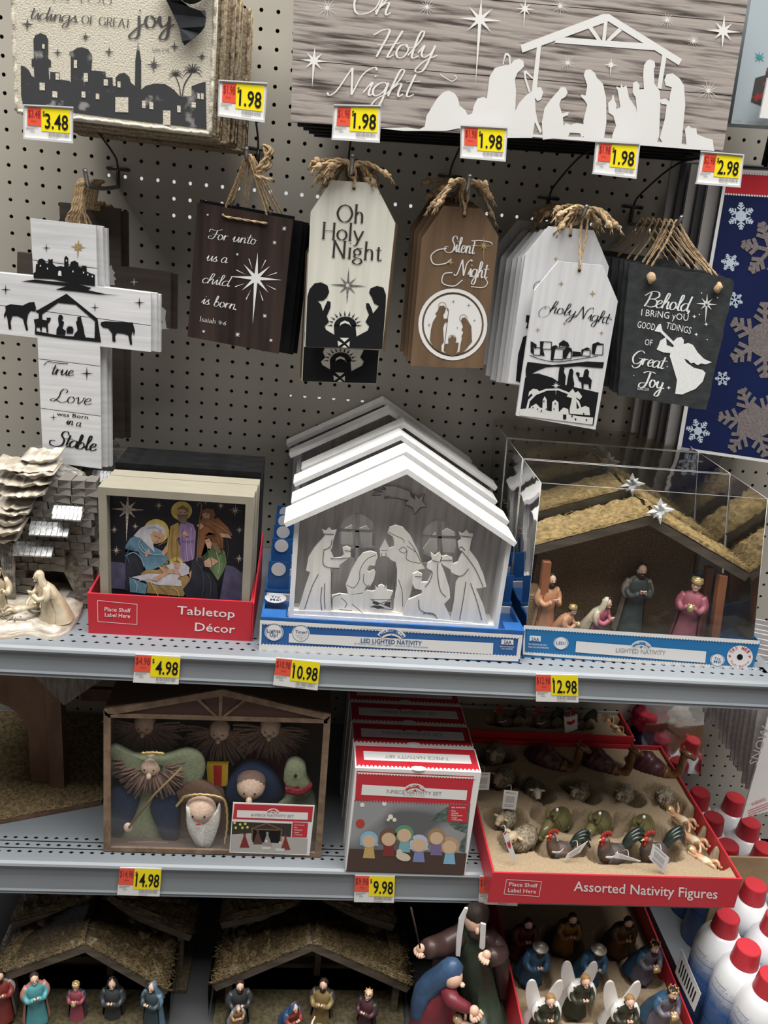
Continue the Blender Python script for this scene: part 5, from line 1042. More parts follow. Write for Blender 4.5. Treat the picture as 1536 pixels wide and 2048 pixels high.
M_led = mat('tray_blue', (.020, .105, .33), (.03, .13, .38), rough=.35, scale=(30, 30, 30)); M_navy = mat('print_blue', (.02, .07, .22), rough=.45)
def blue_tray(i, y0, y1, lab):
    t = tray('blue_display_tray', lab, .4435, .828, y0, y1, Z1, .054, .05, M_led, M_card, 'blue trays under the white houses')
    mb = MB(); mb.box(.4465, .825, y0 + .003, y1 - .003, Z1 + .036, Z1 + .039); mb.build('top_flap', M_led, t)
    for xa_, xb2 in ((.4465, .478), (.80, .825)): mb = MB(); mb.box(xa_, xb2, y0 + .003, y0 + .028, Z1 + .039, Z1 + .053); mb.build('corner_block', M_led, t)
    return t
tT_ = blue_tray(0, -.378, aps[1][1] - .010, 'blue tray reading LED LIGHTED NATIVITY under the front white house')
for i in range(1, 6):
    y0 = aps[i][1] - .008; y1 = (aps[i + 1][1] - .0095) if i < 5 else -.002
    tt = blue_tray(i, y0, y1, 'blue tray of the %s white house' % ['', 'second', 'third', 'fourth', 'fifth', 'hindmost'][i])
    for xa_, xb2 in ((.4465, .479), (.800, .825)): mb = MB(); mb.box(xa_, xb2, y0 + .003, y0 + .004, Z1 + .05, Z1 + .10); mb.build('upright_flap', M_led, tt)
    mb = MB(); p = V((.462, y0 + .0022, Z1 + .088)); mb.lathe([(.011, 0), (.011, .0004)], p, 20, (0, -1, 0), smooth=False); mb.build('round_badge', M_card, tt)
yT = -.3784
F = quadmap((520, 1240), (1043, 1270), (1037, 1318), (518, 1296))
decal('white_border', M_card, tT_, postage(F(.01, .14), F(.99, .14), 78, 1.6, -1) + postage(F(.01, .86), F(.99, .88), 78, 1.6, 1) + [[F(0, 0), F(1, 0), F(1, .12), F(0, .12)], [F(0, .89), F(1, .9), F(1, 1.1), F(0, 1.12)], [F(0, 0), F(.008, 0), F(.008, 1), F(0, 1)], [F(.99, 0), F(1.005, 0), F(1.005, 1), F(.99, 1)]], 1, yT - .0002)
H = lambda x, y: (500 + x / k, 780 + y / k)
decal('white_panel', M_card, tT_, [h2('215,1335 1335,1388 1332,1450 212,1385'), ell(*H(132, 1330), 19, 17), ell(*H(278, 1335), 18, 16.5), h2('1380,1368 1445,1370 1445,1398 1378,1395')], 1, yT - .0003)
decal('panel_outline', M_led, tT_, ring(*H(132, 1330), 17.5, 16.5, 30) + ring(*H(278, 1335), 16.6, 15.7, 30), 1, yT - .0005)
decal('panel_lettering', M_navy, tT_, sans(H(608, 1386), H(942, 1402), 9, 'LED LIGHTED NATIVITY', .012) + sans(H(92, 1330), H(168, 1332), 7, 'Lights', .01) + sans(H(108, 1352), H(152, 1354), 7, 'Up!', .01) + sans(H(247, 1334), H(312, 1338), 6.5, 'Timer!', .01) + sans(H(250, 1347), H(309, 1350), 2, '6 hours on', 0) + sans(H(255, 1357), H(303, 1360), 2, '18 hours', 0) + sans(H(269, 1367), H(289, 1369), 2, 'off', 0) + sans(H(1392, 1391), H(1434, 1393), 7, '2AA', .015) + sans(H(572, 1395), H(975, 1416), 3, '10 Warm White LED Lights - 10 luces LED decorativas', 0), 1, yT - .0006)
decal('battery_text', M_card, tT_, sans(H(1373, 1410), H(1448, 1413), 3, 'Batteries Required', .01) + sans(H(1380, 1422), H(1440, 1424), 3, '(not included)', .01), 1, yT - .0006)
logo(tT_, *H(778, 1328), 56, .05, 1, yT - .0006, .0002, M_led, M_card)
mb = MB(); c = U(*H(140, 1142), 2, Z1 + .054); mb.lathe([(.016, 0), (.016, .0005)], c, 24, (0, 0, 1), smooth=False); mb.build('try_me_badge', M_card, tT_)
decal('try_me_lettering', M_navy, tT_, sans(H(115, 1140), H(165, 1142), 4.5, 'Try', .01) + sans(H(110, 1155), H(168, 1157), 4.5, 'Me!', .01), 2, Z1 + .0548)

# ================================================================ boxed lighted nativities in clear plastic
M_str = mat('moss_straw', (.36, .255, .11), (.16, .11, .05), rough=.9, scale=(160, 160, 160), detail=5, bump=.8, lo=.3, hi=.65)
M_strw = mat('straw_stalk', (.58, .42, .16), (.36, .25, .09), rough=.8, scale=(40, 40, 40))
M_rfw = mat('grey_roof_wood', (.13, .105, .08), (.075, .06, .045), rough=.7, scale=(20, 20, 90))
M_post = mat('reddish_post', (.40, .15, .07), (.27, .10, .05), rough=.6, scale=(60, 60, 12), bump=.3)
M_burl = mat('burlap_back', (.20, .13, .07), (.11, .07, .04), rough=.95, scale=(420, 420, 420), detail=1, bump=.8, lo=.4, hi=.6)
k = 2.577
def l3(s): return pts(s, 940, 800, k)
L3 = lambda x, y: (940 + x / k, 800 + y / k)
def straw_roof(t, apx, el, er, y0, y1, th, ms, mw, seed=0, n=500, thick=.006, stalk=M_strw):
    r = random.Random(seed)
    for e in (el, er):
        a = V((apx[0], y0, apx[1])); b = V((e[0], y0, e[1])); d = (b - a); nn = V((-d[2], 0, d[0])).normalized(); nn = -nn if nn[2] < 0 else nn
        mb = MB(); mb.poly([a - V((0, 0, th / max(.3, nn[2]))), b - nn * th, b, a], (0, y1 - y0, 0)); mb.build('roof_board', mw, t)
        mb = MB(); nx, ny = 26, 10; vs = []
        for i in range(nx + 1):
            for j in range(ny + 1):
                s, u = i / nx, j / ny; q = a.lerp(b, s * 1.0) + V((0, (y1 - y0) * u, 0)); ed = min(1, 8 * min(u, 1 - u) + .15, 8 * (1 - s) + .15)
                vs.append(q + nn * (.0005 + thick * ed * (1 + .7 * noise.noise(q * 90))) + V((0, .002 * noise.noise(q * 150), 0)))
        mb.add(vs, [(i * (ny + 1) + j, (i + 1) * (ny + 1) + j, (i + 1) * (ny + 1) + j + 1, i * (ny + 1) + j + 1) for i in range(nx) for j in range(ny)], smooth=False); mb.build('moss_cover', ms, t)
        mb = MB()
        for _ in range(n):
            s, u = r.random(), r.random() ** 1.5; q = a.lerp(b, s) + V((0, (y1 - y0) * u - .002, 0)) + nn * thick * .9; dd = V((r.uniform(-1, 1), r.uniform(-1, .6), r.uniform(-.3, .5))).normalized() * r.uniform(.004, .009)
            s2 = V((dd[2], .3, -dd[0])).normalized() * .00045; mb.add([q - s2, q + s2, q + dd], [(0, 1, 2)])
        mb.build('straw_stalks', stalk, t, kind='stuff')
def stable_set(i, dy, lab):
    y0 = -.356 + dy; yr = y0 + .030
    t = thing('boxed_stable', lab, 'boxed nativity', (1.01, y0 + .07, Z1 + .002), 'boxed lighted stables')
    ap = Y(*L3(935, 600), -.326); el = Y(*L3(310, 760), -.326); er = Y(*L3(1445, 900), -.326); D = V((0, dy, 0))
    straw_roof(t, (ap[0], ap[2]), (el[0], el[2]), (er[0], er[2]), yr, yr + .075, .013, M_str, M_rfw, i, 1500, .008)
    for nm, a, b, w_, yy_ in (('post', (395, 830), (375, 1115), .012, .0), ('post', (1300, 900), (1268, 1200), .013, .003), ('post', (1235, 860), (1190, 1165), .012, .05)):
        p, q2 = Y(*L3(*a), -.322 + yy_) + D, Y(*L3(*b), -.322 + yy_) + D; q2[2] = Z1 + .012; mb = MB(); mb.obox((p + q2) / 2, (w_ / 2, 0, 0), (0, .006, 0), (p - q2) / 2); mb.build(nm, M_post, t)
    mb = MB(); ybk_ = yr + .066; mb.poly([(el[0] + .035, ybk_, Z1 + .012), (el[0] + .035, ybk_, el[2] + .0), (ap[0], ybk_, ap[2] - .016), (er[0] - .06, ybk_, er[2] + .03), (er[0] - .06, ybk_, Z1 + .012)], (0, .004, 0)); mb.build('burlap_back', M_burl, t)
    mb = MB(); mb.box(el[0] + .01, el[0] + .036, yr + .004, yr + .05, Z1 + .012, Z1 + .085); mb.build('burlap_side', mat('burlap_side', (.36, .26, .14), (.24, .16, .09), rough=.95, scale=(420, 420, 420), bump=.7), t)
    mb = MB(); mb.box(.85, 1.175, yr - .004, yr + .075, Z1 + .003, Z1 + .012); mb.build('base_board', mat('moss_ground', (.10, .075, .04), (.04, .04, .02), rough=.95, scale=(150, 150, 150), bump=.8), t)
    mb = MB(); c = ap + D + V((.008, -.004, .012))
    for a in range(8): th = a * pi / 4 + .2; R_ = .026 if a % 2 == 0 else .018; mb.lathe([(.003, .002), (.0042, R_ * .42), (.0005, R_ * .8)], c, 5, (cos(th), -.25, sin(th)), smooth=False)
    mb.build('crystal_star', mat('clear_star', (.80, .82, .85), rough=.12, coat=.8), t)
    return t
tl = [V(Y(1082, 966, -.357)), V(Y(1532, 990, -.357))]
def case(i, dy, t):
    y0 = -.357 + dy; y1 = y0 + .113; x0, x1 = .838, 1.200; X0, X1 = .8215, 1.155; zt = 1.204
    def panel(nm, q): mb = MB(); mb.add(q, [(0, 1, 2, 3)]); mb.build(nm, M_clr, t)
    z0 = Z1 + .0025
    panel('front_sheet', [(x0, y0, z0), (x1, y0, z0), (X1, y0, zt), (X0, y0, zt)]); panel('back_sheet', [(x0, y1, z0), (x1, y1, z0), (X1, y1, zt), (X0, y1, zt)])
    panel('side_sheet', [(x0, y0, z0), (x0, y1, z0), (X0, y1, zt), (X0, y0, zt)]); panel('side_sheet', [(x1, y0, z0), (x1, y1, z0), (X1, y1, zt), (X1, y0, zt)])
    mb = MB(); nx = 14; g = [(X0 + (X1 - X0) * a / nx, y0 + (y1 - y0) * b / 6, zt + .0025 * noise.noise(V((a * .9, b * .8, i))) * (1 if 0 < a < nx and 0 < b < 6 else 0)) for a in range(nx + 1) for b in range(7)]
    mb.add(g, [(a * 7 + b, (a + 1) * 7 + b, (a + 1) * 7 + b + 1, a * 7 + b + 1) for a in range(nx) for b in range(6)], smooth=True); mb.build('top_sheet', M_clr, t)
    mb = MB(); E_ = [((x0, y0, z0), (X0, y0, zt)), ((x1, y0, z0), (X1, y0, zt)), ((X0, y0, zt), (X1, y0, zt)), ((X0, y0, zt), (X0, y1, zt)), ((X1, y0, zt), (X1, y1, zt)), ((X0, y1, zt), (X1, y1, zt)), ((x0, y1, z0), (X0, y1, zt))]
    for a, b in E_: mb.tube([a, b], .0004, 4)
    mb.build('crease', mat('plastic_crease', (.55, .56, .57), rough=.2, spec=.8), t)
labc = ['frontmost', 'second', 'hindmost']
for i in range(3):
    dy = [0, .119, .238][i]; ts = stable_set(i, dy, 'straw-roofed lighted stable with crystal star, %s of the boxed ones' % labc[i])
    case(i, dy, ts)
    tb = tray('light_blue_tray', 'light blue tray reading LIGHTED NATIVITY' if i == 0 else 'light blue tray under the %s boxed stable' % labc[i], .8365, 1.2025, -.3600 + dy, -.3595 + dy + .117, Z1, .048, .048, M_blu2, M_blu2, th=.0015, t=ts)
    if i == 0: tLt = tb
yT = -.3604
decal('white_border', M_card, tLt, postage(L3(285, 1178), L3(1488, 1258), 80, 1.5, -1) + postage(L3(280, 1300), L3(1480, 1382), 80, 1.5, 1) + [l3('278,1160 1494,1240 1494,1256 278,1176'), l3('274,1300 1482,1384 1480,1402 272,1312'), l3('276,1165 286,1165 282,1310 272,1308')], 1, yT - .0001)
decal('white_panel', M_card, tLt, [l3('548,1243 1218,1296 1212,1355 543,1300'), ell(*L3(1391, 1325), 26, 23), ell(*L3(469, 1253), 15, 13), ell(*L3(1275, 1340), 14.5, 12.5), l3('308,1214 365,1217 364,1245 306,1241')], 1, yT - .0002)
decal('blue_rings', M_blu2, tLt, ring(*L3(469, 1253), 13.5, 12.6, 30) + ring(*L3(1275, 1340), 13, 12.2, 30) + sans(L3(445, 1259), L3(492, 1262), 6, 'LED!', .01) + sans(L3(1258, 1338), L3(1292, 1341), 5.5, 'Try', .01) + sans(L3(1256, 1354), L3(1294, 1357), 5.5, 'Me!', .01) + sans(L3(315, 1240), L3(356, 1243), 7, '2AA', .015), 1, yT - .0004)
decal('battery_text', M_card, tLt, sans(L3(300, 1262), L3(398, 1268), 3.4, 'FOR INDOOR USE ONLY', .005) + sans(L3(300, 1276), L3(405, 1283), 3.4, 'PARA USO EN INTERIORES', .005), 1, yT - .0004)
decal('panel_lettering', M_fine, tLt, sans(L3(752, 1300), L3(1008, 1315), 9, 'LIGHTED NATIVITY', .01), 1, yT - .0004)
L = []; cx, cy = L3(1391, 1325)
for s, r_, a0, a1 in (('TRY ME!', 17.5, -.95, .95),):
    for i, ch in enumerate(s):
        if ch == ' ': continue
        a = a0 + (a1 - a0) * i / (len(s) - 1); ux = (cos(a), sin(a)); p = (cx + r_ * sin(a) - 2.6 * ux[0], cy - r_ * .88 * cos(a) - 2.6 * ux[1] + 0); L += sans(p, (p[0] + 5.2 * ux[0], p[1] + 5.2 * ux[1]), 6.5, ch, .02)
for i, ch in enumerate('Push Button'):
    if ch == ' ': continue
    a = pi + 1.05 - 2.1 * i / 10; ux = (-cos(a), -sin(a)); p = (cx + 21.5 * sin(a) - 1.6 * ux[0], cy - 20 * cos(a) - 1.6 * ux[1]); L += sans(p, (p[0] + 3.2 * ux[0], p[1] + 3.2 * ux[1]), 4.5, ch, 0)
decal('red_lettering', M_orr if False else mat('red_ink', (.60, .03, .04), rough=.5), tLt, L + [star(cx - 20, cy - 2, 4, r=1.6, n=5), star(cx + 20, cy - 1, 4, r=1.6, n=5)], 1, yT - .0004)
decal('button_hole', M_ink, tLt, [ell(cx, cy, 6, 6)], 1, yT - .0004)
logo(tLt, *L3(884, 1256), 40, .07, 1, yT - .0004, .0002, M_blu2, M_card)
# figures standing in the front stable
def pk(nm, c): return tint('painted_' + nm, c)
zs_ = Z1 + .012
def at(px, py, z=zs_): return U(px, py, 2, z)
gp = 'figures in the front boxed stable'
figure('wise_man', 'tan robed standing king at the left post of the boxed stable', V((.873, -.318, zs_)), .112, .3, pk('tan', (.62, .32, .18)), pk('apricot', (.60, .33, .20)), M_dkb, 'bare', beard=True, group=gp)
figure('wise_man', 'small kneeling king with gold cap in the boxed stable', V((.898, -.335, zs_)), .082, .9, pk('apricot', (.60, .33, .20)), pk('tan', (.62, .32, .18)), M_dkb, 'turban', 'kneel', hold='goldcap', group=gp)
figure('kneeling_mother', 'kneeling mother in pink with cream veil in the boxed stable', V((.952, -.325, zs_)), .098, .7, pk('rose', (.58, .16, .24)), pk('cream', (.62, .56, .42)), M_dkb, 'veil', 'kneel', group=gp)
baby('infant', 'tiny infant on red cloth in the boxed stable', V((1.0, -.338, zs_)), .035, .2, mat('infant_skin', (.72, .55, .38), rough=.5), mat('infant_red', (.5, .04, .05), rough=.5), M_strw)
figure('standing_father', 'standing father in grey and slate robe in the boxed stable', V((1.025, -.285, zs_)), .125, .0, pk('slate_green', (.06, .08, .08)), pk('greybeige', (.30, .26, .22)), M_dkb, 'bare', beard=True, group=gp)
figure('wise_man', 'king in dusty pink with gold turban in the boxed stable', V((1.102, -.318, zs_)), .118, -.5, pk('dusty_pink', (.42, .13, .17)), pk('wine', (.34, .08, .12)), M_dkb, 'turban', hold='goldcap', group=gp)
# ================================================================ second shelf: large dark stable, far left
M_hay = mat('hay_ground', (.24, .175, .085), (.09, .068, .035), rough=.95, scale=(170, 170, 170), detail=5, bump=.9, lo=.35, hi=.65)
M_stw = mat('stable_wood', (.19, .11, .07), (.12, .07, .045), rough=.75, scale=(30, 30, 10), bump=.2)
t = thing('large_stable', 'large dark stable with arched wall on a straw board, left edge', 'stable', (.05, -.2, Z2 + .001))
g0 = Z2 + .011
P = [U(-260, 1700, 2, g0), U(0, 1638, 2, g0), U(206, 1600, 2, g0), U(330, 1575, 2, g0)]
P = [P[0], P[1], P[2], V((.204, -.262, g0)), V((.204, -.02, g0)), V((-.13, -.02, g0)), V((-.13, -.37, g0))]
P = [V((-.13, -.38, g0)), U(0, 1638, 2, g0), U(203, 1600, 2, g0), V((.196, -.02, g0)), V((-.13, -.02, g0))]
mb = MB(); mb.poly([p - V((0, 0, .0095)) for p in P], (0, 0, .0075)); mb.build('base_board', M_stw, t)
r = random.Random(8); mb = MB(); nx, ny = 60, 50; vs = []
for i in range(nx + 1):
    for j in range(ny + 1):
        a = P[0].lerp(P[1], min(1, i / nx / .52)) if i / nx < .52 else P[1].lerp(P[2], (i / nx - .52) / .48)
        b = P[4].lerp(P[3], i / nx); q = a.lerp(b, j / ny); vs.append(q + V((0, 0, -.001 + .0025 * noise.noise(q * 160))))
mb.add(vs, [(i * (ny + 1) + j, (i + 1) * (ny + 1) + j, (i + 1) * (ny + 1) + j + 1, i * (ny + 1) + j + 1) for i in range(nx) for j in range(ny)]); mb.build('straw_ground', M_hay, t)
mb = MB()
for _ in range(2600):
    s, u = r.random(), r.random() ** 1.6; a = P[0].lerp(P[1], s / .52) if s < .52 else P[1].lerp(P[2], (s - .52) / .48); q = a.lerp(P[4].lerp(P[3], s), u)
    d = V((r.uniform(-1, 1), r.uniform(-1, 1), r.uniform(0, .5))).normalized() * r.uniform(.004, .009); s2 = V((-d[1], d[0], 0)).normalized() * .0005; mb.add([q - s2, q + s2, q + d], [(0, 1, 2)])
mb.build('straw_stalks', mat('straw_fleck', (.42, .33, .18), (.24, .18, .10), rough=.9, scale=(60, 60, 60)), t, kind='stuff')
yw = -.225
W = [(-.13, yw, g0), (.0, yw, g0)] ; ax0, ax1, az = -.08, .058, g0 + .10
arch = [(ax1, yw, g0)] + [((ax0 + ax1) / 2 + (ax1 - ax0) / 2 * cos(a), yw, az + .06 * sin(a)) for a in [pi * i / 10 for i in range(11)]] + [(ax0, yw, g0)]
mb = MB(); mb.poly([(-.13, yw, g0), (-.13, yw, g0 + .27), (.118, yw, g0 + .27), (.118, yw, g0)] + arch, (0, .012, 0)); mb.build('arched_wall', M_stw, t)
mb = MB(); mb.box(.094, .118, yw - .014, yw + .0, g0 - .001, g0 + .26); mb.build('post', M_stw, t)
mb = MB(); mb.box(.118, .19, yw + .10, yw + .11, g0 + .10, g0 + .125); mb.build('rail', M_stw, t)
mb = MB(); mb.box(.118, .20, yw + .03, yw + .045, g0 + .20, g0 + .215); mb.build('rail', M_stw, t)
mb = MB(); q = [Y(80, 1352, -.27), Y(128, 1411, -.27), Y(190, 1385, -.26), Y(230, 1340, -.2), Y(60, 1330, -.2)]; mb.poly([Y(60, 1345, -.27), Y(128, 1411, -.27), Y(215, 1352, -.27)], (0, .05, .0)); mb.build('thatch_edge', mat('thatch', (.22, .20, .17), (.12, .105, .09), rough=.95, scale=(220, 220, 40), bump=.8), t)

# ================================================================ felt doll set in its window box
M_kr = mat('wood_print_card', (.26, .175, .115), (.15, .10, .065), rough=.6, scale=(60, 10, 60), detail=4, lo=.35, hi=.65)
yb0 = -.375; t = thing('felt_doll_box', 'house-shaped window box of felt nativity dolls with red label', 'boxed nativity', (.386, -.32, Z2 + .001)); tFB = t
ou = [Y(a, b, yb0) for a, b in ((207, 1704), (207, 1420), (445, 1379), (662, 1431), (642, 1717))]
ou[0][2] = ou[4][2] = Z2 + .002
inn = [Y(a, b, yb0) for a, b in ((221, 1693), (221, 1424), (224, 1424), (643, 1434), (628, 1706))]; inn = [Y(a, b, yb0) for a, b in ((221, 1695), (221, 1432), (442, 1431), (648, 1440), (630, 1706))]
dpt = V((0, .12, 0))
def strip(nm, a, b, c, d, m=M_kr, e=(0, .004, 0), par=None): mb = MB(); mb.poly([a, b, c, d], e); return mb.build(nm, m, par or t)
strip('frame_strip', ou[0], inn[0], inn[1], ou[1]); strip('frame_strip', ou[4], ou[3], inn[3], inn[4]); strip('frame_strip', ou[0], ou[4], inn[4], inn[0])
g1, g2, g3 = Y(221, 1432, yb0), Y(442, 1431, yb0), Y(648, 1440, yb0); gt = [Y(a, b, yb0) for a, b in ((221, 1417), (445, 1392), (655, 1430))]
strip('roof_strip', ou[1], Y(211, 1432, yb0), gt[1], ou[2]); strip('roof_strip', ou[2], gt[1], Y(656, 1441, yb0), ou[3])
strip('tie_beam', Y(215, 1428, yb0), Y(655, 1440, yb0), Y(655, 1447, yb0), Y(215, 1435, yb0))
for a, b in (((442, 1392), (440, 1434)), ((395, 1398), (432, 1434)), ((490, 1400), (446, 1435))): strip('truss_strut', Y(a[0] - 4, a[1], yb0 + .001), Y(a[0] + 4, a[1], yb0 + .001), Y(b[0] + 3, b[1], yb0 + .001), Y(b[0] - 3, b[1], yb0 + .001))
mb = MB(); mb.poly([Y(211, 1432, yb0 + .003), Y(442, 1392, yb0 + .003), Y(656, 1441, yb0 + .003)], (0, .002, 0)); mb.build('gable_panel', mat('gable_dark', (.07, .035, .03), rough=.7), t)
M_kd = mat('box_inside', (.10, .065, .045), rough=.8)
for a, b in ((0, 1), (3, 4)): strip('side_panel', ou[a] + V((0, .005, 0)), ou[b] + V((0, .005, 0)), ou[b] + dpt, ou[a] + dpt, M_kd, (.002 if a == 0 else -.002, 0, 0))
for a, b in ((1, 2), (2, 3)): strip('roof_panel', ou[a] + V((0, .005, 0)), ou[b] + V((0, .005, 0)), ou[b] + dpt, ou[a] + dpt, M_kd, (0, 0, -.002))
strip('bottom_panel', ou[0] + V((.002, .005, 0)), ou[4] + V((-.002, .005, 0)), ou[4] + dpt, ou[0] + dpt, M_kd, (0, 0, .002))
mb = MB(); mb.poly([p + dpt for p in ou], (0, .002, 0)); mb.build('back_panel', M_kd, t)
mb = MB(); mb.add([inn[0] + V((0, .001, 0)), inn[4] + V((0, .001, 0)), inn[3] + V((0, .001, 0)), inn[1] + V((0, .001, 0))], [(0, 1, 2, 3)]); mb.build('clear_window', plastic('window_film', (.99, .99, .99), -.86, .04), t)
F_ = lambda n, c: mat('felt_' + n, c, tuple(x * .8 for x in c), rough=.95, scale=(260, 260, 260), bump=.35, spec=.1)
fg, fn, fs_, fr_, fb, fw = F_('sage', (.27, .31, .20)), F_('navy', (.025, .04, .085)), F_('skin', (.72, .53, .42)), F_('red', (.30, .03, .045)), F_('brown', (.16, .10, .075)), F_('white', (.70, .69, .66))
M_yarn = mat('brown_yarn', (.24, .16, .13), (.17, .11, .09), rough=.95, scale=(400, 400, 60), bump=.5)
M_gbr2 = mat('gold_braid', (.55, .42, .18), rough=.4, metal=.7)
def face(mb_par, px, py, y, r, nose=True):
    c = Y(px, py, y); mb = MB(); mb.blob(c, (r, r * .85, r * 1.02), 16, 12); mb.build('head', fs_, mb_par)
    mb = MB(); mb.blob(c + V((-.001, -r * .92, -r * .55)), (r * .23, r * .26, r * .28) if nose else (r * .2, r * .05, r * .05), 10, 8); mb.build('nose' if nose else 'mouth', fs_ if nose else fr_, mb_par)
    mb = MB()
    for s in (-1, 1): mb.blob(c + V((s * r * .38 - .001, -r * .83, -r * .02)), r * .07, 6, 5)
    mb.build('eyes', M_ink, mb_par); return c
def beard(par, c, r, L, a0, a1, n=46, seed=0, y=-.004):
    rr = random.Random(seed); mb = MB()
    for i in range(n):
        a = a0 + (a1 - a0) * (i + rr.uniform(-.6, .6)) / n; q0 = c + V((cos(a) * r * .75, y - .002, sin(a) * r * .7)); l = L * rr.uniform(.75, 1.1)
        q1 = q0 + V((cos(a) * l * .55, rr.uniform(-.007, .001), sin(a) * l * .55)); q2 = q0 + V((cos(a) * l + rr.uniform(-.003, .003), rr.uniform(-.008, .002), sin(a) * l - .002)); mb.tube([q0, q1, q2], .0019, 5)
    mb.build('yarn_beard', M_yarn, par)
def pad(par, nm, m, P, y, th=.006, bul=.004):      # soft felt shape from an outline
    Q = [V((p[0], p[1], 0)) for p in cr([(a, b) for a, b in P] + [P[0]], 3)[:-1]]; cx = sum(q[0] for q in Q) / len(Q); cy = sum(q[1] for q in Q) / len(Q); n = len(Q); mb = MB(); vs = []; fs = []
    for k_, (s, d) in enumerate(((1, th), (1, .001), (.93, -bul * .6), (.6, -bul), (.25, -bul * 1.3))):
        for q in Q: vs.append(Y(cx + (q[0] - cx) * s, cy + (q[1] - cy) * s, y) + V((0, d + .0012 * noise.noise(V((q[0] * .08 * s, q[1] * .08 * s, k_ * .3))), 0)))
    for k_ in range(4): fs += [(k_ * n + i, k_ * n + (i + 1) % n, (k_ + 1) * n + (i + 1) % n, (k_ + 1) * n + i) for i in range(n)]
    fs.append(tuple(range(4 * n, 5 * n))); fs.append(tuple(range(n - 1, -1, -1))); mb.add(vs, fs, smooth=True); return mb.build(nm, m, par)
gd = 'felt dolls in the window box'; px2 = .00083
# shepherd doll
t = thing('felt_doll', 'felt shepherd doll with sage hat, yarn beard and navy cloak', 'doll', Y(290, 1700, -.335), gd)
pad(t, 'robe', fg, [(300, 1560), (318, 1640), (320, 1680), (300, 1700), (270, 1706), (242, 1700), (228, 1678), (245, 1650), (268, 1600)], -.340, .02)
pad(t, 'cloak', fn, [(265, 1572), (280, 1590), (270, 1630), (255, 1655), (240, 1672), (208, 1655), (215, 1610), (225, 1578)], -.347, .02)
pad(t, 'cloak', fn, [(320, 1580), (345, 1572), (358, 1600), (356, 1680), (330, 1685), (312, 1650), (300, 1615)], -.347, .02)
c = face(t, 303, 1528, -.345, .0185); beard(t, c, .0185, .042, 2.9, 6.6, 60, 1)
pad(t, 'hat', fg, [(212, 1500), (232, 1492), (262, 1508), (285, 1512), (330, 1512), (372, 1500), (402, 1512), (410, 1540), (395, 1575), (380, 1580), (368, 1545), (340, 1530), (300, 1516), (262, 1520), (240, 1512), (228, 1555), (218, 1535)], -.350, .008)
mb = MB(); mb.tube([Y(a, b, -.366) + V((0, 0, .0006 * sin(i * 2.2))) for i, (a, b) in enumerate([(283 + j * 3.3, 1507 - 2.2 * sin(j / 14 * pi) + j * .05) for j in range(15)])], [.0022 + .0009 * (j % 2) for j in range(15)], 6); mb.build('gold_braid', M_gbr2, t)
mb = MB(); mb.tube([Y(364, 1535, -.372), Y(310, 1588, -.372), Y(258, 1655, -.368)], .0018, 6); mb.build('staff', mat('twig', (.24, .16, .08), rough=.8), t)
mb = MB(); mb.blob(Y(256, 1655, -.364), (.007, .004, .009), 10, 8); mb.build('hand', fs_, t)
# baby in cradle
t = thing('felt_doll', 'swaddled felt baby in a brown cradle with gold braid', 'doll', Y(405, 1700, -.335), gd)
pad(t, 'cradle', fb, [(362, 1600), (375, 1585), (410, 1582), (445, 1592), (452, 1640), (448, 1690), (430, 1703), (380, 1702), (358, 1690), (356, 1640)], -.343, .02, .0)
pad(t, 'hood', fb, [(352, 1585), (375, 1560), (410, 1566), (438, 1585), (446, 1606), (400, 1596), (362, 1604)], -.352, .008)
c = face(t, 402, 1616, -.356, .024, False)
pad(t, 'swaddle', fw, [(372, 1612), (378, 1625), (402, 1642), (428, 1628), (438, 1612), (440, 1640), (428, 1680), (412, 1703), (392, 1690), (374, 1655)], -.362, .012, .006)
pad(t, 'swaddle_fold', fw, [(372, 1614), (402, 1642), (408, 1690), (398, 1690), (376, 1655)], -.370, .004, .002)
mb = MB(); mb.tube([Y(a + 1.2 * (i % 2), b + 1.2 * (i % 2), -.368) for i, (a, b) in enumerate([(q[0], q[1]) for q in cr([(352, 1612), (362, 1600), (370, 1592), (400, 1588), (440, 1594), (452, 1610), (454, 1650), (448, 1690)], 6)])], .0021, 6); mb.build('gold_braid', M_gbr2, t)
# mother, sheep, back row
t = thing('felt_doll', 'felt mother doll with navy hood', 'doll', Y(505, 1700, -.32), gd)
pad(t, 'hood', fn, [(450, 1600), (455, 1570), (480, 1540), (505, 1532), (535, 1545), (560, 1570), (565, 1600), (520, 1618), (480, 1615)], -.335, .02)
pad(t, 'robe', F_('dark_green', (.03, .06, .05)), [(470, 1600), (545, 1605), (560, 1712), (455, 1712)], -.33, .02)
c = face(t, 502, 1572, -.345, .0225); mb = MB(); mb.blob(c + V((0, .004, .007)), (.0235, .019, .0185), 12, 8); mb.build('hair', M_yarn, t)
t = thing('felt_doll', 'sage felt sheep doll with red scarf', 'doll', Y(610, 1705, -.32), gd)
pad(t, 'body', fg, [(572, 1600), (600, 1588), (628, 1600), (636, 1650), (628, 1700), (560, 1700), (545, 1640), (555, 1610)], -.34, .02)
pad(t, 'head', fg, [(568, 1545), (575, 1528), (592, 1522), (610, 1532), (614, 1555), (622, 1572), (618, 1590), (604, 1588), (598, 1575), (580, 1578), (568, 1565)], -.35, .012)
mb = MB(); mb.blob(Y(591, 1552, -.357), .0028, 8, 6); mb.build('eye', M_ink, t)
pad(t, 'scarf', fr_, [(570, 1576), (590, 1580), (608, 1578), (622, 1568), (624, 1576), (610, 1588), (588, 1590), (572, 1586)], -.357, .006, .002)
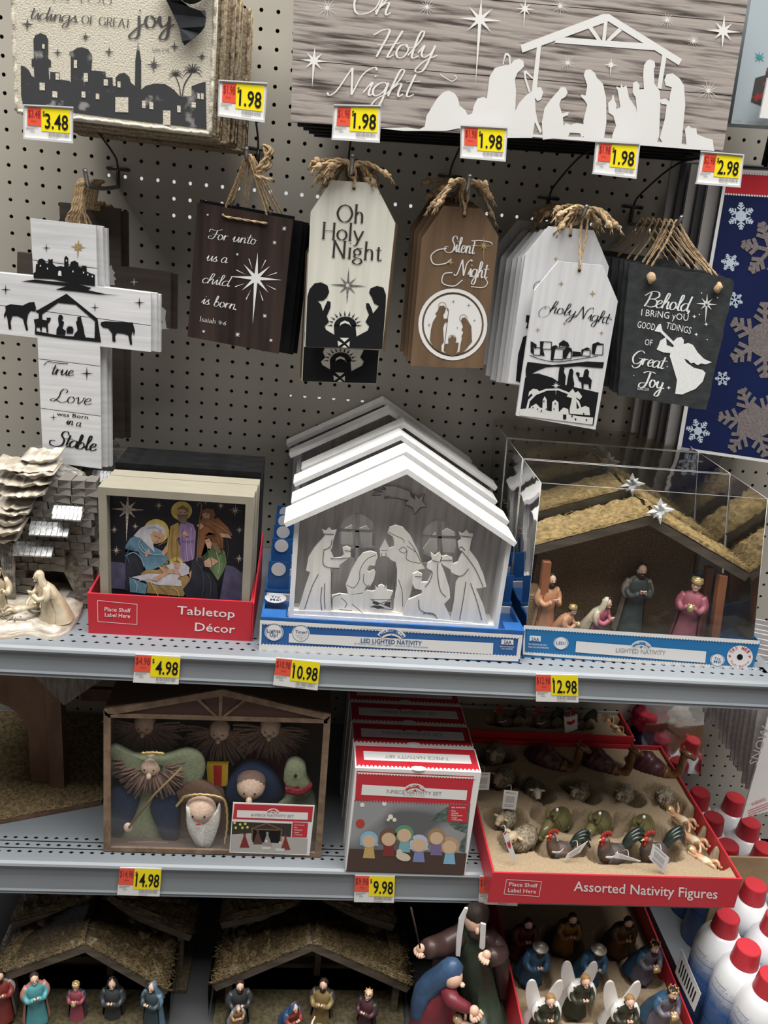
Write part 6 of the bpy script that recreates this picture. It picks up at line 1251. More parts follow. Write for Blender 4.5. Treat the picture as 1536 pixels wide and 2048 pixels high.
for i, (a, b, lab, cc, bl) in enumerate(((290, 1448, 'felt king doll at the back left of the box, long yarn beard', fg, 34), (440, 1460, 'felt king doll at the back centre of the box', F_('olive', (.10, .10, .05)), 30), (541, 1455, 'felt king doll in red at the back right of the box', fr_, 34))):
    t = thing('felt_doll', lab, 'doll', Y(a, 1560, -.29), gd)
    pad(t, 'robe', cc, [(a - 40, b + 20), (a + 42, b + 22), (a + 52, b + 110), (a - 48, b + 110)], -.285, .02)
    c = face(t, a, b, -.30, .0175); beard(t, c, .0175, .046, 2.9, 6.6, 54, 10 + i)
t = thing('gift_packet', 'yellow packet with a red stripe between the felt dolls', 'packet', Y(435, 1560, -.325)); 
strip('packet', Y(413, 1532, -.325), Y(456, 1532, -.325), Y(455, 1572, -.325), Y(416, 1575, -.325), mat('yellow_satin', (.62, .40, .03), rough=.35), (0, .012, 0), t); strip('stripe', Y(427, 1531, -.3255), Y(444, 1531, -.3255), Y(443, 1573, -.3255), Y(428, 1574, -.3255), mat('red_satin', (.45, .02, .02), rough=.35), (0, .0004, 0), t)
# label of the box
k = 2.259; yl = yb0 - .0012; LB = lambda x, y: (x / k, 1350 + y / k)
mb = MB(); mb.poly([Y(*LB(a, b), yl) for a, b in ((1053, 575), (1422, 590), (1398, 815), (1036, 802))], (0, .0008, 0)); mb.build('label_card', M_card, tFB)
decal('label_red', M_red, tFB, [pts('1060,582 1415,595 1408,665 1052,650', 0, 1350, k), pts('1322,665 1392,668 1386,735 1318,732', 0, 1350, k)], 1, yl - .0002)
decal('label_panel', M_card, tFB, [pts('1072,610 1392,622 1390,655 1070,643', 0, 1350, k)], 1, yl - .0004)
decal('label_night', mat('photo_dark', (.03, .025, .02), rough=.4), tFB, [pts('1050,662 1318,672 1312,760 1045,752', 0, 1350, k)], 1, yl - .0003)
decal('label_cloth', mat('photo_cloth', (.42, .40, .38), rough=.5), tFB, [pts('1046,720 1130,715 1390,740 1385,808 1040,795', 0, 1350, k)], 1, yl - .0004)
decal('label_stable', mat('photo_wood', (.20, .10, .05), rough=.5), tFB, [q for L in ('1135,695 1205,670 1275,700', '1140,690 1138,745', '1272,700 1268,755', '1150,697 1262,700') for q in stroke(pts(L, 0, 1350, k), 2.4, smooth=False)], 1, yl - .0005)
decal('label_inside', M_ink, tFB, [pts('1142,700 1268,703 1264,760 1140,755', 0, 1350, k)], 1, yl - .00045)
for i, (x, y, cc) in enumerate(((1105, 750, (.18, .02, .02)), (1165, 735, (.10, .04, .03)), (1208, 745, (.30, .28, .25)), (1290, 760, (.2, .03, .02)), (1203, 780, (.6, .6, .55)), (1265, 788, (.6, .6, .6)))):
    decal('label_doll', mat('photo_doll_%s' % ['red', 'brown', 'grey', 'crimson', 'cream', 'white'][i], cc, rough=.5), tFB, [pts('%d,%d %d,%d %d,%d' % (x, y - 35, x + 22, y + 30, x - 22, y + 30) if i < 4 else '%d,%d %d,%d %d,%d %d,%d' % (x - 22, y - 6, x + 22, y - 4, x + 18, y + 8, x - 18, y + 8), 0, 1350, k), ell(*LB(x, y - 30), 2.6, 3)], 1, yl - .0006)
decal('label_lights', mat('photo_bokeh', (.65, .60, .12), rough=.5), tFB, [ell(*LB(x, y), 2.6) for x, y in ((1060, 668), (1085, 675), (1095, 690), (1065, 690), (1118, 688), (1108, 672))], 1, yl - .0006)
decal('label_lettering', M_fine, tFB, sans(LB(1135, 637), LB(1328, 644), 5.2, '8-PIECE NATIVITY SET', .015), 1, yl - .0006)
decal('label_list', M_card, tFB, [q for i, s in enumerate(('Set Includes:', 'Mary', 'Baby Jesus', 'Joseph', '3 Wise Men')) for q in sans(LB(1330, 680 + i * 11), LB(1330 + len(s) * 3.6, 681 + i * 11), 2.6, s, .01)], 1, yl - .0006)
logo(tFB, *LB(1234, 612), 26, .03, 1, yl - .0007, .0001, M_red, M_card)

# ================================================================ 7-piece boxes
k = 2.56; B7 = lambda x, y: (660 + x / k, 1370 + y / k)
def b7(s): return pts(s, 660, 1370, k)
bx0, bx1, by0, bz1, bd = .597, .791, -.401, .7475, .058
M_ph = mat('photo_room', (.12, .12, .13), (.30, .31, .33), rough=.4, scale=(9, 9, 14), detail=1, lo=.40, hi=.55)
for i in range(4):
    y0 = by0 + i * (bd + .002); lab = 'red and white 7-piece nativity set box, frontmost' if i == 0 else 'red and white nativity set box, %s in its row' % ['', 'second', 'third', 'hindmost'][i]
    t = thing('nativity_set_box', lab, 'box', ((bx0 + bx1) / 2 - .001 * i, y0 + bd / 2, Z2 + .001), 'small boxed nativity sets'); dx = -.0015 * i
    mb = MB(); mb.box(bx0 + dx, bx1 + dx, y0, y0 + bd, Z2 + .001, bz1); mb.build('carton', M_card, t)
    mb = MB(); mb.box(bx0 + .002 + dx, bx1 - .002 + dx, y0 + .004, y0 + bd - .003, bz1, bz1 + .0006); mb.build('lid_print', M_red, t)
    mb = MB(); mb.box(bx0 + .014 + dx, bx1 - .012 + dx, y0 + .019, y0 + .041, bz1 + .0006, bz1 + .0009); mb.build('lid_panel', M_card, t)
    mb = MB()
    for q in range(30): mb.lathe([(.0022, 0), (.0022, .0002)], (bx0 + .006 + q * (bx1 - bx0 - .012) / 29 + dx, y0 + .0045, bz1 + .0006), 6, smooth=False)
    mb.lathe([(.012, 0), (.012, .0003)], ((bx0 + bx1) / 2 + dx, y0 + .003, bz1 + .0007), 16, smooth=False, sy=.5) ; mb.build('lid_scallops', M_card, t)
    cxl, cyl = (bx0 + bx1) / 2 + dx, y0 + .027; vs, fs, x0_, x1_ = glyphs('7-PIECE NATIVITY SET', .012); sc_ = .100 / (x1_ - x0_); mb = MB()
    inv = -1 if i == 0 else 1
    mb.add([(cxl + inv * ((v[0] - (x0_ + x1_) / 2) * sc_), cyl + inv * (v[1] * sc_ * 1.1 - .003) + (.003 if inv > 0 else .003), bz1 + .0012) for v in vs], fs); mb.build('lid_lettering', M_fine, t)
    if i == 0: t7 = t
    p = V((cxl, y0 + (.012 if i == 0 else .044), bz1 + .001)); mb = MB(); sg = 1 if i == 0 else -1
    mb.poly([p + V((.018 * sin(a), sg * (-.016 * cos(a) + .012), 0)) for a in [-1.1 + .2 * j for j in range(12)]] + [p + V((.013 * sin(a), sg * (-.010 * cos(a) + .011), 0)) for a in [1.1 - .2 * j for j in range(12)]], (0, 0, .0004)); mb.build('lid_logo', M_red, t)
yv = by0 - .0004
decal('front_red', M_red, t7, [b7('137,440 738,468 716,612 128,590')] + [], 1, yv)
decal('front_photo', M_ph, t7, [b7('126,588 718,610 685,972 84,948')], 1, yv - .0)
decal('photo_table', mat('photo_table', (.07, .04, .03), rough=.3), t7, [b7('98,838 700,862 686,972 84,950')], 1, yv - .0002)
decal('photo_tree', mat('photo_fir', (.04, .075, .06), (.14, .2, .18), rough=.5, scale=(160, 160, 160)), t7, [b7('505,690 560,650 600,625 716,615 690,860 660,850 670,800 700,760 640,740 600,700 560,700')], 1, yv - .0001)
decal('photo_bauble', mat('photo_bauble', (.45, .05, .03), rough=.4), t7, [ell(*B7(155, 710), 9, 9)], 1, yv - .0003)
decal('photo_lights', mat('photo_glow', (.80, .78, .68), rough=.5), t7, [ell(*B7(x, y), r_) for x, y, r_ in ((165, 614, 4.5), (278, 608, 4.5), (310, 675, 5), (330, 690, 4), (298, 690, 3))], 1, yv - .0003)
decal('scallops', M_card, t7, postage(B7(140, 452), B7(748, 480), 40, 1.7, -1), 1, yv - .0003)
decal('scallops_lower', M_red, t7, [ell(B7(128 + 588 * s / 39, 0)[0], B7(0, 592 + 20 * s / 39)[1], 1.7, n=8) for s in range(40)], 1, yv - .0003)
decal('front_panel', M_card, t7, [b7('165,510 703,540 698,590 160,562')], 1, yv - .0004)
decal('set_list_panel', M_red, t7, [b7('610,612 712,616 698,706 602,700')], 1, yv - .0004)
decal('panel_lettering', M_fine, t7, sans(B7(288, 554), B7(572, 566), 7.2, '7-PIECE NATIVITY SET', .012) + sans(B7(375, 566), B7(485, 571), 2.6, 'Nacimiento - 7 Piezas', 0), 1, yv - .0006)
decal('list_lettering', M_card, t7, [q for i, s in enumerate(('Set Includes:', 'Mary', 'Joseph', 'Baby Jesus', 'Angel', '3 Wise Men')) for q in sans(B7(622, 630 + (i > 0) * 6 + i * 11.5), B7(622 + len(s) * 5.6, 631 + (i > 0) * 6 + i * 11.5), 3, s, .015)], 1, yv - .0006)
logo(t7, *B7(436, 522), 44, .045, 1, yv - .0006, .0002, M_red, M_card)
M_pf = mat('photo_face', (.66, .48, .32), rough=.5)
for i, (x, y, rb, c1, c2, kind) in enumerate(((200, 800, 34, (.55, .38, .14), (.25, .50, .70), 'v'), (300, 790, 36, (.22, .03, .03), (.16, .09, .06), 'h'), (380, 770, 36, (.20, .42, .45), (.12, .30, .18), 'c'), (455, 820, 36, (.20, .25, .50), (.50, .55, .72), 'v'), (545, 785, 34, (.20, .15, .30), (.35, .24, .12), 'c'), (612, 830, 36, (.22, .48, .68), (.50, .34, .20), 'c'))):
    n1 = ['gold', 'maroon', 'teal', 'violet', 'plum', 'sky'][i]; kk = .78
    decal('photo_figure_hair', mat('photo_hair_' + n1, c2, rough=.5), t7, [ell(*B7(x, y - 8), rb * 1.35 / k, rb * 1.3 / k), b7('%d,%d %d,%d %d,%d %d,%d' % (x - 50, y + 20, x - 20, y - 40, x + 20, y - 40, x + 50, y + 25))], 1, yv - .0005)
    decal('photo_figure_robe', mat('photo_robe_' + n1, c1, rough=.5), t7, [b7('%d,%d %d,%d %d,%d %d,%d' % (x - 20, y + 20, x + 22, y + 20, x + 30, y + 88, x - 32, y + 86))], 1, yv - .0006)
    decal('photo_figure_face', M_pf, t7, [ell(*B7(x, y), rb / k, rb * .95 / k)], 1, yv - .0008)
decal('photo_baby', mat('photo_cream', (.66, .58, .46), rough=.5), t7, [ell(*B7(375, 880), 15, 8, rot=15), ell(*B7(355, 855), 6, 6)], 1, yv - .0009)

# ================================================================ small animals and infants for the moulded trays
M_wool = mat('painted_wool', (.36, .31, .22), (.15, .12, .08), rough=.6, scale=(260, 260, 260), detail=2, bump=.8, lo=.4, hi=.62)
M_woolg = mat('grey_wool', (.22, .20, .16), (.10, .085, .065), rough=.6, scale=(260, 260, 260), detail=2, bump=.8)
M_don = mat('olive_glaze', (.17, .15, .06), (.10, .09, .035), rough=.35, scale=(60, 60, 60), coat=.4)
M_cam = mat('camel_brown', (.22, .10, .035), (.12, .055, .02), rough=.35, scale=(60, 60, 60), coat=.5)
M_cbl = mat('camel_blanket', (.085, .018, .028), (.035, .01, .015), rough=.5, scale=(100, 25, 25), coat=.2)
M_roo = mat('rooster_feathers', (.05, .055, .065), (.14, .08, .05), rough=.5, scale=(90, 90, 90), detail=4)
M_tail = mat('rooster_tail', (.012, .022, .018), (.03, .045, .035), rough=.3, coat=.4, scale=(80, 80, 80))
M_comb = mat('comb_red', (.42, .03, .03), rough=.45, coat=.3)
def begin(name, lab, loc, s, grp): return thing(name, lab, 'figurine', loc, grp), V(loc), s
def fin(mb, L, s, nm, m, t): mb.v = [tuple(L + V(v) * s) for v in mb.v]; return mb.build(nm, m, t)
def sheep(lab, loc, s, yaw, grp, wool=M_wool, face=M_wool):
    t, L, s = begin('sheep_figurine', lab, loc, s, grp); mb = MB()
    mb.blob((.1, 0, .42), (.44, .26, .27), 14, 10, nz=.22, ns=9); mb.blob((-.26, 0, .58), (.17, .16, .22), 10, 8, nz=.2, ns=9)
    for a, b in ((-.18, -.12), (-.18, .12), (.38, -.12), (.38, .12)): mb.tube([(a, b, .3), (a, b, .0)], [.07, .05], 6)
    mb.blob((.56, 0, .45), (.07, .06, .10), 6, 5); fin(mb, L, s, 'body', wool, t)
    mb = MB(); mb.blob((-.40, 0, .76), (.17, .115, .125), 12, 8); mb.blob((-.53, 0, .71), (.09, .08, .08), 8, 6)
    for q in (-1, 1): mb.blob((-.33, q * .15, .79), (.05, .09, .03), 8, 5)
    fin(mb, L, s, 'head', face, t)
    mb = MB()
    for q in (-1, 1): mb.blob((-.49, q * .085, .79), .02, 6, 4)
    mb.blob((-.615, 0, .70), (.015, .035, .02), 6, 4); fin(mb, L, s, 'eyes', M_ink, t); t.rotation_euler = (0, 0, yaw); return t
def rooster(lab, loc, s, yaw, grp):
    t, L, s = begin('rooster_figurine', lab, loc, s, grp); mb = MB()
    mb.blob((.05, 0, .42), (.36, .22, .26), 14, 10, nz=.08, ns=14); mb.tube(cr([(-.12, 0, .48), (-.22, 0, .66), (-.24, 0, .84), (-.26, 0, .95)], 4), [.21, .2, .18, .17, .15, .14, .12, .11, .10, .095, .09, .085, .07], 10)
    mb.blob((.02, .2, .44), (.24, .06, .15), 10, 6); mb.blob((.02, -.2, .44), (.24, .06, .15), 10, 6)
    for q in (-.08, .08): mb.tube([(.0, q, .2), (.0, q, 0)], [.06, .03], 6)
    fin(mb, L, s, 'body', M_roo, t)
    mb = MB(); r = random.Random(2)
    for j in range(11):
        a = -.6 + 1.2 * j / 10; q = r.uniform(-.08, .08); p = cr([(.28, q * .4, .5), (.42, q, .78 + a * .10), (.62 + a * .08, q * 1.5, .88 + a * .16), (.80 + .04 * a, q * 2, .66 + a * .28)], 4)
        mb.tube(p, [.05, .055, .06, .062, .065, .065, .062, .06, .055, .05, .04, .03, .015][:len(p)], 5)
    fin(mb, L, s, 'tail', M_tail, t)
    mb = MB()
    for j in range(5): mb.blob((-.36 + j * .055, 0, 1.03 + .05 * sin(j * .8)), (.035, .02, .07), 6, 5)
    mb.blob((-.33, 0, .93), (.07, .065, .07), 8, 6); mb.blob((-.35, -.03, .82), (.035, .025, .075), 6, 5); mb.blob((-.35, .03, .82), (.035, .025, .075), 6, 5); fin(mb, L, s, 'comb', M_comb, t)
    mb = MB(); mb.lathe([(.035, 0), (.02, .05), (.002, .10)], (-.38, 0, .93), 6, (-1, 0, -.2)); fin(mb, L, s, 'beak', M_gold, t)
    mb = MB()
    for q in range(3): mb.tube([(-.12 + cos(a) * .20, sin(a) * .21, .56 + q * .02 + .03 * cos(a)) for a in [2 * pi * i / 14 for i in range(15)]], .008, 4)
    fin(mb, L, s, 'string', M_card, t); t.rotation_euler = (0, 0, yaw); return t
def camel(lab, loc, s, yaw, grp):
    t, L, s = begin('camel_figurine', lab, loc, s, grp)
    mb = MB(); mb.blob((.1, 0, .34), (.52, .26, .26), 16, 10); mb.tube(cr([(-.30, 0, .34), (-.50, 0, .32), (-.62, 0, .50), (-.64, 0, .78), (-.64, 0, 1.0)], 4), [.2, .19, .17, .15, .14, .13, .12, .11, .10, .10, .09, .09, .09, .09, .09, .085, .08], 10)
    mb.blob((-.70, 0, 1.02), (.17, .085, .085), 10, 7); mb.blob((-.84, 0, .98), (.07, .06, .055), 8, 6)
    for q in (-1, 1): mb.lathe([(.035, 0), (.025, .06), (.003, .11)], (-.60, q * .06, 1.07), 6, (.2, q * .5, 1))
    for q in (-1, 1): mb.blob((-.2, q * .16, .10), (.22, .08, .09), 8, 6); mb.blob((.40, q * .16, .10), (.2, .09, .09), 8, 6)
    fin(mb, L, s, 'body', M_cam, t)
    mb = MB(); n, m = 20, 16; vs = []
    for i in range(n + 1):
        for j in range(m + 1):
            x = -.30 + .85 * i / n; a = pi * (j / m); rr = 1.10 + .05 * sin(i * 1.3 + j) + (.25 if False else 0); hz = .30 * (1 + .35 * math.exp(-((x - .1) / .2) ** 2))
            e = sqrt(max(.02, 1 - ((x - .1) / .56) ** 2)); vs.append((x, .27 * rr * e * cos(a), .30 + hz * rr * e * sin(a)))
    mb.add(vs, [(i * (m + 1) + j, (i + 1) * (m + 1) + j, (i + 1) * (m + 1) + j + 1, i * (m + 1) + j + 1) for i in range(n) for j in range(m)], smooth=True); fin(mb, L, s, 'blanket', M_cbl, t)
    mb = MB()
    for q in range(9): mb.blob((-.36 - .02 * q, -.19 + .045 * q, .34), .022, 5, 4)
    fin(mb, L, s, 'harness_beads', M_gold, t); t.rotation_euler = (0, 0, yaw); return t
def donkey(lab, loc, s, yaw, grp):
    t, L, s = begin('donkey_figurine', lab, loc, s, grp)
    mb = MB(); mb.blob((.12, 0, .30), (.46, .26, .24), 14, 10); mb.tube(cr([(-.2, 0, .36), (-.40, 0, .50), (-.52, .0, .62)], 4), [.18, .17, .16, .15, .14, .13, .12, .11, .10], 10)
    mb.tube([(-.50, 0, .64), (-.68, .02, .52), (-.80, .03, .42)], [.12, .10, .07], 10); mb.blob((-.80, .03, .41), (.07, .075, .07), 8, 6)
    for q in (-1, 1): mb.tube(cr([(-.47, q * .07, .72), (-.43, q * .10, .84), (-.44, q * .09, .96)], 3), [.035, .05, .05, .045, .035, .02, .008], 6); mb.blob((-.2, q * .2, .08), (.20, .07, .08), 8, 6); mb.blob((.4, q * .2, .08), (.2, .07, .08), 8, 6)
    fin(mb, L, s, 'body', M_don, t)
    mb = MB(); mb.tube(cr([(-.1, 0, .54), (-.3, 0, .66), (-.46, 0, .80)], 4), .03, 6); fin(mb, L, s, 'mane', M_dkb, t)
    mb = MB(); mb.blob((-.44, -.09, 1.0), (.035, .035, .05), 8, 6); fin(mb, L, s, 'price_knot', M_card, t)
    t.rotation_euler = (0, 0, yaw); return t
M_pulp = mat('moulded_pulp', (.38, .29, .19), (.31, .235, .155), rough=.95, scale=(300, 300, 300), detail=3, bump=.4, spec=.1)
def pulp(parent, x0, x1, y0, y1, zt, wells, depth=.026, nx=130, ny=110):
    mb = MB(); vs = []
    for i in range(nx + 1):
        for j in range(ny + 1):
            x = x0 + (x1 - x0) * i / nx; y = y0 + (y1 - y0) * j / ny; d = 0
            for (wx, wy, rx, ry, a) in wells:
                ca, sa = cos(a), sin(a); dx, dy = x - wx, y - wy; u = abs(dx * ca + dy * sa) / rx; v = abs(-dx * sa + dy * ca) / ry; q = (u ** 3 + v ** 3) ** (1 / 3)
                d = max(d, min(1, max(0, (1.22 - q) / .2)))
            d = d * d * (3 - 2 * d)
            vs.append((x, y, zt - depth * d + .0006 * noise.noise(V((x * 60, y * 60, 0))) + .0012 * noise.noise(V((x * 22, y * 22, 3)))))
    mb.add(vs, [(i * (ny + 1) + j, (i + 1) * (ny + 1) + j, (i + 1) * (ny + 1) + j + 1, i * (ny + 1) + j + 1) for i in range(nx) for j in range(ny)], smooth=True); return mb.build('moulded_insert', M_pulp, parent)
FX0, FX1, FY0, FY1 = .8215, 1.2275, -.447, -.100; zt = .590; zw = zt - .031
tFT = tray('figure_tray', 'red tray reading Assorted Nativity Figures with moulded insert', FX0, FX1, FY0, FY1, Z2 - .0, .047, .048, M_red, M_grey)
for c_ in kids(tFT):
    if c_.name.startswith('back_panel'): c_.data.materials.clear(); c_.data.materials.append(M_red)
mb = MB(); mb.box(FX0, FX1, FY0 - .0, FY0 + .003, Z2 - .012, Z2); mb.build('front_lip', M_red, tFT)
k = 3.097; G6 = lambda x, y: (1040 + x / k, 1370 + y / k)
decal('tray_lettering', M_pw, tFT, sans(G6(332, 1275), G6(1222, 1325), 20, 'Assorted Nativity Figures', .01) + sans((1018, 1772), (1075, 1775), 8, 'Place Shelf', .01) + sans((1016, 1784), (1072, 1787), 8, 'Label Here', .01) + [q for a, b in (((1013, 1759), (1083, 1763)), ((1083, 1763), (1078, 1793)), ((1078, 1793), (1008, 1788)), ((1008, 1788), (1013, 1759))) for q in stroke([a, b], 1, smooth=False)], 1, FY0 - .0006)
def W(px, py, z=zw): return U(px, py, 2, z)
items = []
# camels, animals, roosters, infants: picture foot point, yaw
cams = [(1085, 1530, .30), (1185, 1535, .30), (1283, 1540, .30)]
wells = []
gt_ = 'figurines in the front moulded tray'
pos = ['left', 'middle', 'right']
for i, (a, b, c) in enumerate(cams):
    p = W(a, b); p[1] = -.150 - .004 * i; camel('camel figurine with dark red blanket, %s of the back row' % pos[i], p, .082, pi - .55, gt_); wells.append((p[0] + .003, p[1], .036, .020, -.4))
for i, (a, b) in enumerate([(1062, 1610), (1152, 1612), (1240, 1618), (1320, 1622)]):
    p = W(a, b); sheep('small sheep figurine, %s of the middle row behind the donkeys' % ['first', 'second', 'third', 'fourth'][i], p, .062, .9 if i else 1.5, gt_, M_wool if i else M_woolg, M_wool if i else mat('pale_muzzle', (.5, .45, .36), rough=.5)); wells.append((p[0] + .004, p[1] + .006, .034, .020, -.9))
for i, (a, b) in enumerate([(1108, 1668), (1190, 1675), (1275, 1682)]):
    p = W(a, b); donkey('olive donkey figurine lying down, %s of three' % pos[i], p, .076, .9, gt_); wells.append((p[0], p[1] + .004, .038, .024, -.5))
for i, (a, b) in enumerate([(1112, 1728), (1215, 1740), (1298, 1738)]):
    p = W(a, b); rooster('rooster figurine with red comb, %s of the front row' % pos[i], p, [.064, .074, .074][i], [.15, .3, .35][i], gt_); wells.append((p[0] + .006, p[1] + .004, .040, .019, .1))
for i, (a, b, s) in enumerate([(985, 1540, .07), (1000, 1588, .07), (1005, 1668, .06), (1035, 1712, .074)]):
    p = W(a, b); sheep('pale sheep figurine in the left column, %s from the back' % ordn[i].replace('front', 'first'), p, s, [1.2, 1.0, .9, .75][i] , gt_, M_wool, mat('ram_face', (.46, .36, .24), rough=.5)); wells.append((p[0] + .002, p[1] + .004, .032, .023, .3))
M_ang = mat('peach_glaze', (.66, .40, .24), (.54, .32, .18), rough=.35, coat=.4, scale=(60, 60, 60))
for i, (a, b) in enumerate([(1356, 1650), (1378, 1690), (1400, 1732)]):
    p = W(a, b); baby('infant_figurine', 'infant figurine lying with raised arms, %s in the right column' % ['back', 'middle', 'front'][i], p + V((0, 0, -.004)), .070, 2.25, M_ang, mat('cream_cloth', (.68, .58, .42), rough=.5), manger=None, group=gt_); wells.append((p[0], p[1], .036, .021, -.9))
pulp(tFT, FX0 + .004, FX1 - .004, FY0 + .0035, FY1 - .004, zt, wells, .034)
def tag(lab, P, y, m, red=False):
    t = thing('paper_tag', lab, 'tag', Y(P[0][0], P[0][1], y), 'paper tags on figurines'); mb = MB(); mb.poly([Y(a, b, y) for a, b in P], (0, .0006, 0)); mb.build('tag_card', M_card, t)
    F = quadmap(*P)
    if red: decal('tag_print', M_red, t, [[F(.15, .0), F(.85, .0), F(.85, .06), F(.15, .06)], [F(.2, .3), F(.5, .38), F(.8, .3), F(.8, .5), F(.5, .6), F(.2, .5)]], 1, y - .0003)
    else: decal('barcode', M_fine, t, [[F(.2 + i * .07, .3), F(.2 + i * .07 + .03, .3), F(.2 + i * .07 + .03, .65), F(.2 + i * .07, .65)] for i in range(9)] + [[F(.15, .75 + j * .08), F(.8, .75 + j * .08), F(.8, .78 + j * .08), F(.15, .78 + j * .08)] for j in range(2)] + [[F(.15, .1), F(.8, .1), F(.8, .14), F(.15, .14)]], 1, y - .0003)
    mb = MB(); a = Y(*F(.5, 0.02), y); mb.tube(cr([a, a + V((0, .008, .006)), a + V((-.004, .016, -.002))], 3), .0005, 4); mb.build('string', M_card, t)
pt = lambda x, y: W(x, y)[1]
tag('white barcode tag on the left column sheep', [(1008, 1580), (1037, 1583), (1031, 1620), (1004, 1617)], -.31, M_card)
tag('white barcode tag at the left edge of the tray', [(957, 1545), (981, 1545), (978, 1580), (953, 1580)], -.29, M_card)
tag('slim red and white tag on the front sheep', [(1006, 1668), (1014, 1660), (1033, 1716), (1024, 1723)], -.425, M_card, True)
tag('white barcode tag on the right rooster', [(1306, 1687), (1339, 1716), (1329, 1748), (1299, 1718)], -.435, M_card)
tag('folded paper tag on the left rooster', [(1135, 1708), (1176, 1682), (1160, 1705), (1128, 1722)], -.415, M_card)
tag('folded paper tag on the middle rooster', [(1232, 1705), (1282, 1722), (1280, 1724), (1228, 1716)], -.425, M_card)
# back tray, only its front row can be seen
t2 = tray('figure_tray', 'red figure tray behind, half hidden under the upper shelf', .806, 1.172, -.094, -.006, Z2, .062, .062, M_red, M_grey)
zt2 = .606; zw2 = zt2 - .024; w2 = []; g2 = 'figurines in the rear moulded tray'
for i, (a, b) in enumerate([(1000, 1452), (1075, 1455), (1142, 1458)]):
    p = U(a, b, 2, zw2); p[1] = -.052; rooster('rooster figurine in the rear tray, %s' % pos[i], p, .055, .2, g2); w2.append((p[0], p[1], .03, .014, 0))
for i, (a, b) in enumerate([(1205, 1430), (1228, 1455)]):
    p = U(a, b, 2, zw2); p[1] = -.035 - .033 * i; p[0] += .002; baby('infant_figurine', 'infant figurine in the rear tray, %s' % ['rear one', 'front one'][i], p, .05, 2.2, M_ang, MT['cream_cloth'], group=g2); w2.append((p[0], p[1], .026, .013, -.6))
pulp(t2, .811, 1.167, -.089, -.011, zt2, w2, .024, 110, 30)
tag('white tag with red emblem on the rear rooster', [(1128, 1434), (1155, 1428), (1155, 1458), (1130, 1467)], -.085, M_card, True)

# ================================================================ bottom shelf
Z3 = .205
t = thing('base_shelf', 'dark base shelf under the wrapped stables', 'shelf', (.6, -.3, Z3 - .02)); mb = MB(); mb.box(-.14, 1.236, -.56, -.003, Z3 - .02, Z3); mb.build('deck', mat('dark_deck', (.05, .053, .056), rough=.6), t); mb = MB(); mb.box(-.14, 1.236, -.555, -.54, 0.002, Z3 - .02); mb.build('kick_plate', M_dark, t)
M_roof = mat('bark_straw', (.17, .12, .055), (.055, .038, .018), rough=.55, scale=(210, 210, 210), detail=5, bump=1.0, lo=.35, hi=.62, coat=.25)
M_barkst = mat('glossy_straw', (.36, .28, .15), (.15, .11, .05), rough=.4, scale=(50, 50, 50), coat=.6)
M_film = plastic('shrink_film', (.99, .99, .99), .1, .12)
def wrapped(lab, apf, elf, erf, z, back, n, film=True, fs=()):
    a = U(*apf, 2, z); yr = a[1]; l, r_ = Y(*elf, yr), Y(*erf, yr); t = thing('wrapped_stable', lab, 'stable', (a[0], yr + back / 2, Z3 + .001), 'shrink-wrapped stables'); 
    straw_roof(t, (a[0], a[2]), (l[0], l[2]), (r_[0], r_[2]), yr, yr + back, .014, M_roof, M_rfw, n, 2200, .008, M_barkst)
    for x in (l[0] + .022, r_[0] - .028, a[0] + .012): mb = MB(); mb.box(x, x + .011, yr + .012 + (.07 if x == a[0] + .012 else 0), yr + .024 + (.07 if x == a[0] + .012 else 0), Z3 + .008, l[2] + (.0 if x != a[0] + .012 else .05)); mb.build('post', M_rfw, t)
    mb = MB(); mb.poly([(l[0] + .02, yr + back - .01, Z3 + .008), (l[0] + .02, yr + back - .01, l[2] - .005), (a[0], yr + back - .01, a[2] - .02), (r_[0] - .02, yr + back - .01, r_[2] - .005), (r_[0] - .02, yr + back - .01, Z3 + .008)], (0, .004, 0)); mb.build('back_board', mat('dark_back', (.035, .028, .022), rough=.9), t)
    for q in (.04, .075): mb = MB(); mb.box(l[0] + .03, r_[0] - .03, yr + back - .016, yr + back - .011, l[2] - q, l[2] - q + .014); mb.build('slat', M_rfw, t)
    mb = MB(); mb.box(l[0] + .005, r_[0] - .005, yr - .03, yr + back, Z3 + .001, Z3 + .009); mb.build('ground', MT['moss_ground'], t)
    if film:
        mb = MB(); sec = []; nn = 30
        prof = [V((l[0] - .004, 0, Z3 + .004)), V((l[0] - .006, 0, l[2] + .004)), V((a[0], 0, a[2] + .016)), V((r_[0] + .006, 0, r_[2] + .004)), V((r_[0] + .004, 0, Z3 + .004))]
        pl = []
        for i in range(4):
            for q in range(12): pl.append(prof[i].lerp(prof[i + 1], q / 12))
        pl.append(prof[4]); m = 10; vs = []
        for j in range(m + 1):
            for i, p in enumerate(pl): vs.append(p + V((0, yr - .006 + (back + .012) * j / m, 0)) + V((0, 0, .0035 * noise.noise(V((p[0] * 40, j * .5, p[2] * 40))))) * (1 if 12 < i < 36 else 0))
        L = len(pl); mb.add(vs, [(j * L + i, j * L + i + 1, (j + 1) * L + i + 1, (j + 1) * L + i) for j in range(m) for i in range(L - 1)], smooth=True); mb.build('shrink_film', M_film, t)
    return a, l, r_
aA = wrapped('straw-roofed stable wrapped in film, left', (171, 1890), (-18, 1958), (335, 1985), .378, .115, 31)
aB = wrapped('straw-roofed stable wrapped in film, centre', (625, 1888), (424, 1972), (822, 1975), .381, .115, 32)
wrapped('dark stable behind the left wrapped one', (200, 1800), (20, 1846), (385, 1872), .385, .07, 33, False)
wrapped('dark stable behind the centre wrapped one', (640, 1806), (440, 1846), (790, 1851), .385, .07, 34, False)
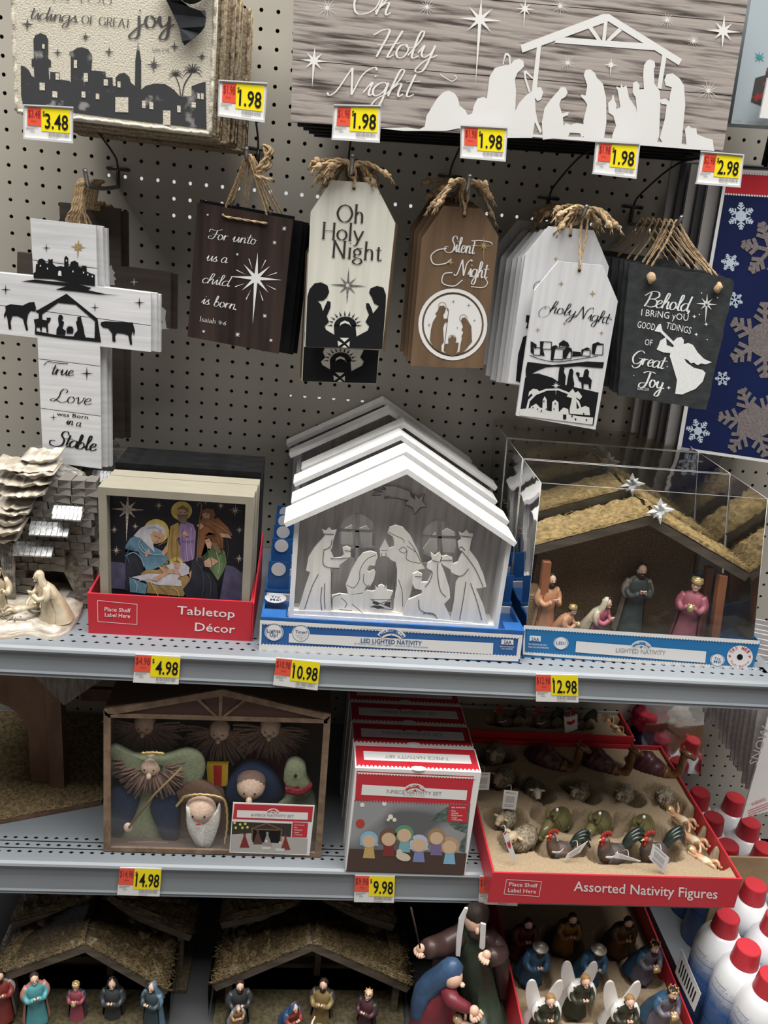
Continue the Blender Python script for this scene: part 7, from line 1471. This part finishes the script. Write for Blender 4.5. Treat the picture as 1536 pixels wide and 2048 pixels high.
def low(px, pyhead, h, y, nm, lab, *a, **k): h *= .9; p = Y(px, pyhead, y); figure(nm, lab, V((p[0], y, p[2] - h * .95)), h, *a, **k)
gA, gB = 'figures in the left wrapped stable', 'figures in the centre wrapped stable'
low(68, 1950, .12, -.405, 'wise_man', 'turquoise robed figure in the left wrapped stable', .4, pk('turquoise', (.10, .34, .38)), pk('salmon', (.50, .22, .18)), M_dkb, 'bare', group=gA)
low(-2, 1945, .12, -.40, 'wise_man', 'dark red robed figure at the left picture edge', .4, pk('oxblood', (.22, .04, .035)), pk('ashgrey', (.30, .28, .27)), M_dkb, 'bare', beard=True, group=gA)
low(152, 1968, .09, -.39, 'shepherd', 'small rose robed shepherd with straw hat in the left wrapped stable', 0, pk('rosewood', (.30, .07, .10)), pk('dusk', (.05, .045, .06)), SK, 'turban', hold='goldcap', group=gA)
low(225, 1960, .12, -.385, 'wise_man', 'charcoal robed figure in the left wrapped stable', 0, pk('charcoal', (.045, .05, .055)), pk('soot', (.035, .037, .04)), SK, 'veil', group=gA)
low(305, 1968, .11, -.40, 'wise_man', 'blue hooded figure by the right post of the left wrapped stable', -.4, pk('dim_teal', (.045, .07, .08)), pk('dusty_blue', (.12, .20, .28)), SK, 'veil', group=gA)
low(480, 1965, .12, -.40, 'shepherd', 'dark robed shepherd at the left post of the centre wrapped stable', .2, pk('soot', (.035, .037, .04)), pk('charcoal', (.045, .05, .055)), M_dkb, 'bare', beard=True, group=gB)
low(583, 1990, .10, -.40, 'kneeling_mother', 'mother in red with blue veil in the centre wrapped stable', .6, pk('brick', (.33, .06, .05)), pk('deep_blue', (.04, .09, .20)), SK, 'veil', 'kneel', group=gB)
low(648, 1962, .125, -.385, 'standing_father', 'ochre robed father in the centre wrapped stable', -.2, pk('ochre', (.26, .19, .08)), pk('brownblack', (.05, .045, .04)), M_dkb, 'bare', beard=True, group=gB)
low(738, 1985, .11, -.40, 'wise_man', 'plum robed king at the right of the centre wrapped stable', -.5, pk('plum', (.08, .03, .04)), pk('soot', (.035, .037, .04)), SK, 'crown', group=gB)
low(475, 1998, .07, -.43, 'shepherd', 'small kneeling shepherd with white headcloth, centre wrapped stable', .3, pk('sandal', (.35, .20, .10)), pk('ashgrey', (.30, .28, .27)), SK, 'veil', 'kneel', group=gB)
baby('infant', 'infant in straw in the centre wrapped stable', V((.56, -.43, Z3 + .01)), .06, .3, SK, M_card, M_strw)

# large holy family statue
LS = [pk('statue_blue', (.04, .085, .17)), pk('statue_maroon', (.16, .02, .03)), pk('statue_green', (.035, .055, .035)), pk('statue_brown', (.055, .028, .025))]
t = thing('holy_family_statue', 'large painted statue of standing father and bent mother in blue veil', 'statue', (.82, -.42, Z3 + .001))
yj = -.40; hd = Y(950, 1818, yj); 
def ST(px, py, y): return Y(px, py, y)
mb = MB(); 
def skin_fig(mb, rings, n=22, fold=.05, nf=9):      # rings: centre, rx, ry
    vs = []
    for i, (c, rx, ry) in enumerate(rings):
        for j in range(n): a = 2 * pi * j / n; q = 1 + fold * sin(nf * a + i * .35); vs.append(V(c) + V((rx * cos(a) * q, ry * sin(a) * q, 0)))
    mb.add(vs, [(i * n + j, i * n + (j + 1) % n, (i + 1) * n + (j + 1) % n, (i + 1) * n + j) for i in range(len(rings) - 1) for j in range(n)] + [tuple(range(n)), tuple(range((len(rings) - 1) * n, len(rings) * n))], smooth=True)
sh = ST(950, 1868, yj); ft = ST(985, 2120, yj); wa = ST(955, 1950, yj)
skin_fig(mb, [((ft[0], yj, Z3 + .01), .052, .045), ((ft[0] - .004, yj, Z3 + .05), .048, .04), (ST(965, 2030, yj), .040, .032), (wa, .031, .026), (ST(948, 1900, yj), .030, .026), (ST(950, 1872, yj), .029, .024), (ST(950, 1858, yj), .013, .012), (ST(950, 1848, yj), .012, .012)])
mb.build('father_robe', LS[2], t)
mb = MB(); skin_fig(mb, [(ST(900, 2000, yj + .022), .02, .014), (ST(895, 1930, yj + .02), .028, .018), (ST(908, 1890, yj + .016), .027, .02), (ST(930, 1860, yj + .010), .018, .02)], 16)
mb.tube(cr([ST(925, 1868, yj), ST(885, 1890, yj - .01), ST(852, 1898, yj - .03)], 4), [.017, .018, .019, .019, .019, .0185, .018, .017, .015], 10)
skin_fig(mb, [(ST(1002, 1985, yj), .010, .014), (ST(1000, 1930, yj), .017, .018), (ST(988, 1885, yj), .019, .02), (ST(968, 1858, yj + .004), .015, .02)], 16)
mb.tube(cr([ST(985, 1880, yj), ST(1000, 1905, yj - .016), ST(978, 1915, yj - .036)], 4), [.016] * 9, 10); mb.build('father_cloak', LS[3], t)
for P in ('930,1818 918,1840 913,1880 912,1912 920,1913 924,1875 930,1835 936,1818', '962,1848 972,1850 970,1895 966,1900 959,1896'): 
    mb = MB(); mb.poly([Y(a, b, yj - .034 - .0) for a, b in pts(P)], (0, .004, 0)); mb.build('scarf_end', M_card, t)
mb = MB(); c = ST(951, 1838, yj - .008); mb.blob(c, (.019, .02, .025), 14, 10); mb.blob(c + V((0, -.02, -.004)), (.004, .006, .007), 6, 5); mb.tube([ST(950, 1862, yj), c], .012, 8); mb.build('father_head', SK, t)
mb = MB(); mb.blob(c + V((.002, .003, .010)), (.0215, .022, .021), 14, 8, nz=.15, ns=80); mb.blob(c + V((.003, -.014, -.016)), (.015, .011, .012), 10, 8, nz=.2, ns=80); mb.build('father_hair', M_dkb, t)
def hand(mb, c, d, up_, s=1.0, curl=.5):     # palm with four fingers and a thumb
    d, up_ = V(d).normalized(), V(up_).normalized(); sd = d.cross(up_)
    mb.blob(c, (.0085 * s, .0075 * s, .010 * s), 10, 8)
    for q in range(4):
        b0 = c + sd * (q - 1.5) * .0048 * s + d * .006 * s; L = (.011, .014, .013, .010)[q] * s
        mb.tube(cr([b0, b0 + d * L * .6 + up_ * .002 * s, b0 + d * L * (1 - curl * .3) - up_ * L * curl], 3), [.0028 * s, .0028 * s, .0026 * s, .0024 * s, .0022 * s, .002 * s, .0014 * s], 6)
    mb.tube(cr([c + sd * .006 * s, c + sd * .011 * s + d * .005 * s, c + sd * .010 * s + d * .012 * s], 3), [.003 * s] * 5 + [.0026 * s, .0018 * s], 6)
mb = MB(); hand(mb, ST(841, 1897, yj - .045), (-.2, -.5, -.8), (-.6, -.6, .3), .85, .9); mb.build('father_hand', SK, t)
mb = MB(); hand(mb, ST(973, 1910, yj - .05), (-.4, -.6, -.4), (-.2, -.8, .6), .9, .9); mb.build('father_hand', SK, t)
mb = MB(); mb.tube([ST(840, 1895, yj - .05), ST(822, 1815, yj - .05)], .0016, 6); mb.build('staff', M_dkb, t)
ym = -.455
mb = MB(); skin_fig(mb, [((ST(860, 2048, ym)[0], ym, Z3 + .012), .07, .055), (V((ST(872, 2100, ym)[0], ym, Z3 + .04)), .056, .045), (ST(868, 2048, ym), .040, .036), (ST(872, 2010, ym), .030, .028), (ST(882, 1982, ym), .025, .022), (ST(898, 1966, ym), .013, .013)], 22, .04, 8)
mb.tube(cr([ST(895, 1975, ym - .01), ST(905, 2000, ym - .035), ST(938, 2018, ym - .045)], 4), [.014] * 5 + [.012, .011, .010, .009], 10); mb.build('mother_robe', LS[1], t)
mb = MB(); c = ST(905, 1953, ym - .014); mb.blob(c, (.0165, .0165, .019), 14, 10); mb.blob(c + V((.015, -.010, -.006)), (.005, .005, .004), 6, 5); mb.build('mother_head', SK, t)
mb = MB(); V0 = [(ST(832, 2060, ym + .01), .010, .024), (ST(838, 2010, ym + .008), .013, .024), (ST(852, 1978, ym + .006), .018, .022), (ST(876, 1958, ym + .004), .024, .022), (ST(896, 1946, ym - .004), .023, .022), (ST(904, 1932, ym - .008), .018, .018), (ST(908, 1920, ym - .010), .006, .006)]
skin_fig(mb, V0, 20, .04, 7); mb.build('mother_veil', LS[0], t)
mb = MB(); hand(mb, ST(948, 2022, ym - .05), (.6, -.3, -.6), (.3, -.7, .5), 1.0, .5); mb.build('mother_hand', SK, t)
baby('infant', 'infant held before the bent mother of the large statue', ST(935, 2058, ym - .05) + V((0, 0, -.012)), .065, 2.6, SK, M_card)

# red tray of kneeling kings and angels on the base shelf
BX0, BX1, BY0, BY1 = .905, 1.200, -.56, -.10; zb0 = Z3 + .001; ztb = .285
tB3 = tray('figure_tray', 'red tray of kneeling kings and angels on the base shelf', BX0, BX1, BY0, BY1, zb0, .10, .13, M_red, M_red); wl3 = []
gk = 'kneeling figures in the base shelf tray'
def F3(px, py, h, nm, lab, *a, **k):
    h *= 1.2
    z = ztb - .012; p = U(px, py, 2, z + h * .72); p[2] = z; figure(nm, lab, p, h, *a, group=gk, res=20, **k); wl3.append((p[0], p[1] + .01, h * .27, h * .27, 0))
kb, kr_, an, aw = pk('king_blue', (.04, .11, .20)), pk('king_grey', (.16, .15, .20)), pk('angel_green', (.04, .045, .03)), mat('angel_white', (.72, .70, .68), rough=.45, coat=.3)
for i, (x, y, s, lab) in enumerate(((1075, 1888, .1, 'first blue kneeling king with metal cap, left'), (1190, 1892, .1, 'second blue kneeling king with metal cap, centre'))): F3(x, y, s, 'kneeling_king', lab, .0, kb, kb, M_dkb, 'hat', 'kneel', beard=True)
F3(1300, 1885, .10, 'kneeling_king', 'blue king with gold chest by the right wall of the tray, rear', .1, kr_, kb, M_dkb, 'crown', 'kneel', hold='chest', beard=True)
F3(1335, 1975, .10, 'kneeling_king', 'blue king with gold chest at the lower right of the tray', .1, kr_, kb, M_dkb, 'crown', 'kneel', hold='chest', beard=True)
hairg = mat('golden_hair', (.38, .22, .09), (.26, .14, .05), rough=.5, scale=(80, 200, 80))
for x, y, lab in ((1165, 1950, 'white-winged kneeling angel, topmost of three'), (1095, 1988, 'white-winged kneeling angel, lower left'), (1252, 1990, 'white-winged kneeling angel, lower right')): F3(x, y, .10, 'kneeling_angel', lab, .0, an, aw, hairg, 'bare', 'kneel', wings=aw)
for x, y, lab, c in ((1052, 1838, 'maroon robed kneeling figure in the back row, left', pk('statue_maroon', (1, 1, 1))), (1140, 1828, 'gold and black kneeling figure in the back row, centre', pk('back_gold', (.33, .15, .03))), (1250, 1835, 'bronze brown kneeling figure in the back row, right', pk('back_bronze', (.16, .07, .03)))): F3(x, y, .10, 'kneeling_shepherd', lab, .0, c, pk('brownblack', (.05, .045, .04)), M_dkb, 'bare', 'kneel', beard=True)
pulp(tB3, BX0 + .004, BX1 - .004, BY0 + .004, BY1 - .004, ztb, wl3, .03, 90, 120)
t = thing('barcode_sticker', 'white barcode sticker on the outside of the base tray wall', 'sticker', (1.2015, -.42, .33)); q = [U(a, b, 0, 1.2012) for a, b in ((1363, 1897), (1402, 1988), (1388, 2024), (1350, 1945))]
mb = MB(); mb.poly(q, (.0004, 0, 0)); mb.build('sticker', M_card, t); mb = MB()
for i in range(8):
    s = .12 + i * .10; a0_, a1_ = q[0].lerp(q[1], s), q[3].lerp(q[2], s); b0_, b1_ = q[0].lerp(q[1], s + .045), q[3].lerp(q[2], s + .045); mb.add([a + V((-.0004, 0, 0)) for a in (a0_.lerp(a1_, .25), b0_.lerp(b1_, .25), b0_.lerp(b1_, .8), a0_.lerp(a1_, .8))], [(0, 1, 2, 3)])
mb.build('barcode', M_ink, t)

# ================================================================ aerosol cans of spray snow, right
M_cap = mat('red_plastic_cap', (.50, .03, .045), rough=.38, spec=.4); M_can = mat('white_can', (.74, .76, .79), rough=.22, coat=.6)
gm = bpy.data.materials.new('can_blue_fade'); gm.use_nodes = True; nt = gm.node_tree; bs = nt.nodes['Principled BSDF']; bs.inputs['Roughness'].default_value = .25
tc = nt.nodes.new('ShaderNodeTexCoord'); sx = nt.nodes.new('ShaderNodeSeparateXYZ'); n2 = nt.nodes.new('ShaderNodeTexNoise'); n2.inputs['Scale'].default_value = 60; ad = nt.nodes.new('ShaderNodeMath'); ad.operation = 'MULTIPLY_ADD'; ad.inputs[1].default_value = .03
rp = nt.nodes.new('ShaderNodeValToRGB'); rp.color_ramp.elements[0].position = .135; rp.color_ramp.elements[0].color = (.035, .13, .36, 1); rp.color_ramp.elements[1].position = .185; rp.color_ramp.elements[1].color = (.74, .76, .79, 1)
nt.links.new(tc.outputs['Object'], n2.inputs['Vector']); nt.links.new(tc.outputs['Object'], sx.inputs[0]); nt.links.new(n2.outputs[0], ad.inputs[0]); nt.links.new(sx.outputs[2], ad.inputs[2]); nt.links.new(ad.outputs[0], rp.inputs[0]); nt.links.new(rp.outputs[0], bs.inputs['Base Color'])
ZC = .47; HC = .235; protoc = None
def spray(px, py, lab, z=ZC):
    global protoc
    p = U(px, py, 2, z); p[2] = z - HC
    if protoc is None:
        t = thing('spray_snow_can', lab, 'spray can', p, 'spray snow cans'); r = .0405; mb = MB()
        mb.lathe([(r * .96, 0), (r, .003), (r, .152), (r * .97, .168), (r * .86, .185), (r * .68, .197), (r * .50, .203)], p, 32); mb.build('can_body', gm, t)
        mb = MB(); mb.lathe([(.0225, 0), (.0225, .004), (.0195, .033), (.0185, .0345)], p + V((0, 0, .2)), 28, smooth=False); mb.build('cap', M_cap, t)
        mb = MB()
        for i in range(26):     # fine print wrapped round the can
            zz = .165 - i * .0052; 
            if i in (4, 9, 16): continue
            a0 = math.radians(175); a1 = math.radians(175 + (70 if i % 5 else 40)); m = 8; w_ = .0011; vs = []
            for j in range(m + 1): a = a0 + (a1 - a0) * j / m; rr = r * (1.006 if zz < .152 else .985); vs += [(p[0] + rr * cos(a), p[1] + rr * sin(a), p[2] + zz), (p[0] + rr * cos(a), p[1] + rr * sin(a), p[2] + zz - w_)]
            mb.add(vs, [(2 * j, 2 * j + 1, 2 * j + 3, 2 * j + 2) for j in range(m)])
        mb.build('fine_print', mat('can_fine_print', (.16, .20, .28), rough=.5), t)
        mb = MB(); rr0 = r * 1.008
        def wrap(P): return [(p[0] + rr0 * cos(u), p[1] + rr0 * sin(u), p[2] + v) for u, v in P]
        rs = random.Random(3)
        for q in range(9):
            u0, v0, R_ = math.radians(250 + rs.uniform(0, 60)), rs.uniform(.03, .135), rs.uniform(.005, .010)
            for a in range(6): th = a * pi / 3; e = .0011; mb.add(wrap([(u0 - sin(th) * e / r, v0 + cos(th) * e), (u0 + (cos(th) * R_ - sin(th) * e) / r, v0 + sin(th) * R_ + cos(th) * e), (u0 + (cos(th) * R_ + sin(th) * e) / r, v0 + sin(th) * R_ - cos(th) * e), (u0 + sin(th) * e / r, v0 - cos(th) * e)]), [(0, 1, 2, 3)])
        mb.build('snowflake_print', mat('flake_print', (.55, .65, .78), rough=.4), t)
        mb = MB(); mb.add(wrap([(math.radians(300), .10), (math.radians(318), .135), (math.radians(330), .13), (math.radians(330), .09)]), [(0, 1, 2, 3)]); mb.build('red_print', M_cap, t)
        protoc = t; return t
    t = copy_tree(protoc, label=lab); t.location = p; return t
for a, b, lab in ((1498, 1893, 'red-capped spray snow can, nearest'), (1457, 1830, 'red-capped can tucked behind the end of the shelf'), (1512, 1768, 'red-capped can left in the upper front row'), (1556, 1832, 'red-capped can cut by the right picture edge'), (1545, 1950, 'can at the lower right corner, mostly outside'),
        (1458, 1688, 'red-capped can standing in the brown carton, left of its front pair'), (1531, 1694, 'red-capped can standing in the brown carton, right of its front pair'), (1429, 1633, 'red-capped can in the carton, second row left'), (1502, 1643, 'red-capped can in the carton, second row right'), (1402, 1583, 'red-capped can in the carton, hindmost left'), (1472, 1594, 'red-capped can in the carton behind the hanging cards')): spray(a, b, lab)
t = thing('base_shelf', 'base shelf of the next bay under the spray cans', 'shelf', (1.6, -.3, ZC - HC - .02)); mb = MB(); mb.box(1.262, 2.1, -.62, -.003, ZC - HC - .02, ZC - HC); mb.build('deck', M_shelf, t); mb = MB(); mb.box(1.262, 2.1, -.61, -.6, .002, ZC - HC - .02); mb.build('kick_plate', M_dark, t)
yk = -.268; e0, e1 = Y(1440, 1714, yk), Y(1600, 1722, yk); M_kraft = mat('kraft_card', (.42, .29, .17), (.36, .245, .14), rough=.85, scale=(40, 40, 40))
t = thing('kraft_carton', 'open brown carton holding the rear spray cans', 'carton', (1.4, -.15, ZC - HC + .001)); mb = MB(); mb.box(e0[0] + .01, 1.52, yk, yk + .004, ZC - HC + .001, e0[2]); mb.build('front_panel', M_kraft, t); mb = MB(); mb.box(e0[0] + .04, 1.52, -.02, -.016, ZC - HC + .001, ZC - .12); mb.build('back_panel', M_kraft, t)

# ================================================================ right bay: bagged pompoms, hanging cards, gift bags
yP = -.03; t = thing('pompom_bag', 'clear hanging bag of red white and navy pompoms', 'bag', Y(1340, 1400, yP)); r = random.Random(6)
fluf = [('pompom', F_('fluff_red', (.33, .03, .06)), (1300, 1432), .036), ('pompom', F_('fluff_white', (.62, .58, .55)), (1362, 1440), .034), ('pompom', F_('fluff_navy', (.03, .035, .12)), (1298, 1478), .030), ('pompom', F_('fluff_pink', (.45, .22, .26)), (1330, 1475), .026), ('pompom', F_('fluff_white', (1, 1, 1)), (1370, 1500), .034), ('pompom', F_('fluff_pink', (1, 1, 1)), (1312, 1400), .03), ('pompom', F_('fluff_grey', (.35, .32, .30)), (1395, 1420), .024)]
for nm, m, p, R_ in fluf: mb = MB(); mb.blob(Y(*p, yP), (R_, .022, R_), 20, 14, nz=.35, ns=120); mb.build(nm, m, t)
strip('header_card', Y(1320, 1517, yP - .024), Y(1406, 1522, yP - .024), Y(1400, 1546, yP - .024), Y(1312, 1542, yP - .024), mat('grey_card', (.50, .48, .48), rough=.6), (0, .0008, 0), t)
decal('header_lettering', mat('dim_red_ink', (.35, .04, .05), rough=.6), t, sans((1335, 1530), (1368, 1531), 6, 'ADVERTENCIA', .01) + sans((1333, 1538), (1378, 1540), 3, 'PELIGRO DE ASFIXIA', 0), 1, yP - .0246)
mb = MB(); mb.add([Y(a, b, yP - .027) for a, b in ((1272, 1370), (1412, 1370), (1402, 1548), (1290, 1545))], [(0, 1, 2, 3)]); mb.build('clear_bag', M_clr, t)
gc = 'white card packs hanging on one hook'
for i in range(12):
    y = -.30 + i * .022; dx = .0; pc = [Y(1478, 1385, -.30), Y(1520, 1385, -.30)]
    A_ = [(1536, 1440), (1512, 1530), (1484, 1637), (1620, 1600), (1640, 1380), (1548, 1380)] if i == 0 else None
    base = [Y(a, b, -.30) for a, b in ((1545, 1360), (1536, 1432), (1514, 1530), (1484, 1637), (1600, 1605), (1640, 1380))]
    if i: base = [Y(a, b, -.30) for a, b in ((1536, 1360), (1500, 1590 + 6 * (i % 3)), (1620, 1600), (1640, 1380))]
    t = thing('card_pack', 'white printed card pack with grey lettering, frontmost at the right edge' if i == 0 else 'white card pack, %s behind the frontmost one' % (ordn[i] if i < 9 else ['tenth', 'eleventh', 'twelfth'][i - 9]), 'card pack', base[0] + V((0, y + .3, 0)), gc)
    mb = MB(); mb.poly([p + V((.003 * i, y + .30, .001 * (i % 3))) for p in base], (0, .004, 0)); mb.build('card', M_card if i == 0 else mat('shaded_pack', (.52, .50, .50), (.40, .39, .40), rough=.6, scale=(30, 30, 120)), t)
    if i == 0: tK = t
decal('card_lettering', mat('grey_letter', (.48, .48, .47), rough=.6), tK, sans((1513, 1532), (1540, 1455), 17, 'SNOW', .0, up=(-1, -.3)), 1, -.3006)
decal('card_red_print', mat('pink_ink', (.62, .18, .20), rough=.6), tK, [q for i in range(3) for q in stroke([(1496, 1622 + i * 5), (1536, 1606 + i * 5)], 1.6, smooth=False)] + sans((1504, 1612), (1532, 1600), 6, 'WARNING', .01), 1, -.3006)
# snowflake gift bags
yG = -.085; M_nav = mat('navy_gloss', (.008, .018, .085), (.006, .012, .06), rough=.3, scale=(5, 5, 5)); M_sil = mat('silver_flake', (.30, .27, .27), (.20, .17, .18), rough=.4, scale=(300, 300, 300), metal=.3); M_fl = mat('pale_flake', (.55, .66, .78), rough=.5)
GB = [(1452, 337), (1640, 347), (1600, 935), (1354, 898)]
M_edge = mat('bag_edge', (.34, .33, .33), rough=.6)
for i in range(6):
    off = V(([0, -.018, -.028, -.040, -.050, -.062][i], i * .013, [0, .002, .004, .004, .006, .008][i]))
    t = thing('gift_bag', 'navy gift bag with silver snowflakes and red top band' if i == 0 else 'flat gift bag, %s in the snowflake bag stack' % ordn[i], 'gift bag', Y(1452, 337, yG) + off, 'snowflake gift bags')
    mb = MB(); mb.poly([Y(a, b, yG) + off for a, b in GB], (0, .007, 0)); mb.build('bag_panel', M_edge if i % 2 else mat('bag_edge_dark', (.06, .06, .065), rough=.6) if i else M_nav, t)
    if i == 0: tG = t
decal('white_rim', M_card, tG, [[(1452, 337), (1458, 337), (1362, 899), (1354, 898)], [(1452, 337), (1640, 347), (1640, 353), (1452, 343)]] + [ell(1460 + j * 5.2, 345 + j * .3, 2.4, n=8) for j in range(30)] + [ell(1452 + j * 5.2, 388 + j * .3, 2.2, n=8) for j in range(34)] + [[(1354, 893), (1600, 929), (1600, 935), (1354, 899)]], 1, yG - .0004)
decal('red_band', M_red, tG, [[(1458, 345), (1640, 355), (1640, 396), (1451, 387)]], 1, yG - .0002)
def flake(cx, cy, R, w=1.5, rot=0):
    o = []
    for a in range(6):
        th = math.radians(rot + a * 60); c, s = cos(th), sin(th); o += stroke([(cx, cy), (cx + R * c, cy + R * s)], w, smooth=False)
        for q in (.45, .68, .88):
            for sg in (-1, 1): t2_ = th + sg * .95; x0, y0 = cx + R * q * c, cy + R * q * s; L = R * (.34 if q < .6 else .24 if q < .8 else .16); o += stroke([(x0, y0), (x0 + L * cos(t2_), y0 + L * sin(t2_))], w, smooth=False)
    return o
decal('small_flakes', M_fl, tG, flake(1482, 432, 27, 3, 30) + [ell(1482, 432, 11)] + flake(1460, 525, 18, 2.2, 10) + [ell(1460, 525, 8)] + flake(1470, 600, 16, 2, 20) + flake(1396, 862, 24, 2.6, 15) + [ell(1396, 862, 8)] + flake(1445, 757, 15, 1.8), 1, yG - .0004)
decal('large_flakes', M_sil, tG, flake(1540, 500, 58, 8, 12) + flake(1530, 680, 76, 8, 30) + [ell(1530, 680, 34)] + flake(1508, 845, 72, 7, 10) + [star(1508, 845, 40, r=32, n=6, alt=.9)], 1, yG - .0006)
# pale boxed sign, top right corner
yS = -.12; M_pb = mat('pale_blue_box', (.36, .42, .46), rough=.45)
t = thing('boxed_sign', 'pale grey-blue box with teal star at the top right corner', 'box', Y(1462, 245, yS)); mb = MB(); mb.poly([Y(a, b, yS) for a, b in ((1512, -60), (1462, 247), (1640, 258), (1640, -60))], (0, .05, 0)); mb.build('box_body', M_pb, t)
decal('teal_star', mat('teal_print', (.03, .28, .30), rough=.5), t, burst(1519, 114, 14, 8, 1.8, rot=0), 1, yS - .0005)
decal('lantern_print', mat('lantern_print', (.045, .04, .04), (.28, .03, .03), rough=.6, scale=(70, 70, 70), lo=.55, hi=.62), t, [[(1511, 156), (1531, 150), (1534, 135), (1560, 140), (1560, 225), (1502, 203)]], 1, yS - .0005)
decal('box_lettering', M_fine, t, sans((1470, 242), (1482, 243), 3.5, '©2018', .0) + sans((1494, 244), (1530, 247), 3.5, 'BATTERY OPERATED', .0), 1, yS - .0005)
strip('white_panel', Y(1536, 155, yS - .02), Y(1580, 155, yS - .02), Y(1580, 240, yS - .02), Y(1519, 236, yS - .02), M_card, (0, .004, 0), t)
